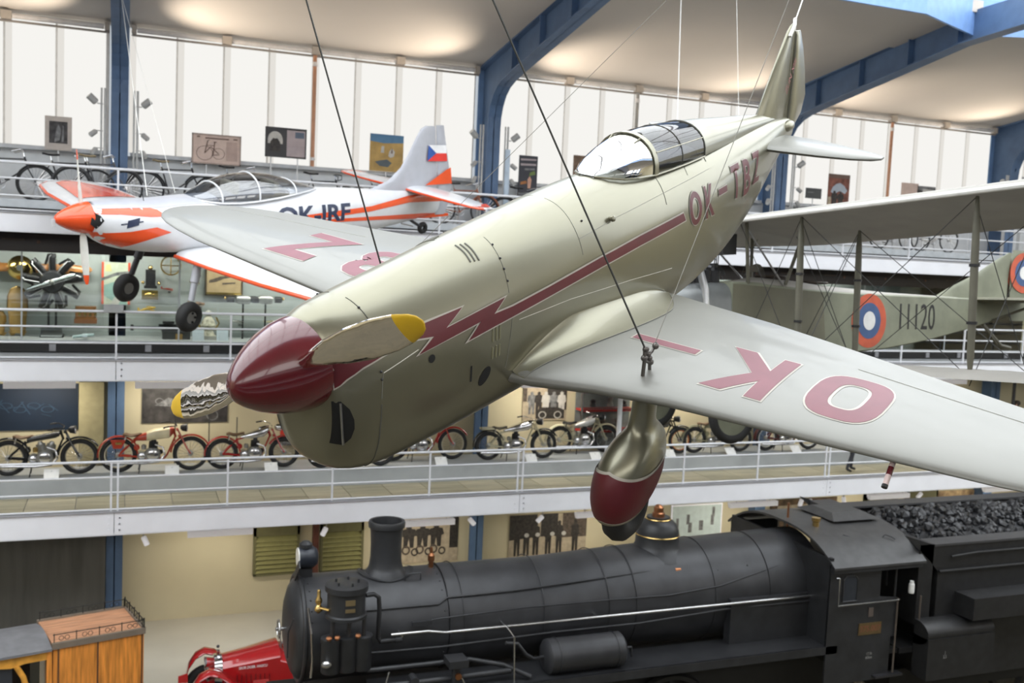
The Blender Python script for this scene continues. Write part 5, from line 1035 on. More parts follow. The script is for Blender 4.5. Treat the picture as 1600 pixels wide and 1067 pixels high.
picture('wall_photograph', 'dark photograph of vehicles above the cream-tanked red motorcycle', 'photograph', (0.432, 23.5, 5.394), (2.282, 23.5, 4.596), 23.5, mat('print_dark_grey', (.055,.05,.048), .5, var=.4, scale=5),
        [(greyp, ringp(.2+.08*i, .62-.05*i, .05, .8, 14, 1.8)) for i in range(4)]+[(greyp, [(.15,.5),(.55,.42),(.6,.55),(.3,.72)]), (greyp, ringp(.82,.2,.07,.8,16,2.2)), (greyp, [(.55,.25),(.75,.2),(.9,.35),(.7,.5)])])
picture('wall_poster', 'yellow and white poster of a red motorcycle beside the silver nose', 'poster', (3.46, 23.5, 5.075), (4.423, 23.5, 4.419), 23.5, mat('poster_white', (.80,.76,.66), .6), [(mat('poster_yellow', (.85,.48,.02), .6), [(0,0),(.2,0),(.35,1),(0,1)]), (redm, [(.4,.55),(.6,.9),(.8,.75),(.85,.45),(.6,.4)]), (ink, ringp(.45,.35,.16,.7,18,1.4)), (ink, ringp(.85,.35,.14,.7,18,1.4))])
sg = picture('advertising_sign', 'red sign reading Jakosi behind the small red motorcycle', 'sign', (3.461, 23.3, 4.488), (4.694, 23.3, 4.263), 23.3, mat('sign_red', (.62,.045,.03), .45))
v, f = text2d('Jakost', .15, .004, 1.0, shear=.2); MB().add([(-.13+x-.08, -.006, .095+y) for x, y in v], f).build('lettering', card_m, sg)
picture('sign_base', 'dark shelf under the red Jakosi sign', 'shelf', (3.5, 23.33, 4.285), (4.707, 23.33, 4.042), 23.33, mat('dark_grey_shelf', (.10,.10,.10), .6), depth=.2)
ppl = lambda xs, y0, hh, w: [(ink if i % 2 == 0 else greyp, figure(x, y0, hh, w)) for i, x in enumerate(xs)]
picture('wall_photograph', 'sepia photograph of five standing men above the beige motorcycles', 'photograph', (9.61, 23.5, 5.394), (10.848, 23.5, 4.493), 23.5, sepia,
        [(ink, [(.55,.3),(1,.3),(1,1),(.55,1)]), (sepia_d, [(0,.55),(.09,.55),(.09,1),(0,1)])]+[(m, figure(x, .18, .66, .13)) for m, x in ((greyp,.2),(ink,.36),(lightp,.52),(greyp,.70),(lightp,.88))]+[(ink, [(.3,.05),(.95,.05),(.95,.3),(.8,.38),(.4,.38),(.3,.25)]), (lightp, ringp(.45,.16,.09,.75,16,1.2)), (lightp, ringp(.8,.16,.09,.75,16,1.2))])
for x0, x1, m_ in ((-6.5,-3.2,greyp),(-11.5,-7.4,bluep),(-17,-12.5,sepia_d),(-23,-18,ink),(-29,-24,greyp)): MB().box(x0,x1,23.5,23.54,4.4,5.5).build('wall_panel', m_, bpy.data.objects['wall_back'])  # dark panels out of view, added for the propeller blades to reflect
# glass cabinet with red shelves at the back of gallery one
gc = thing('glass_cabinet', 'tall glass cabinet with red shelves behind the wheel strut', 'cabinet', (11.9, 23.08, PZ1))
for x in (-.8, .8): MB().box(x-.02,x+.02,-.02,.02,0,1.9).build('post', steel, gc)
for z in (.45, 1.0, 1.5): MB().box(-.78,.78,-.02,.4,z,z+.05).build('shelf', mat('shelf_red', (.60,.03,.03), .4), gc)
MB().box(-.8,.8,.4,.42,0,1.9).build('back_panel', mat('cabinet_grey', (.20,.22,.22), .5), gc); MB().quad((-.8,-.03,0),(.8,-.03,0),(.8,-.03,1.9),(-.8,-.03,1.9)).build('pane', glassmat('case_glass', (.93,.97,.95), .06), gc)
for i, (x, z, hh) in enumerate(((-.5,.5,.22),(-.1,.5,.18),(.35,.5,.25),(-.4,1.05,.2),(.1,1.05,.28),(.5,1.05,.16))):
    tag(MB().lathe([(.07,0),(.09,.03),(.06,hh*.5),(.08,hh*.8),(.03,hh)], (11.9+x,23.26,PZ1+z+.05), (0,0,1), 12).build('engine_part', dark_metal if i % 2 else alu), '%s machine part on the %s red shelf of the glass cabinet, %s' % ('dark' if i % 2 else 'bright', 'lower' if z < .6 else 'upper', ['left', 'middle', 'right'][i % 3]), 'machine part', 'parts in the glass cabinet')
tag(MB().cyl((11.42,21.6,3.42),(11.42,21.6,6.0), .06, n=14).build('gallery_post', rail_mat, smooth=40), 'pale round post standing left of the wheel spat on the lowest gallery', 'post')
for x in (1.13, 1.86, 2.47): tag(MB().cyl((x,23.2,3.4),(x,23.2,4.75), .012, n=8).build('barrier_rod', dark_metal), 'thin dark upright rod behind the red motorcycles, %s' % {1.13:'leftmost', 1.86:'middle', 2.47:'rightmost'}[x], 'rod', 'upright rods behind the motorcycles')
tag(MB().box(-.85,-.35,23.3,23.42,3.77,5.55).build('wall_pilaster', mat('pilaster_olive', (.42,.37,.21), .8)), 'olive wall pilaster between the blue banner and the blue column', 'pilaster')
# ---------------------------------------------------------------- strip lights under the galleries
fixm = mat('white_housing_glow', (.82,.80,.82), .4, emit=.28)  # added emission lightens housings, lamp heads and case frame instead of light falling there
def strip(label, a, b, Y, energy, side=1):
    x0, x1 = a[0], b[0]; z = (a[2]+b[2])/2
    t = thing('strip_light', label, 'strip light', ((x0+x1)/2, Y, z), 0, 'strip lights'); w_ = abs(x1-x0)
    MB().prism([(-.05,.07),(.10,.07),(.10,.02),(.04,-.06),(-.05,-.06)], (-w_/2,0,0), (0,1,0), (0,0,1), (w_,0,0)).build('housing', fixm, t)
    for u in (-.35, .35): MB().cyl((u*w_,.02,.06),(u*w_,.02,(6.03 if z > 4 else 3.03)-z), .01, n=6).build('hanger', steel, t)
    MB().cyl((-w_/2+.03,.07,-.04),(w_/2-.03,.07,-.04), .018, n=8).build('tube', mat('tube_glass', (.9,.9,.85), .3), t)
    l = bpy.data.lights.new('strip', 'AREA'); l.shape = 'RECTANGLE'; l.size = w_; l.size_y = .06; l.energy = energy; l.color = (1.0, .93, .80)
    lo = bpy.data.objects.new('strip_lamp', l); col.objects.link(lo); lo.parent = t; lo.location = (0,.12,-.06); lo.rotation_euler = Vector((0, .55, -1)).to_track_quat('-Z', 'Y').to_euler()
    return t
E1, E0 = 30, 20
strip('white strip light above the blue banner', (-2.231, 22.4, 5.61), (-0.886, 22.4, 5.604), 22.4, E1)
strip('white strip light above the dark vehicle photograph', (0.271, 22.4, 5.599), (1.596, 22.4, 5.593), 22.4, E1)
strip('white strip light hidden by the silver nose on the lowest gallery', (4.2,22.4,5.6), (5.9,22.4,5.6), 22.4, E1)
strip('white strip light above the five-men photograph', (9.108, 22.4, 5.592), (10.841, 22.4, 5.537), 22.4, E1)
strip('white strip light over the motorcycles behind the near wing', (13.0,22.4,5.6), (14.8,22.4,5.6), 22.4, E1)
strip('white strip light far along the lowest gallery', (16.8,22.4,5.6), (18.6,22.4,5.6), 22.4, E1)
strip('white strip light beside the far column on the lowest gallery', (21.5,22.4,5.6), (23.3,22.4,5.6), 22.4, E1)
strip('white strip light above the left green shutter on the ground floor', (1.363, 22, 2.404), (2.73, 22, 2.422), 22.0, E0)
strip('white strip light right of the locomotive chimney', (6.108, 22, 2.36), (7.387, 22, 2.381), 22.0, E0)
strip('white strip light left of the wheel spat below the lowest gallery', (10.564, 22, 2.335), (12.179, 22, 2.349), 22.0, E0)
strip('white strip light behind the locomotive cab', (15.047, 22, 2.374), (16.553, 22, 2.37), 22.0, E0)
strip('white strip light behind the coal tender', (19.668, 22, 2.366), (21.089, 22, 2.394), 22.0, E0)
strip('short white strip light at the far right under the near wing', (23.944, 22, 2.439), (25.54, 22, 2.371), 22.0, E0)
# small white spotlights clipped under the lowest gallery
for p, d, lab in (((0.442, 20.6, 2.823),(.25,-.1,-.6),'right of the left blue column'),((4.073, 20.6, 2.795),(-.3,0,-.6),'between the green shutters'),((7.26, 20.6, 2.816),(.4,0,-.45),'beside the middle blue column'),((9.048, 20.6, 2.779),(-.4,0,-.4),'over the sepia group photograph'),((16.26, 20.6, 2.83),(-.2,0,-.6),'left of two above the locomotive cab'),((16.521, 20.6, 2.818),(.1,0,-.6),'right of two above the locomotive cab'),((17.575, 20.6, 2.836),(.1,0,-.5),'left of the tender shutters'),((20.184, 20.6, 2.822),(-.3,0,-.3),'above the tender shutters')):
    t = thing('spotlight', 'small white spotlight under the lowest gallery, %s' % lab, 'spotlight', (p[0], 20.6, p[2]), 0, 'white spotlights under the lowest gallery')
    MB().cyl((0,0,.0),(0,0,3.03-p[2]), .012, n=6).build('stem', steel, t)
    D = Vector(d).normalized(); MB().lathe([(.04,0),(.055,.02),(.055,.18),(.05,.19)], (0,0,0), D, 14).build('lamp_head', fixm, t, smooth=40); MB().cyl(D*.19, D*.195, .045, n=12).build('lens', mat('lamp_lens', (.75,.75,.72), .2), t)
# ---------------------------------------------------------------- ground floor along the back wall
tag(MB().box(-31,-.28,22.9,23.0,.012,2.9).build('display_screen', mat('charcoal_curtain', (.10,.097,.088), .8, var=.15, scale=1.5, stretch=(3,1,.3))), 'tall charcoal screen left of the blue column on the ground floor', 'screen')
lou = mat('olive_green_louvre', (.34,.32,.13), .5); lou_d = mat('olive_green_frame', (.15,.14,.06), .5)
def shutter(label, a, b, Y, n):
    x0, x1 = a[0], b[0]; z1, z0 = a[2], b[2]; t = thing('louvred_shutter', label, 'shutter', ((x0+x1)/2, Y, z0), 0, 'green louvred shutters'); w_, h_ = x1-x0, z1-z0
    MB().box(-w_/2,w_/2,.10,.14,0,h_).build('back', mat('louvre_dark', (.03,.03,.02), .7), t)
    for q in ((-w_/2,-w_/2+.06,0,h_),(w_/2-.06,w_/2,0,h_),(-w_/2,w_/2,0,.05),(-w_/2,w_/2,h_-.22,h_)): MB().box(q[0],q[1],-.01,.12,q[2],q[3]).build('frame', lou_d, t)
    for k in range(n):
        z = .07+(h_-.32)*k/n; MB().add([(-w_/2+.05,-.02,z),(w_/2-.05,-.02,z),(w_/2-.05,.09,z+.09),(-w_/2+.05,.09,z+.09),(-w_/2+.05,-.02,z+.02),(w_/2-.05,-.02,z+.02),(w_/2-.05,.09,z+.11),(-w_/2+.05,.09,z+.11)], [(0,1,2,3),(4,5,6,7),(0,1,5,4),(1,2,6,5),(2,3,7,6),(3,0,4,7)]).build('slat', lou, t)
shutter('olive green louvred shutter left of the locomotive head lamp', (2.933, 23.3, 2.1), (4, 23.3, 0.92), 23.4, 8)
shutter('olive green louvred shutter between the head lamp and the chimney', (4.498, 23.3, 2.103), (5.546, 23.3, 0.883), 23.4, 8)
shutter('olive green louvred shutter above the cab roof vent', (20.82, 23.3, 2.115), (22.004, 23.3, 1.113), 23.4, 6)
shutter('olive green louvred shutter above the tender coal', (22.404, 23.3, 2.084), (23.583, 23.3, 1.125), 23.4, 6)
tag(MB().box(*[4.28,4.42],23.2,23.34,0,2.3).build('wooden_post', mat('dark_red_wood', (.12,.035,.02), .5, var=.2)), 'dark red wooden post between the two left green shutters', 'post')
picture('wall_photograph', 'sepia photograph of motorcyclists right of the locomotive chimney', 'photograph', (6.388, 23.5, 2.072), (8.002, 23.5, 0.938), 23.5, sepia, [(ink, [(.86,.3),(1,.3),(1,1),(.86,1)])]+[(ink, figure(.2+.22*i,.35,.5,.16)) for i in range(3)]+[(sepia_d, ringp(.16+.22*i,.3,.07,.6,16,1.5)) for i in range(3)]+[(ink, ringp(.3+.22*i,.25,.06,.6,16,1.5)) for i in range(3)])
picture('wall_photograph', 'large sepia photograph of people and cars above the boiler', 'photograph', (9.401, 23.5, 2.008), (11.609, 23.5, 0.809), 23.5, sepia, [(ink, [(0,.45),(.35,.5),(.35,1),(0,1)]), (ink, [(.4,.5),(.62,.5),(.62,1),(.4,1)]), (sepia_d, [(.68,.45),(1,.45),(1,1),(.68,1)])]+[(ink, figure(x,.1,.75,.07)) for x in (.1,.22,.34,.5,.64,.85)]+[(lightp, circ(x,.55,.03,10,1.6)) for x in (.22,.36,.55,.7)])
mc = picture('map_case', 'pale lit map case behind the locomotive dome', 'display case', (14.198, 23.5, 2.042), (15.837, 23.5, 1.113), 23.5, mat('pale_mint_panel', (.62,.72,.70), .5), [(greyp, [(x,y),(x+w,y),(x+w,y+.3),(x,y+.3)]) for x, y, w in ((.1,.3,.05),(.3,.4,.06),(.34,.15,.07),(.55,.2,.08),(.78,.35,.06),(.8,.6,.05))], frame_=fixm)
picture('wall_photograph', 'brown photograph of a street behind the locomotive cab roof', 'photograph', (17.475, 23.5, 2.03), (19.822, 23.5, 1.144), 23.5, mat('print_brown', (.15,.09,.045), .7, var=.4, scale=5), [(sepia, [(.1,.55),(.95,.7),(.95,.85),(.1,.8)])]+[(ink, figure(.1+.15*i,.05,.5,.08)) for i in range(6)])
picture('wall_panel', 'rusty brown and cream panel left of the far right blue column', 'panel', (23.687, 23.5, 2.02), (25.315, 23.5, 0.976), 23.5, mat('print_rust', (.42,.30,.16), .7, var=.5, scale=3.5, c2=(.10,.05,.025)))

# ================================================================ GALLERY TWO: THE SHOWCASE
case = thing('showcase', 'long glazed showcase with grey back wall on the middle gallery', 'showcase', (0, 21.8, 6.36))
XC0, XC1 = -31.0, 25.0
MB().box(XC0,XC1,.0,1.5,.0,.20).build('base', mat('showcase_black_base', (.012,.012,.012), .35), case)
MB().box(XC0,XC1,-.02,1.5,.20,.24).build('floor_ledge', mat('showcase_ledge', (.40,.42,.42), .5), case)
MB().box(XC0,XC1,1.2,1.26,.24,2.1).build('back_wall', mat('showcase_grey_green', (.34,.37,.36), .7, var=.04, scale=1), case)
vl = MB().box(XC0,XC1,-.04,.06,1.98,2.40).build('valance', mat('valance_dark_brown', (.018,.010,.008), .3), case)
for k in range(40):
    x = -30+k*1.4; MB().box(x-.2,x+.2,-.05,-.04,2.2,2.23).build('vent_slot', mat('slot_brown', (.07,.045,.03), .5), vl)
    MB().cyl((x+.45,-.045,2.18),(x+.45,-.05,2.18), .035, n=12).build('downlight', mat('downlight_copper', (.12,.05,.025), .4), vl)
MB().box(XC0,XC1,.06,1.3,2.34,2.40).build('ceiling_panel', mat('showcase_black_base', (.012,.012,.012), .35), case)
for k in range(19):
    x = XC0-.35+k*2.95; MB().box(x+.008,x+2.94,-.006,.0,.24,1.99).build('pane', glassmat('case_glass', (.93,.97,.95), .035), case)
    MB().box(x-.015,x+.015,-.015,.01,.24,1.99).build('glass_joint', mat('joint_grey', (.42,.45,.46), .3), case)
    MB().box(x+.5,x+.62,-.03,.0,.02,.16).build('vent_bracket', mat('bracket_grey', (.25,.25,.26), .4), case); MB().box(x+2.3,x+2.42,-.03,.0,.02,.16).build('vent_bracket', mat('bracket_grey', (.25,.25,.26), .4), case)
for k in range(7):
    l = bpy.data.lights.new('case_strip', 'AREA'); l.shape = 'RECTANGLE'; l.size = 2.6; l.size_y = .1; l.energy = 60; l.color = (1,.96,.90)
    lo = bpy.data.objects.new('case_lamp', l); col.objects.link(lo); lo.parent = case; lo.location = (-4.2+k*3.6,.25,2.28); lo.rotation_euler = Vector((0,.5,-1)).to_track_quat('-Z','Y').to_euler()
wood = mat('propeller_wood', (.45,.19,.05), .3, coat=.5, stretch=(1,4,4), var=.2); gold = mat('gilt_metal', (.80,.56,.18), .22, 1, var=.08); copperb = mat('copper_sheet', (.55,.25,.10), .3, .8, var=.15); ochre = mat('ochre_canvas', (.40,.24,.07), .6, var=.1)
CY = 22.75
def at0(p): return Vector(p)
# wooden propeller with brass hub
c = (-1.959, 22.8, 7.996); t = thing('display_propeller', 'wooden propeller with big brass cone at the left of the showcase', 'propeller', c)
MB().lathe([(.24,0),(.25,.04),(.2,.12),(.1,.18),(.03,.2)], (0,0,0), (0,-1,0), 24).build('brass_cone', gold, t, smooth=40); MB().cyl((0,-.2,0),(0,-.21,0), .06, n=16).build('hub_nut', steel, t)
for s in (-1,1): MB().loft([[(s*x, .03*sin(q)+.04*cos(q)*.4, cw*cos(q)) for q in [2*pi*j/12 for j in range(12)]] for x, cw in ((.15,.08),(.5,.10),(1.0,.095),(1.3,.07),(1.36,.02))]).build('blade', wood, t, smooth=60)
# radial engine on a stand with a bright propeller
c = (-1.343, 22.55, 7.737); t = thing('radial_engine', 'black radial aero engine on a stand behind the red spinner', 'engine', (c[0],22.45,6.6)); ez = c[2]-6.6
MB().lathe([(.05,-.16),(.20,-.14),(.24,-.05),(.24,.12),(.18,.2)], (0,0,ez), (0,1,0), 24).build('crankcase', dark_metal, t, smooth=40)
MB().torus((0,-.12,ez), (0,1,0), .17, .015, 24, 6).build('bolt_ring', alu, t)
for k in range(9):
    a = 2*pi*k/9+pi/2; d = Vector((cos(a),0,sin(a))); cy = MB()
    for j in range(8): cy.lathe([(.085,0),(.085,.014)], Vector((0,.02,ez))+d*(.24+.03*j), d, 12)
    cy.lathe([(.06,0),(.06,.26),(.075,.27),(.07,.36)], Vector((0,.02,ez))+d*.22, d, 12); co = cy.build('cylinder', black_mat, t, smooth=30)
    n_ = Vector((-d.z,0,d.x)); MB().tube([Vector((0,-.06,ez))+d*.2+n_*.05, Vector((0,-.06,ez))+d*.5+n_*.06, Vector((0,-.03,ez))+d*.57], .012, 6).build('push_rod', steel, co); MB().tube([Vector((0,.1,ez))+d*.5, Vector((0,.16,ez))+d*.55+n_*.08, Vector((0,.2,ez))+d*.35+n_*.14], .028, 8).build('intake_pipe', black_mat, co)
for s in (-1,1): MB().loft([[Vector((0,-.24,ez))+Vector((cos(.35),0,sin(.35)))*s*x+Vector((-sin(.35),0,cos(.35)))*cw*cos(q)+Vector((0,.018*sin(q),0)) for q in [2*pi*j/12 for j in range(12)]] for x, cw in ((.03,.05),(.15,.045),(.35,.05),(.48,.03))]).build('propeller_blade', chrome, t, smooth=60)
MB().lathe([(.06,0),(.05,.1),(.02,.12)], (0,-.16,ez), (0,-1,0), 14).build('hub', alu, t)
for x in (-.07,.07): MB().cyl((x,.1,.12),(x,.1,ez-.2), .022, n=8).build('stand_leg', dark_metal, t)
MB().box(-.22,.22,-.1,.3,.0,.05).build('stand_foot', black_mat, t); MB().box(-.2,.2,-.16,-.12,.02,.2).build('label_plate', chrome, t)
# ochre float shells, copper box, brass objects, models, books, frames
for (a, b), lab in ((((-2.184, 22.7, 7.612),(-1.814, 22.7, 6.66)),'tall ochre canvas shell with pointed foot left of the radial engine'),(((-2.452, 22.6, 7.114),(-2.218, 22.6, 6.636)),'ochre canvas shell cut by the left edge of the picture')):
    w_ = abs(b[0]-a[0]); h_ = a[2]-b[2]; t = thing('canvas_shell', lab, 'shell', ((a[0]+b[0])/2,22.7,b[2]))
    MB().loft([[(w_*.5*kx*cos(q), .12*sin(q), h_*z) for q in [2*pi*j/16 for j in range(16)]] for z, kx in ((0,.75),(.05,.8),(.55,1.0),(.8,.95),(.93,.7),(1,.2))]).build('shell', ochre, t, smooth=60); MB().tube([(-w_*.5,-.02,h_*.5),(-w_*.48,-.03,h_*.8),(-w_*.3,-.05,h_*.95),(0,-.1,h_),(w_*.3,-.05,h_*.95),(w_*.48,-.03,h_*.8),(w_*.5,-.02,h_*.5)], .02, 6).build('rim', brass, t)
    for s in (-1,1): MB().prism([(-.08,0),(.08,0),(.0,-.14)], (s*w_*.25,-.03,.03), (1,0,0), (0,0,1), (0,.05,0)).build('foot', ochre, t)
a, b = (-0.907, 22.6, 7.243), (-0.51, 22.6, 6.93); t = thing('copper_box', 'small copper radiator box right of the radial engine', 'box', ((a[0]+b[0])/2,22.6,b[2])); w_ = b[0]-a[0]; h_ = a[2]-b[2]
MB().box(-w_/2,w_/2,-.1,.1,0,h_).build('body', copperb, t, bevel=.01); MB().box(-w_*.55,w_*.55,-.12,.12,-.04,.05).build('tray', mat('copper_brown', (.25,.10,.04), .4), t)
for k in range(4): MB().box(-w_*.35+k*.1,-w_*.35+k*.1+.05,-.115,-.1,h_*.35,h_*.7).build('fin', gold, t)
MB().box(-w_*.05,w_*.05,-.02,.02,-.5,-.04).build('pedestal', mat('showcase_ledge', (.40,.42,.42), .5), t)
picture('display_poster', 'pale green poster with red edges behind the small landing wheel', 'poster', (-0.417, 22.9, 8.176), (0.152, 22.9, 7.279), 22.9, mat('poster_pale_green', (.50,.54,.42), .7), [(mat('poster_red_edge', (.60,.09,.04), .6), [(0,0),(.08,0),(.08,1),(0,1)]), (mat('poster_red_edge', (.60,.09,.04), .6), [(.92,0),(1,0),(1,1),(.92,1)]), (greyp, [(.0,.55),(.5,.68),(.95,.72),(.95,.8),(.5,.76),(.0,.62)]), (mat('poster_teal', (.25,.40,.36), .7), [(.08,.2),(.6,.0),(.92,.0),(.5,.55),(.08,.45)]), (lightp, [(.3,.0),(.6,.0),(.85,.4),(.7,.45)]), (mat('poster_straw', (.62,.55,.25), .7), [(.12,.78),(.35,.78),(.3,.95),(.15,.93)])], frame_=None)
def obj1(name, label, cat, px, parts, grp=None):
    t = thing(name, label, cat, px, 0, grp)
    for nm, mb, m in parts: mb.build(nm, m, t, smooth=40)
    return t
obj1('black_instrument', 'small black upright instrument with brass knobs right of the far wheel', 'instrument', (0.555, 22.7, 7.713), [('body', MB().box(-.1,.1,-.08,.08,0,.34), black_mat), ('base', MB().box(-.13,.13,-.1,.1,-.06,0), black_mat), ('knob', MB().sph((0,0,.38),.05), brass), ('knob', MB().sph((.17,0,.05),.04), brass), ('knob', MB().sph((-.15,0,.06),.035), brass)])
obj1('gilt_plate', 'shiny gilt rectangular tray below the black instrument', 'tray', (0.546, 22.7, 7.411), [('tray', MB().box(-.165,.165,-.03,.03,0,.20), gold), ('dish', MB().sph((0,-.04,.1),.08,14,8,(1.2,.25,.6)), gold), ('pin', MB().box(-.02,.02,.03,.2,.08,.12), steel)])
def model_plane(label, px, m, sc=.2, tilt=0.):
    t = thing('model_aeroplane', label, 'model aeroplane', px, 0, 'model aeroplanes in the showcase')
    MB().tube([(-1.0*sc,0,0),(-.3*sc,0,.05*sc),(.8*sc,0,0)], [.05*sc,.12*sc,.09*sc], 8).build('fuselage', m, t, smooth=50)
    MB().box(.15*sc,.45*sc,-1.2*sc,1.2*sc,.15*sc,.2*sc).build('wing', m, t); MB().box(.15*sc,.45*sc,-1.1*sc,1.1*sc,-.16*sc,-.12*sc).build('wing', m, t); MB().box(-1.0*sc,-.8*sc,-.4*sc,.4*sc,0,.04*sc).build('tailplane', m, t); MB().box(-1.05*sc,-.85*sc,-.02*sc,.02*sc,0,.35*sc).build('fin', m, t)
    for s in (-1,1): MB().torus((.3*sc,s*.25*sc,-.4*sc),(0,1,0),.12*sc,.04*sc,12,6).build('wheel', rubber, t)
    MB().cyl((0,.0,-.05),(0,.15,-.05), .006, n=5).build('mount', steel, t); t.rotation_euler = (0, tilt, .25); return t
model_plane('small red biplane model above the gilt tray', (0.91, 22.8, 7.637), redo, .14, .1); model_plane('yellow biplane model near the far landing wheel', (0.511, 22.7, 7.204), mat('model_yellow', (.65,.42,.06), .5), .2, -.2)
model_plane('brass monoplane model beside the landing gear leg', (1.476, 22.8, 7.794), brass, .12, .1); model_plane('brown model above the white ornate clock', (1.518, 22.7, 7.339), mat('model_brown', (.25,.13,.05), .5), .2, 0.)
obj1('brass_oval', 'brass oval frame half hidden by the landing gear leg', 'frame', (0.968, 22.8, 8.151), [('ring', MB().torus((0,0,0),(0,1,0),.2,.018,28,6), brass), ('bar', MB().cyl((0,0,-.2),(0,0,.2),.012), brass), ('bar', MB().cyl((-.2,0,0),(.2,0,0),.012), brass)])
obj1('machine_gun', 'black machine gun laid on a rest in the showcase', 'gun', (0.627, 22.5, 6.836), [('barrel', MB().cyl((-.42,0,0),(.15,0,0),.02), black_mat), ('receiver', MB().box(.1,.5,-.04,.04,-.03,.07), black_mat), ('grip', MB().box(-.46,-.40,-.03,.03,-.08,.05), black_mat), ('drum', MB().lathe([(.12,0),(.12,.05)],(.3,0,.08),(0,0,1),16), black_mat)])
fp = picture('framed_print', 'gilt framed brown print of an old flying machine in the showcase', 'picture', (1.692, 22.9, 8.135), (2.497, 22.9, 7.524), 22.9, mat('print_tan', (.42,.31,.17), .7, var=.1), [(sepia_d, [(.1,.45),(.3,.5),(.5,.62),(.9,.72),(.85,.78),(.4,.7),(.1,.55)]), (sepia_d, [(.45,.4),(.8,.45),(.8,.5),(.45,.47)]), (gold, [(.0,.0),(1,.0),(1,.12),(0,.12)])], frame_=mat('frame_dark', (.05,.035,.02), .5))
for px, lab in (((2.48, 22.6, 7.468),'left'),((2.963, 22.6, 7.481),'right')):
    obj1('stand_engine', 'small bright aero engine on a thin stand, %s of the two below the framed print' % lab, 'engine', px, [('crankcase', MB().lathe([(.08,-.15),(.1,-.1),(.1,.1),(.08,.15)],(0,0,0),(1,0,0),14), alu), ('cylinder', MB().lathe([(.07,0),(.07,.14),(.05,.16)],(-.2,0,0),(-1,0,0),12), black_mat), ('cylinder', MB().lathe([(.07,0),(.07,.14),(.05,.16)],(.2,0,0),(1,0,0),12), black_mat), ('nut', MB().sph((-.38,0,.02),.035), brass), ('nut', MB().sph((.38,0,.02),.035), brass), ('stand_pole', MB().cyl((0,0,-.9),(0,0,-.08),.02), black_mat), ('stand_foot', MB().lathe([(.12,0),(.02,.04)],(0,0,-.92),(0,0,1),14), black_mat)], 'engines on thin stands')
model_plane('grey skeleton model between the engine stands', (2.391, 22.7, 6.964), alu, .16, .1); model_plane('yellowed model right of the engine stands', (3.086, 22.7, 6.977), mat('model_ivory', (.55,.48,.28), .5), .14, 0.)
obj1('ornate_clock', 'ornate pale ceramic ornament on the showcase floor', 'ornament', ((1.738, 22.4, 6.529)[0],22.4,6.6), [('base', MB().box(-.18,.18,-.12,.12,0,.08), lightp), ('body', MB().lathe([(.15,.08),(.1,.18),(.16,.3),(.12,.42),(.05,.5)],(0,0,0),(0,0,1),14), mat('ornament_cream', (.62,.58,.45), .4, var=.3, scale=20)), ('crown', MB().sph((0,0,.56),.07), lightp), ('arm', MB().tube([(-.14,0,.2),(-.22,0,.35),(-.16,0,.48)],.02), gold), ('arm', MB().tube([(.14,0,.2),(.22,0,.35),(.16,0,.48)],.02), gold)])
for px, lab in (((1.51, 22, 6.659),'left of the ceramic ornament'),((2.007, 22, 6.638),'right of the ceramic ornament')):
    t = thing('text_card', 'pale blue-white text card %s' % lab, 'card', (px[0],22.05,6.6), 0, 'text cards in the showcase'); MB().prism([(-.12,0),(.12,0),(.12,.28),(-.12,.28)], (0,0,0), (1,0,0), (0,.25,.97), (0,.01,0)).build('card', mat('pale_blue_card', (.68,.75,.82), .6), t); MB().bar((0,.12,0),(0,.06,.2), .02, .01).build('prop', steel, t)
obj1('dark_chest', 'dark low chest with a tan card at the foot of the showcase', 'chest', ((1.079, 22.4, 6.591)[0],22.4,6.6), [('body', MB().box(-.28,.28,-.15,.15,0,.16), mat('chest_grey', (.07,.07,.07), .5)), ('lid', MB().box(-.3,.3,-.17,.17,.16,.2), dark_metal), ('card', MB().box(-.02,.12,-.19,-.17,0,.12), ochre)])
obj1('glass_model', 'clear glass aeroplane model on the showcase floor', 'model', ((-0.733, 22, 6.499)[0],22.0,6.6), [('fuselage', MB().tube([(-.2,0,.05),(.2,0,.1)],.03), mat('pale_glass_blue', (.55,.68,.70), .15)), ('wing', MB().box(-.02,.08,-.3,.3,.08,.1), mat('pale_glass_blue', (.55,.68,.70), .15))])
# further cases glimpsed between the biplane struts
for k, x in enumerate((12.2,13.6,15.4,16.9,19.0,20.8)):
    obj1('display_model', '%s exhibit on a pedestal in the showcase behind the biplane, %s from the left' % (['brass','black','cream','copper','grey','white'][k], ['first','second','third','fourth','fifth','last'][k]), 'exhibit', (x,22.5,6.6), [('pedestal', MB().box(-.15,.15,-.12,.12,0,.3+.1*(k%3)), mat('showcase_ledge', (.40,.42,.42), .5)), ('piece', MB().lathe([(.05,0),(.14,.04),(.09,.15),(.13,.25),(.03,.34)],(0,0,.3+.1*(k%3)),(0,0,1),14), [gold,black_mat,creamm,copperb,alu,card_m][k]), ('plate', MB().box(-.1,.1,-.14,-.12,.1,.16), card_m)])
tag(MB().box((-0.327, 20.28, 7.371)[0],(0.022, 20.28, 7.379)[0],20.24,20.27,(-0.169, 20.26, 7.279)[2],(-0.17, 20.26, 7.424)[2]).build('rail_clamp', mat('clamp_grey', (.40,.41,.41), .5)), 'small grey square plate clamped to the middle gallery rail', 'plate')
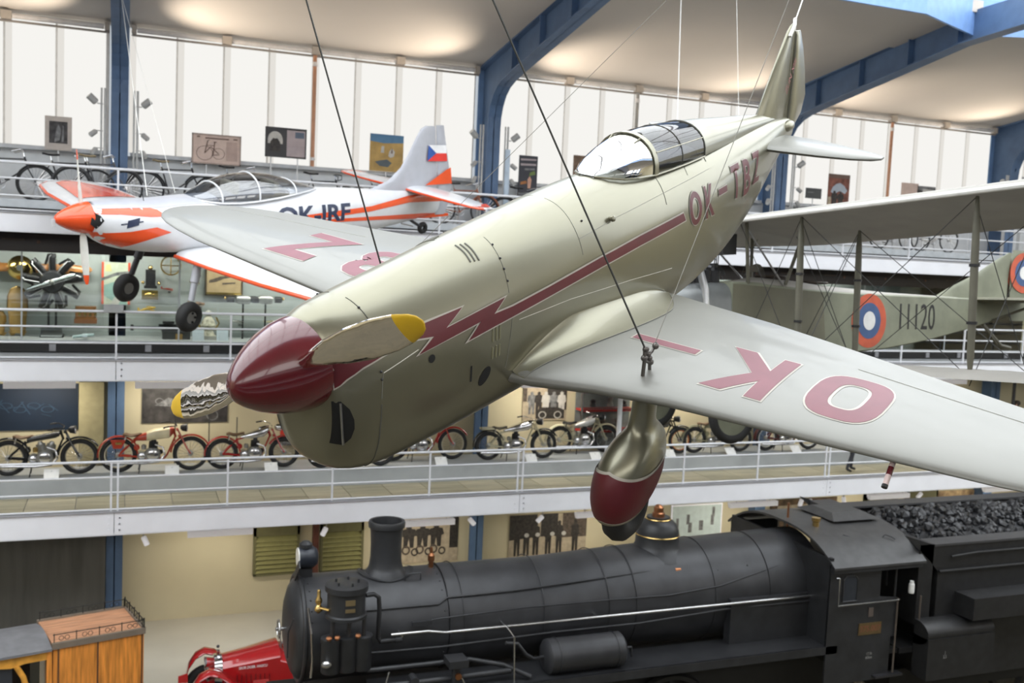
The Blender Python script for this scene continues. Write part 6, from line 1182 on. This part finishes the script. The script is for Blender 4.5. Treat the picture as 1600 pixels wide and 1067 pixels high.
# ================================================================ GALLERY THREE: BICYCLES
PZ3 = 9.36
tag(MB().box(XL+.05,XR-.05,21.8,22.97,9.20,PZ3).build('bicycle_plinth', mat('pale_grey_plinth', (.52,.55,.57), .5)), 'long pale grey plinth carrying the bicycles on the top gallery', 'plinth')
tag(MB().box(XL+.05,XR-.05,21.95,22.97,9.041,9.199).build('plinth_foot', mat('plinth_foot_black', (.02,.02,.02), .5)), 'recessed black foot of the bicycle plinth on the top gallery', 'plinth')
tan_s = mat('tan_saddle', (.30,.24,.14), .6)
def bicycle(label, xr, wb=1.05, R=.35, fm=black_mat, d=1, y=22.5, guard=True, saddle=black_mat, drop=False, high=False, rim=dark_metal):
    t = thing('bicycle', label, 'bicycle', (xr, y, PZ3), 0 if d > 0 else pi, 'bicycles on the top gallery'); R2 = R
    for x, r in ((0, R), (wb, .62 if high else R2)):
        w_ = MB().torus((x,0,r), (0,1,0), r-.016, .017, 36, 6).build('wheel', rubber, t, smooth=60); MB().torus((x,0,r), (0,1,0), r-.036, .010, 32, 5).build('rim', rim, w_); MB().cyl((x,-.04,r),(x,.04,r), .022, n=10).build('hub', steel, w_)
        sp = MB()
        for k in range(24): a = 2*pi*k/24; sp.tube([(x+.02*cos(a+.6),.025*(-1)**k,r+.02*sin(a+.6)),(x+(r-.04)*cos(a),0,r+(r-.04)*sin(a))], .0022, 3)
        sp.build('spokes', chrome, w_)
    bb = (.46,0,R-.06); stp = (.30,0,R+.44); hd = (wb-.20,0,R+.46); hl = (wb-.16,0,R+.30)
    f = MB(); f.tube([bb, (stp[0],0,stp[2]+.05)], .017, 7); f.tube([stp, hd], .016, 7); f.tube([bb, hl], .017, 7)
    for s in (-1,1): f.tube([(0,s*.05,R), bb], .010, 6); f.tube([(0,s*.05,R), stp], .010, 6)
    f.tube([(hl[0]+.015,0,hl[2]-.03),(hd[0]-.015,0,hd[2]+.05)], .02, 7); f.build('frame', fm, t, smooth=50)
    fk = MB()
    for s in (-1,1): fk.tube([(wb,s*.045,R),(wb-.07,s*.045,R+.13),(hl[0]+.01,s*.04,hl[2]-.02)], .012, 6)
    fk.build('fork', fm, t, smooth=50)
    MB().tube([(hd[0]-.02,0,hd[2]+.05),(hd[0]-.04,0,hd[2]+.15)], .012, 6).build('stem', chrome, t)
    bar = [(hd[0]-.22,-.27,hd[2]+.13),(hd[0]-.06,-.24,hd[2]+.18),(hd[0]+.0,-.1,hd[2]+.15),(hd[0]+.0,.1,hd[2]+.15),(hd[0]-.06,.24,hd[2]+.18),(hd[0]-.22,.27,hd[2]+.13)] if not drop else [(hd[0]-.05,-.22,hd[2]-.0),(hd[0]+.08,-.22,hd[2]+.04),(hd[0]+.08,-.2,hd[2]+.13),(hd[0]-.04,-.1,hd[2]+.15),(hd[0]-.04,.1,hd[2]+.15),(hd[0]+.08,.2,hd[2]+.13),(hd[0]+.08,.22,hd[2]+.04),(hd[0]-.05,.22,hd[2])]
    MB().tube(bar, .011, 7).build('handlebar', chrome if not drop else black_mat, t, smooth=50)
    MB().tube([(stp[0],0,stp[2]),(stp[0]-.03,0,stp[2]+.14)], .012, 6).build('seat_post', chrome, t)
    MB().loft([[(x, wy*cos(q), stp[2]+.16+zc+.022*sin(q)) for q in [2*pi*j/12 for j in range(12)]] for x, wy, zc in ((.12,.03,.02),(.16,.09,.02),(.24,.09,.0),(.33,.04,.0),(.43,.02,.01),(.45,.01,.01))]).build('saddle', saddle, t, smooth=60)
    cr = MB().torus((bb[0],-.05,bb[2]), (0,1,0), .09, .008, 24, 5).build('chainring', steel, t)
    for s, a in ((-1,.6),(1,.6+pi)):
        e = (bb[0]+.16*cos(a), s*.09, bb[2]+.16*sin(a)); MB().tube([(bb[0],s*.07,bb[2]), e], .009, 5).build('crank', steel, cr); MB().box(e[0]-.045,e[0]+.045,min(e[1],e[1]+s*.08),max(e[1],e[1]+s*.08),e[2]-.012,e[2]+.012).build('pedal', rubber, cr)
    MB().tube([(bb[0],-.05,bb[2]+.09),(0,-.05,R+.035),(-.035,-.05,R),(0,-.05,R-.035),(bb[0],-.05,bb[2]-.09)], .006, 5).build('chain', dark_metal, t)
    if guard:
        for x, a0, a1 in ((0,10,190),(wb,20,150)): MB().tube(arcpts(x, R, R+.02, a0, a1, 18), .02, 6).build('mudguard', fm, t, smooth=60)
    MB().tube([(.42,.05,R-.06),(.36,.18,0)], .01, 5).build('kick_stand', steel, t); MB().tube([(.42,-.05,R-.06),(.36,-.18,0)], .01, 5).build('kick_stand', steel, t)
    return t
def bx3(px, py=300): return None
bicycle('black bicycle with raised handlebar at the left edge of the top gallery', (-2.738, 22.3, 9.462)[0], wb=1.1, y=22.3)
bicycle('dark bicycle with low saddle below the beige poster', (-1.685, 22.7, 9.55)[0], wb=1.15, R=.37, y=22.75, saddle=black_mat, guard=False)
bicycle('old safety bicycle behind the white propeller blade', (-0.985, 22.3, 9.578)[0], wb=1.0, R=.36, y=22.25, guard=True, fm=mat('dark_steel_frame', (.08,.08,.085), .4), saddle=tan_s)
bicycle('black tourer with tan saddle right of the left blue column', (0.432, 22.4, 9.676)[0], wb=1.12, R=.37, y=22.4, saddle=tan_s)
bicycle('black bicycle behind the glass canopy of the red aeroplane', (1.785, 22.6, 9.774)[0], wb=1.1, R=.36, y=22.6)
bicycle('black racing bicycle below the dark portrait poster', (3.587, 22.5, 9.888)[0], wb=1.05, R=.35, y=22.5, drop=True)
bicycle('dark bicycle in front of the ochre landscape picture', (4.971, 22.6, 9.984)[0], wb=1.05, R=.35, y=22.6)
bicycle('bicycle with orange frame left of the middle blue column', (6.882, 22.4, 10.101)[0], wb=1.08, R=.36, y=22.4, fm=mat('rust_frame', (.30,.10,.05), .4))
bicycle('black bicycle beside the narrow dark poster', (8.51, 22.5, 10.212)[0], wb=1.08, R=.36, y=22.5)
bicycle('grey bicycle beside the small dark sign beyond the silver tail', (16.728, 22.5, 10.241)[0], wb=1.05, R=.35, y=22.5, fm=mat('dark_steel_frame', (.08,.08,.085), .4))
bicycle('grey bicycle behind the biplane wing, left of two', (19.688, 22.4, 10.057)[0], wb=1.05, R=.35, y=22.4, fm=mat('dark_steel_frame', (.08,.08,.085), .4))
bicycle('pale bicycle behind the biplane wing, right of two', (21.168, 22.4, 10.137)[0], wb=1.05, R=.35, y=22.4, fm=lightp)
# posters on stands in front of the blinds
YP = 23.45
P3 = 'posters in front of the blinds'
picture('bicycle_poster', 'beige poster with dark portrait picture at the far left', 'poster', (-1.566, 23.45, 11.197), (-1.042, 23.45, 10.493), YP, mat('poster_beige', (.52,.46,.41), .7), [(mat('print_black_brown', (.05,.045,.045), .6, var=.5, scale=7), [(.16,.2),(.84,.2),(.84,.85),(.16,.85)]), (greyp, [(.35,.22),(.55,.3),(.6,.6),(.5,.78),(.42,.6)]), (greyp, [(.62,.25),(.7,.25),(.7,.7),(.66,.75)])], posts=(.5,), group=P3)
pk = mat('poster_pink_beige', (.60,.46,.39), .7); brn = mat('poster_brown_ink', (.16,.10,.08), .7)
picture('bicycle_poster', 'pinkish patent poster with a drawn early bicycle above the red aeroplane canopy', 'poster', (1.392, 23.45, 11.096), (2.451, 23.45, 10.431), YP, pk, [(brn, ringp(.26,.36,.17,.93,24,1.42)), (brn, ringp(.54,.36,.13,.92,24,1.42)), (brn, line(.26,.36,.32,.78,.01)), (brn, line(.32,.78,.36,.8,.01)), (brn, line(.26,.36,.38,.58,.01)), (brn, line(.38,.58,.54,.36,.01)), (brn, line(.30,.62,.46,.62,.01)), (brn, line(.44,.74,.50,.74,.012)), (brn, line(.46,.74,.43,.3,.009)), (brn, line(.40,.3,.56,.33,.01)), (brn, [(.27,.84),(.75,.84),(.75,.88),(.27,.88)]), (brn, [(.1,.87),(.16,.87),(.16,.91),(.1,.91)]), (brn, [(.84,.85),(.92,.85),(.92,.89),(.84,.89)]), (mat('poster_faint_ink', (.45,.33,.28), .7), [(.7,.15),(.92,.15),(.92,.78),(.7,.78)])], frame_=mat('poster_edge', (.35,.27,.23), .6), posts=(.3,), group=P3)
picture('bicycle_poster', 'black poster with pale oval portrait and document beside the orange pipe', 'poster', (2.981, 23.45, 11.377), (3.909, 23.45, 10.702), YP, mat('poster_black', (.03,.028,.028), .5), [(lightp, [(.06,.45)]+[(.24+.18*cos(pi-pi*j/12), .58+.28*sin(pi*j/12)) for j in range(13)]+[(.42,.45)]), (ink, [(.1,.2),(.38,.2),(.36,.5),(.3,.62),(.24,.66),(.18,.62),(.12,.5)]), (lightp, circ(.24,.68,.05,12,1.3)), (mat('poster_mauve', (.42,.35,.35), .7), [(.52,.05),(.97,.05),(.97,.93),(.52,.93)]), (mat('stamp_blue', (.12,.15,.20), .7), [(.72,.68),(.94,.68),(.94,.88),(.72,.88)])], frame_=mat('poster_black', (.03,.028,.028), .5), posts=(.15,.8), group=P3)
picture('bicycle_poster', 'blue and ochre landscape picture left of the red and white fin', 'poster', (5.403, 23.45, 11.43), (6.212, 23.45, 10.562), YP, mat('poster_ochre', (.48,.31,.10), .7, var=.15, scale=4), [(mat('poster_blue', (.10,.22,.36), .7), [(0,.8),(.4,.76),(1,.8),(1,1),(0,1)]), (mat('poster_slate', (.10,.12,.13), .7), [(.15,.25),(.3,.14),(.55,.12),(.66,.24),(.52,.33),(.35,.3)]), (lightp, [(.32,.5),(.42,.5),(.42,.68),(.34,.68)]), (lightp, [(.55,.42),(.62,.38),(.72,.42),(.74,.55),(.66,.64),(.58,.56)]), (brn, [(.62,.5),(.68,.5),(.66,.66)])], posts=(.5,), group=P3)
picture('bicycle_poster', 'narrow dark poster with a small pink figure right of the middle blue column', 'poster', (9.202, 23.45, 11.223), (9.699, 23.45, 10.303), YP, mat('poster_navy', (.025,.025,.035), .5), [(mat('poster_mauve', (.42,.35,.35), .7), [(.08,.86),(.92,.88),(.92,.92),(.08,.91)]), (mat('poster_mauve', (.42,.35,.35), .7), [(.08,.72),(.92,.74),(.92,.79),(.08,.78)]), (greyp, [(.3,.6),(.85,.62),(.85,.67),(.3,.65)]), (mat('poster_flesh', (.60,.34,.24), .7), [(.5,.12),(.65,.12),(.7,.35),(.6,.45),(.48,.36)]), (mat('poster_green', (.16,.22,.06), .7), [(.55,.45),(.9,.5),(.85,.6),(.6,.55)]), (mat('poster_rust', (.40,.16,.05), .7), [(.1,.2),(.45,.25),(.4,.32),(.1,.28)])], posts=(.5,), group=P3)
picture('bicycle_poster', 'brown photograph poster above the silver cockpit', 'poster', (10.692, 23.45, 11.341), (11.885, 23.45, 10.644), YP, mat('poster_brown_photo', (.22,.14,.09), .7, var=.35, scale=5), [(ink, [(.15,.5),(.95,.55),(.95,.8),(.2,.75)]), (pk, line(.05,.4,.6,.45,.02))], posts=(.2,), group=P3)
picture('small_sign', 'small dark grey sign on a thin post beyond the silver tail', 'sign', (17.923, 23.45, 11.002), (18.455, 23.45, 10.713), YP, mat('sign_dark_grey', (.05,.052,.052), .5), [(greyp, [(.1,.55),(.5,.55),(.5,.62),(.1,.62)])], posts=(.5,), group=P3)
picture('bicycle_poster', 'tall red-brown poster with a pale mountain shape', 'poster', (18.681, 23.45, 11.451), (19.417, 23.45, 10.518), YP, mat('poster_red_brown', (.24,.09,.06), .7, var=.3, scale=6), [(mat('poster_pale_blue', (.40,.45,.50), .7), [(.12,.45),(.2,.6),(.36,.7),(.55,.74),(.75,.66),(.9,.52),(.8,.42),(.55,.5),(.3,.4)]), (brn, [(0,.88),(1,.88),(1,1),(0,1)]), (ink, figure(.3,.0,.5,.2)), (ink, figure(.6,.0,.48,.2)), (sepia, [(0,0),(.15,0),(.15,.3),(0,.3)])], posts=(.5,), group=P3)
picture('bicycle_poster', 'plain pinkish poster above the biplane wing', 'poster', (21.321, 23.45, 11.381), (21.935, 23.45, 10.764), YP, pk, posts=(.5,), group=P3)
picture('bicycle_poster', 'grey photograph beside the plain pinkish poster', 'poster', (21.903, 23.45, 11.327), (22.592, 23.45, 10.804), YP, greyp, [(ink, [(0,.4),(.35,.5),(.35,.7),(0,.8)]), (lightp, [(.3,.55),(.9,.6),(.9,.8),(.3,.85)])], posts=(.5,), group=P3)
picture('bicycle_poster', 'brown framed photograph at the right above the biplane wing', 'poster', (23.46, 23.45, 11.318), (24.621, 23.45, 10.734), YP, mat('poster_brown_photo', (.22,.14,.09), .7), [(lightp, [(.1,.6),(.9,.6),(.9,.8),(.1,.8)])], posts=(.5,), group=P3)
tag(MB().box(8.62,8.74,22.9,22.96,9.06,(8.364, 22.9, 11.265)[2]).build('column_sign', mat('sign_pale_blue', (.52,.62,.72), .5)), 'narrow pale blue upright panel on the middle blue column', 'panel')
# ================================================================ WOODEN COACH AND RED CAR ON THE GROUND FLOOR
wd = mat('orange_varnished_wood', (.78,.29,.05), .35, coat=.4, var=.22, scale=3, stretch=(6,6,.5)); wd2 = mat('pale_orange_boards', (.62,.31,.17), .5, var=.18, scale=3, stretch=(.6,8,1)); wdd = mat('wood_trim_dark', (.13,.06,.03), .5)
NL, NR, FR = Vector((-0.988, 17.358, 2)), Vector((0.412, 17.721, 2)), Vector((0.052, 18.879, 2))
ux = (NR-NL).normalized(); uy = Vector((-ux.y, ux.x, 0)); Lc = (NR-NL).length; Wc = max((FR-NR).dot(uy), 1.0)
co_ = thing('wooden_coach', 'orange varnished wooden coach body with railed flat roof at the lower left', 'coach', mw=Matrix(((ux.x,uy.x,0,NL.x),(ux.y,uy.y,0,NL.y),(0,0,1,0),(0,0,0,1))))
MB().box(0,Lc,0,Wc,.55,1.97).build('body', wd, co_)
for k in range(5): MB().box(0,Lc,Wc*k/5+.004,Wc*(k+1)/5-.004,1.97,2.0).build('roof_board', wd2, co_)
for y0, y1 in ((-.03,.03),(Wc-.03,Wc+.03)): MB().box(-.02,Lc+.02,y0,y1,1.93,2.03).build('cornice', mat('cornice_grey_brown', (.20,.16,.12), .6), co_)
MB().box(Lc-.02,Lc+.03,0,Wc,1.93,2.03).build('cornice', mat('cornice_grey_brown', (.20,.16,.12), .6), co_)
for x in (.08, Lc*.48, Lc-.03): MB().box(x-.012,x+.012,-.012,0,.55,1.93).build('batten', wdd, co_)
iron = mat('wrought_iron', (.03,.03,.028), .5, .5)
for y in (.02, Wc-.02):
    MB().tube([(0,y,2.16),(Lc,y,2.16)], .008, 6).build('roof_rail', iron, co_)
    for x in (.02, Lc*.25, Lc*.5, Lc*.75, Lc-.02): MB().cyl((x,y,2.02),(x,y,2.18), .008, n=6).build('rail_post', iron, co_)
    for x in (Lc*.12, Lc*.37, Lc*.62, Lc*.87):
        for s in (-1,1): MB().torus((x+s*.045,y,2.09), (0,1,0), .036, .005, 16, 5).build('scroll', iron, co_)
MB().tube([(Lc,0,2.16),(Lc,Wc,2.16)], .010, 6).build('roof_rail', iron, co_)
for k in range(5):
    y = Wc*k/4; MB().cyl((Lc,y,2.02),(Lc,y,2.2), .012, n=6).build('rail_post', iron, co_)
    if k < 4: MB().torus((Lc,y+Wc/8,2.09), (1,0,0), .045, .007, 16, 5).build('scroll', iron, co_)
cw = 1.9
MB().box(-cw,-.03,-.02,.04,.55,.95).build('cab_side', wd, co_); MB().box(-.10,-.02,-.03,.05,.55,1.95).build('cab_post', wd, co_)
MB().prism([(-cw,1.55),(-cw,1.95),(-.05,1.95),(-.05,1.78),(-.42,1.78),(-.62,1.74),(-.9,1.78),(-1.3,1.75)], (0,-.02,0), (1,0,0), (0,0,1), (0,.06,0)).build('cab_header', mat('orange_varnished_wood_light', (.80,.38,.06), .35, coat=.4, var=.15), co_)
MB().tube([(-.55,.0,1.76),(-.44,.0,1.55),(-.38,.0,1.3),(-.36,.0,.95)], .045, 8).build('arched_window_post', mat('orange_varnished_wood_light', (.48,.19,.03), .35), co_)
MB().box(-.34,-.08,.02,.03,.95,1.78).build('cab_window', glassmat('case_glass', (.93,.97,.95), .035), co_); MB().box(-cw,-.6,.03,.04,.95,1.74).build('cab_window', mat('dark_window', (.04,.045,.055), .1), co_)
MB().box(-cw,-.05,.8,.9,.55,1.9).build('cab_back', mat('coach_interior_dark', (.02,.02,.022), .7), co_)
MB().loft([[(x, -.08+(Wc+.1)*j/10, 1.97+.10*sin(pi*j/10)) for j in range(11)]+[(x, -.08+(Wc+.1)*j/10, 1.93+.10*sin(pi*j/10)) for j in range(10,-1,-1)] for x in (-cw,-.03)]).build('cab_roof', mat('grey_canvas_roof', (.19,.19,.20), .6, var=.08), co_, smooth=40)
for x in (-1.3, .35, 1.1):
    w_ = MB().torus((x,-.0,.45), (0,1,0), .40, .05, 28, 8).build('wheel', rubber, co_, smooth=50); MB().lathe([(.1,-.06),(.1,.06)], (x,0,.45), (0,1,0), 14).build('hub', wdd, w_)
# red fire car, nose to the left
YR = 18.2
rc = thing('fire_car', 'red vintage fire car with white lettering on the bonnet in front of the locomotive', 'car', (0, YR, 0))
carred = mat('fire_red_gloss', (.42,.012,.014), .16, coat=1., var=.03)
def hood(x, w, z0, z1): return [(x, -w, z0), (x, -w, z1-.14), (x, -w*.75, z1-.04), (x, -w*.3, z1), (x, w*.3, z1), (x, w*.75, z1-.04), (x, w, z1-.14), (x, w, z0)]
MB().loft([hood(1.75,.28,.6,1.20), hood(2.2,.33,.6,1.27), hood(2.75,.42,.6,1.37)]).build('bonnet', carred, rc, smooth=35)
rd_ = MB().loft([hood(1.62,.27,.55,1.21), hood(1.75,.29,.55,1.23)]).build('radiator', chrome, rc, smooth=35); MB().cyl((1.69,0,1.22),(1.69,0,1.31), .03, n=10).build('cap', chrome, rd_); MB().sph((1.69,0,1.38), .03, 8, 6).build('mascot_knob', dark_metal, rd_)
v, f = text2d('SBOR DOBR. HASICU', .07, .001, .75); MB().add([(2.27+x, -.37-(.10*(x+.45)), 1.10+y+.06*x) for x, y in v], f).build('bonnet_lettering', card_m, rc)
for k in range(8): MB().bar((2.0+k*.08,-.345-.013*k,.75),(2.0+k*.08,-.345-.013*k,.95), .01, .02).build('bonnet_louvre', mat('dark_red', (.18,.006,.008), .4), rc)
for s in (-1,1):
    MB().loft([[(x, s*(.52+wy*cos(q)), zc+.05*sin(q)) for q in [2*pi*j/12 for j in range(12)]] for x, wy, zc in ((1.16,.10,.62),(1.22,.14,.86),(1.34,.15,1.04),(1.5,.15,1.12),(1.68,.15,1.07),(1.9,.15,.88),(2.2,.15,.66),(2.7,.14,.52),(3.2,.14,.50))]).build('front_wing', carred, rc, smooth=50)
    hl_ = MB().lathe([(.02,-.2),(.09,-.14),(.12,0)], (1.5,s*.24,.98), (-1,0,0), 18).build('headlamp', carred, rc, smooth=40); MB().lathe([(.125,-.01),(.125,.02),(.1,.03)], (1.5,s*.24,.98), (-1,0,0), 18).build('headlamp_rim', chrome, hl_)
    for x in (1.56, 4.6):
        w_ = MB().torus((x,s*.58,.42), (0,1,0), .33, .085, 30, 8).build('wheel', rubber, rc, smooth=50); MB().lathe([(.22,-.03),(.1,.05)], (x,s*.58,.42), (0,1,0), 18).build('wheel_disc', carred, w_)
    MB().box(2.0,4.2,s*.45 if s > 0 else -.75,.75 if s > 0 else -.45,.42,.47).build('running_board', dark_metal, rc)
MB().box(1.12,1.2,-.5,.5,.5,.6).build('bumper', chrome, rc); MB().prism([(0,0),(.16,0),(.16,.16),(0,.12)], (.98,-.55,1.0), (1,0,0), (0,0,1), (0,.02,0)).build('pennant', carred, rc); MB().cyl((1.14,-.54,.6),(1.12,-.54,1.12), .01, n=6).build('pennant_staff', steel, rc)
MB().loft([hood(2.75,.44,.5,1.30), hood(3.1,.5,.5,1.2), hood(4.9,.52,.5,1.15)]).build('body', carred, rc, smooth=35)
MB().torus((2.95,-.12,1.52), (-.8,0,.55), .19, .016, 28, 6).build('steering_wheel', mat('dark_wood_rim', (.06,.03,.02), .4), rc); MB().cyl((2.75,-.12,1.3),(2.95,-.12,1.52), .02, n=8).build('steering_column', steel, rc)
for a in (0, 2.09, 4.19): MB().cyl((2.95,-.12,1.52),(2.95+.15*cos(a)*.55,-.12+.17*sin(a),1.52+.15*cos(a)*.8), .008, n=5).build('wheel_spoke', chrome, rc)
MB().tube([(2.78,-.3,1.35),(2.74,-.32,1.62)], .012, 6).build('hand_lever', steel, rc); MB().cyl((2.74,-.32,1.62),(2.72,-.33,1.78), .025, n=8).build('lever_grip', mat('dark_red', (.18,.006,.008), .4), rc)
MB().box(3.3,3.8,-.5,.5,1.0,1.35).build('seat', mat('black_leather', (.02,.02,.02), .5), rc, bevel=.05)
# ================================================================ VISITORS
def person(label, loc, rz, joints, rads, mats, bands, group=None):
    """one continuous skinned body; joints = chain dict, bands = material by height"""
    t = thing('person', label, 'person', loc, rz, group)
    me = bpy.data.meshes.new('body'); names = list(joints); idx = {n: i for i, n in enumerate(names)}
    E_ = [('pelvis','waist'),('waist','chest'),('chest','neck'),('neck','head'),('head','crown')]
    for s in 'lr': E_ += [('pelvis',s+'hip'),(s+'hip',s+'knee'),(s+'knee',s+'ankle'),(s+'ankle',s+'toe'),('chest',s+'sho'),(s+'sho',s+'elb'),(s+'elb',s+'wri'),(s+'wri',s+'palm')]
    for s in 'lr': 
        for k in range(5): E_.append((s+'palm', s+'f%d' % k))
    me.from_pydata([joints[n] for n in names], [(idx[a], idx[b]) for a, b in E_], [])
    o = bpy.data.objects.new('body', me); col.objects.link(o); m = o.modifiers.new('skin', 'SKIN'); m.use_smooth_shade = True
    for i, n in enumerate(names):
        sv = me.skin_vertices[0].data[i]; r = rads.get(n[1:], rads.get(n, .05)) if n not in rads else rads[n]; sv.radius = (r, r) if not isinstance(r, tuple) else r; sv.use_root = n == 'pelvis'
    o.modifiers.new('sub', 'SUBSURF').levels = 2; o.modifiers['sub'].render_levels = 2
    bpy.context.view_layer.update(); dg = bpy.context.evaluated_depsgraph_get(); nm = bpy.data.meshes.new_from_object(o.evaluated_get(dg)); o.modifiers.clear(); o.data = nm; nm.materials.clear()
    for q in mats: nm.materials.append(q)
    for p in nm.polygons: p.material_index = bands(p.center); p.use_smooth = True
    o.parent = t; return t
skin_m = mat('skin', (.55,.32,.23), .5); hair_m = mat('dark_brown_hair', (.03,.018,.01), .6); trou = mat('dark_grey_trousers', (.035,.037,.045), .8); jack = mat('dark_blue_jacket', (.03,.035,.06), .8); shoe = mat('black_shoes', (.012,.012,.012), .5)
RD = dict(pelvis=.13, waist=.125, chest=.15, neck=.055, head=.085, crown=.07, hip=.09, knee=.06, ankle=.042, toe=.035, sho=.065, elb=.042, wri=.028, palm=.032, f0=.010, f1=.010, f2=.010, f3=.010, f4=.011)
def hands(J):
    for s in 'lr':
        p = Vector(J[s+'palm']); d = (p-Vector(J[s+'wri'])).normalized(); a = Vector((1,0,0)) if abs(d.x) < .8 else Vector((0,0,1)); sx = a-d*a.dot(d); sx.normalize()
        for k, (off, ln) in enumerate(((-.03,.07),(-.01,.085),(.012,.08),(.032,.065))): J[s+'f%d' % k] = tuple(p+sx*off+d*ln)
        J[s+'f4'] = tuple(p+sx*-.055+d*.025)
    return J
# walking visitor on gallery one behind the near wing
J = dict(pelvis=(0,0,.95), waist=(0,0,1.12), chest=(0,0,1.36), neck=(0,0,1.5), head=(0,-.01,1.62), crown=(0,-.01,1.74), lhip=(0,.10,.90), lknee=(.16,.10,.50), lankle=(.14,.10,.09), ltoe=(.30,.11,.04), rhip=(0,-.10,.90), rknee=(.0,-.10,.49), rankle=(-.16,-.10,.10), rtoe=(-.01,-.11,.04),
         lsho=(0,.19,1.42), lelb=(-.08,.24,1.14), lwri=(.05,.25,.92), lpalm=(.09,.25,.86), rsho=(0,-.19,1.42), relb=(-.02,-.24,1.13), rwri=(.14,-.22,.95), rpalm=(.18,-.22,.90))
pz_ = (17.902, 20.75, 3.367)
w1 = person('visitor in dark trousers walking behind the railing under the near wing', (pz_[0], 20.85, 3.43), 0, hands(J), RD, [trou, jack, skin_m, hair_m, shoe], lambda c: 4 if c.z < .085 else 3 if (c.z > 1.66 or (c.z > 1.58 and c.x < -.03)) else 2 if c.z > 1.5 else (2 if (abs(c.y) > .2 and c.z < .94) else 0 if c.z < 1.0 else 1))
# standing visitor at the far right
J2 = dict(pelvis=(0,0,.95), waist=(0,0,1.12), chest=(.01,0,1.36), neck=(.02,0,1.5), head=(.03,0,1.62), crown=(.03,0,1.74), lhip=(0,.10,.90), lknee=(.03,.11,.50), lankle=(.0,.12,.09), ltoe=(.15,.14,.04), rhip=(0,-.10,.90), rknee=(.03,-.11,.50), rankle=(-.01,-.12,.09), rtoe=(.14,-.14,.04),
          lsho=(.01,.19,1.42), lelb=(-.02,.25,1.13), lwri=(.12,.24,.95), lpalm=(.16,.23,.90), rsho=(.01,-.19,1.42), relb=(-.02,-.25,1.13), rwri=(.10,-.25,.93), rpalm=(.14,-.25,.88))
pc_ = (24.287, 21.4, 5.177)
w2 = person('dark-haired visitor in a dark blue top standing at the far right beyond the near wing', (pc_[0], pc_[1], 3.43), 2.4, hands(J2), RD, [trou, jack, skin_m, hair_m, shoe], lambda c: 4 if c.z < .085 else 3 if (c.z > 1.66 or (c.z > 1.56 and c.x < .01)) else 2 if c.z > 1.5 else (2 if (abs(c.y) > .2 and c.z < .94) else 0 if c.z < 1.0 else 1))
for w_, hz, hx in ((w1, 1.63, 0.), (w2, 1.63, .03)):
    n_ = MB().sph((hx+.088,0,hz-.01), .017, 8, 6, (1,.8,1.3)).build('nose', skin_m, w_, smooth=60)
    for s in (-1,1): MB().sph((hx+.078,s*.03,hz+.025), .011, 8, 6).build('eye', black_mat, w_); MB().sph((hx,s*.088,hz), .025, 8, 6, (.8,.4,1.3)).build('ear', skin_m, w_, smooth=60)
    MB().sph((hx+.08,0,hz-.05), .02, 8, 6, (.4,1.2,.35)).build('mouth', mat('lips', (.35,.12,.10), .5), w_)
    MB().sph((hx-.02,0,hz+.045), .10, 14, 8, (1.0,.95,.85)).build('hair', hair_m, w_, smooth=60)
tag(MB().cyl(((23.892, 21.2, 4.951)[0],21.2,3.4),((23.892, 21.2, 4.951)[0],21.2,6.0), .05, n=12).build('dark_post', dark_metal, smooth=40), 'dark slim post beside the standing visitor', 'post')
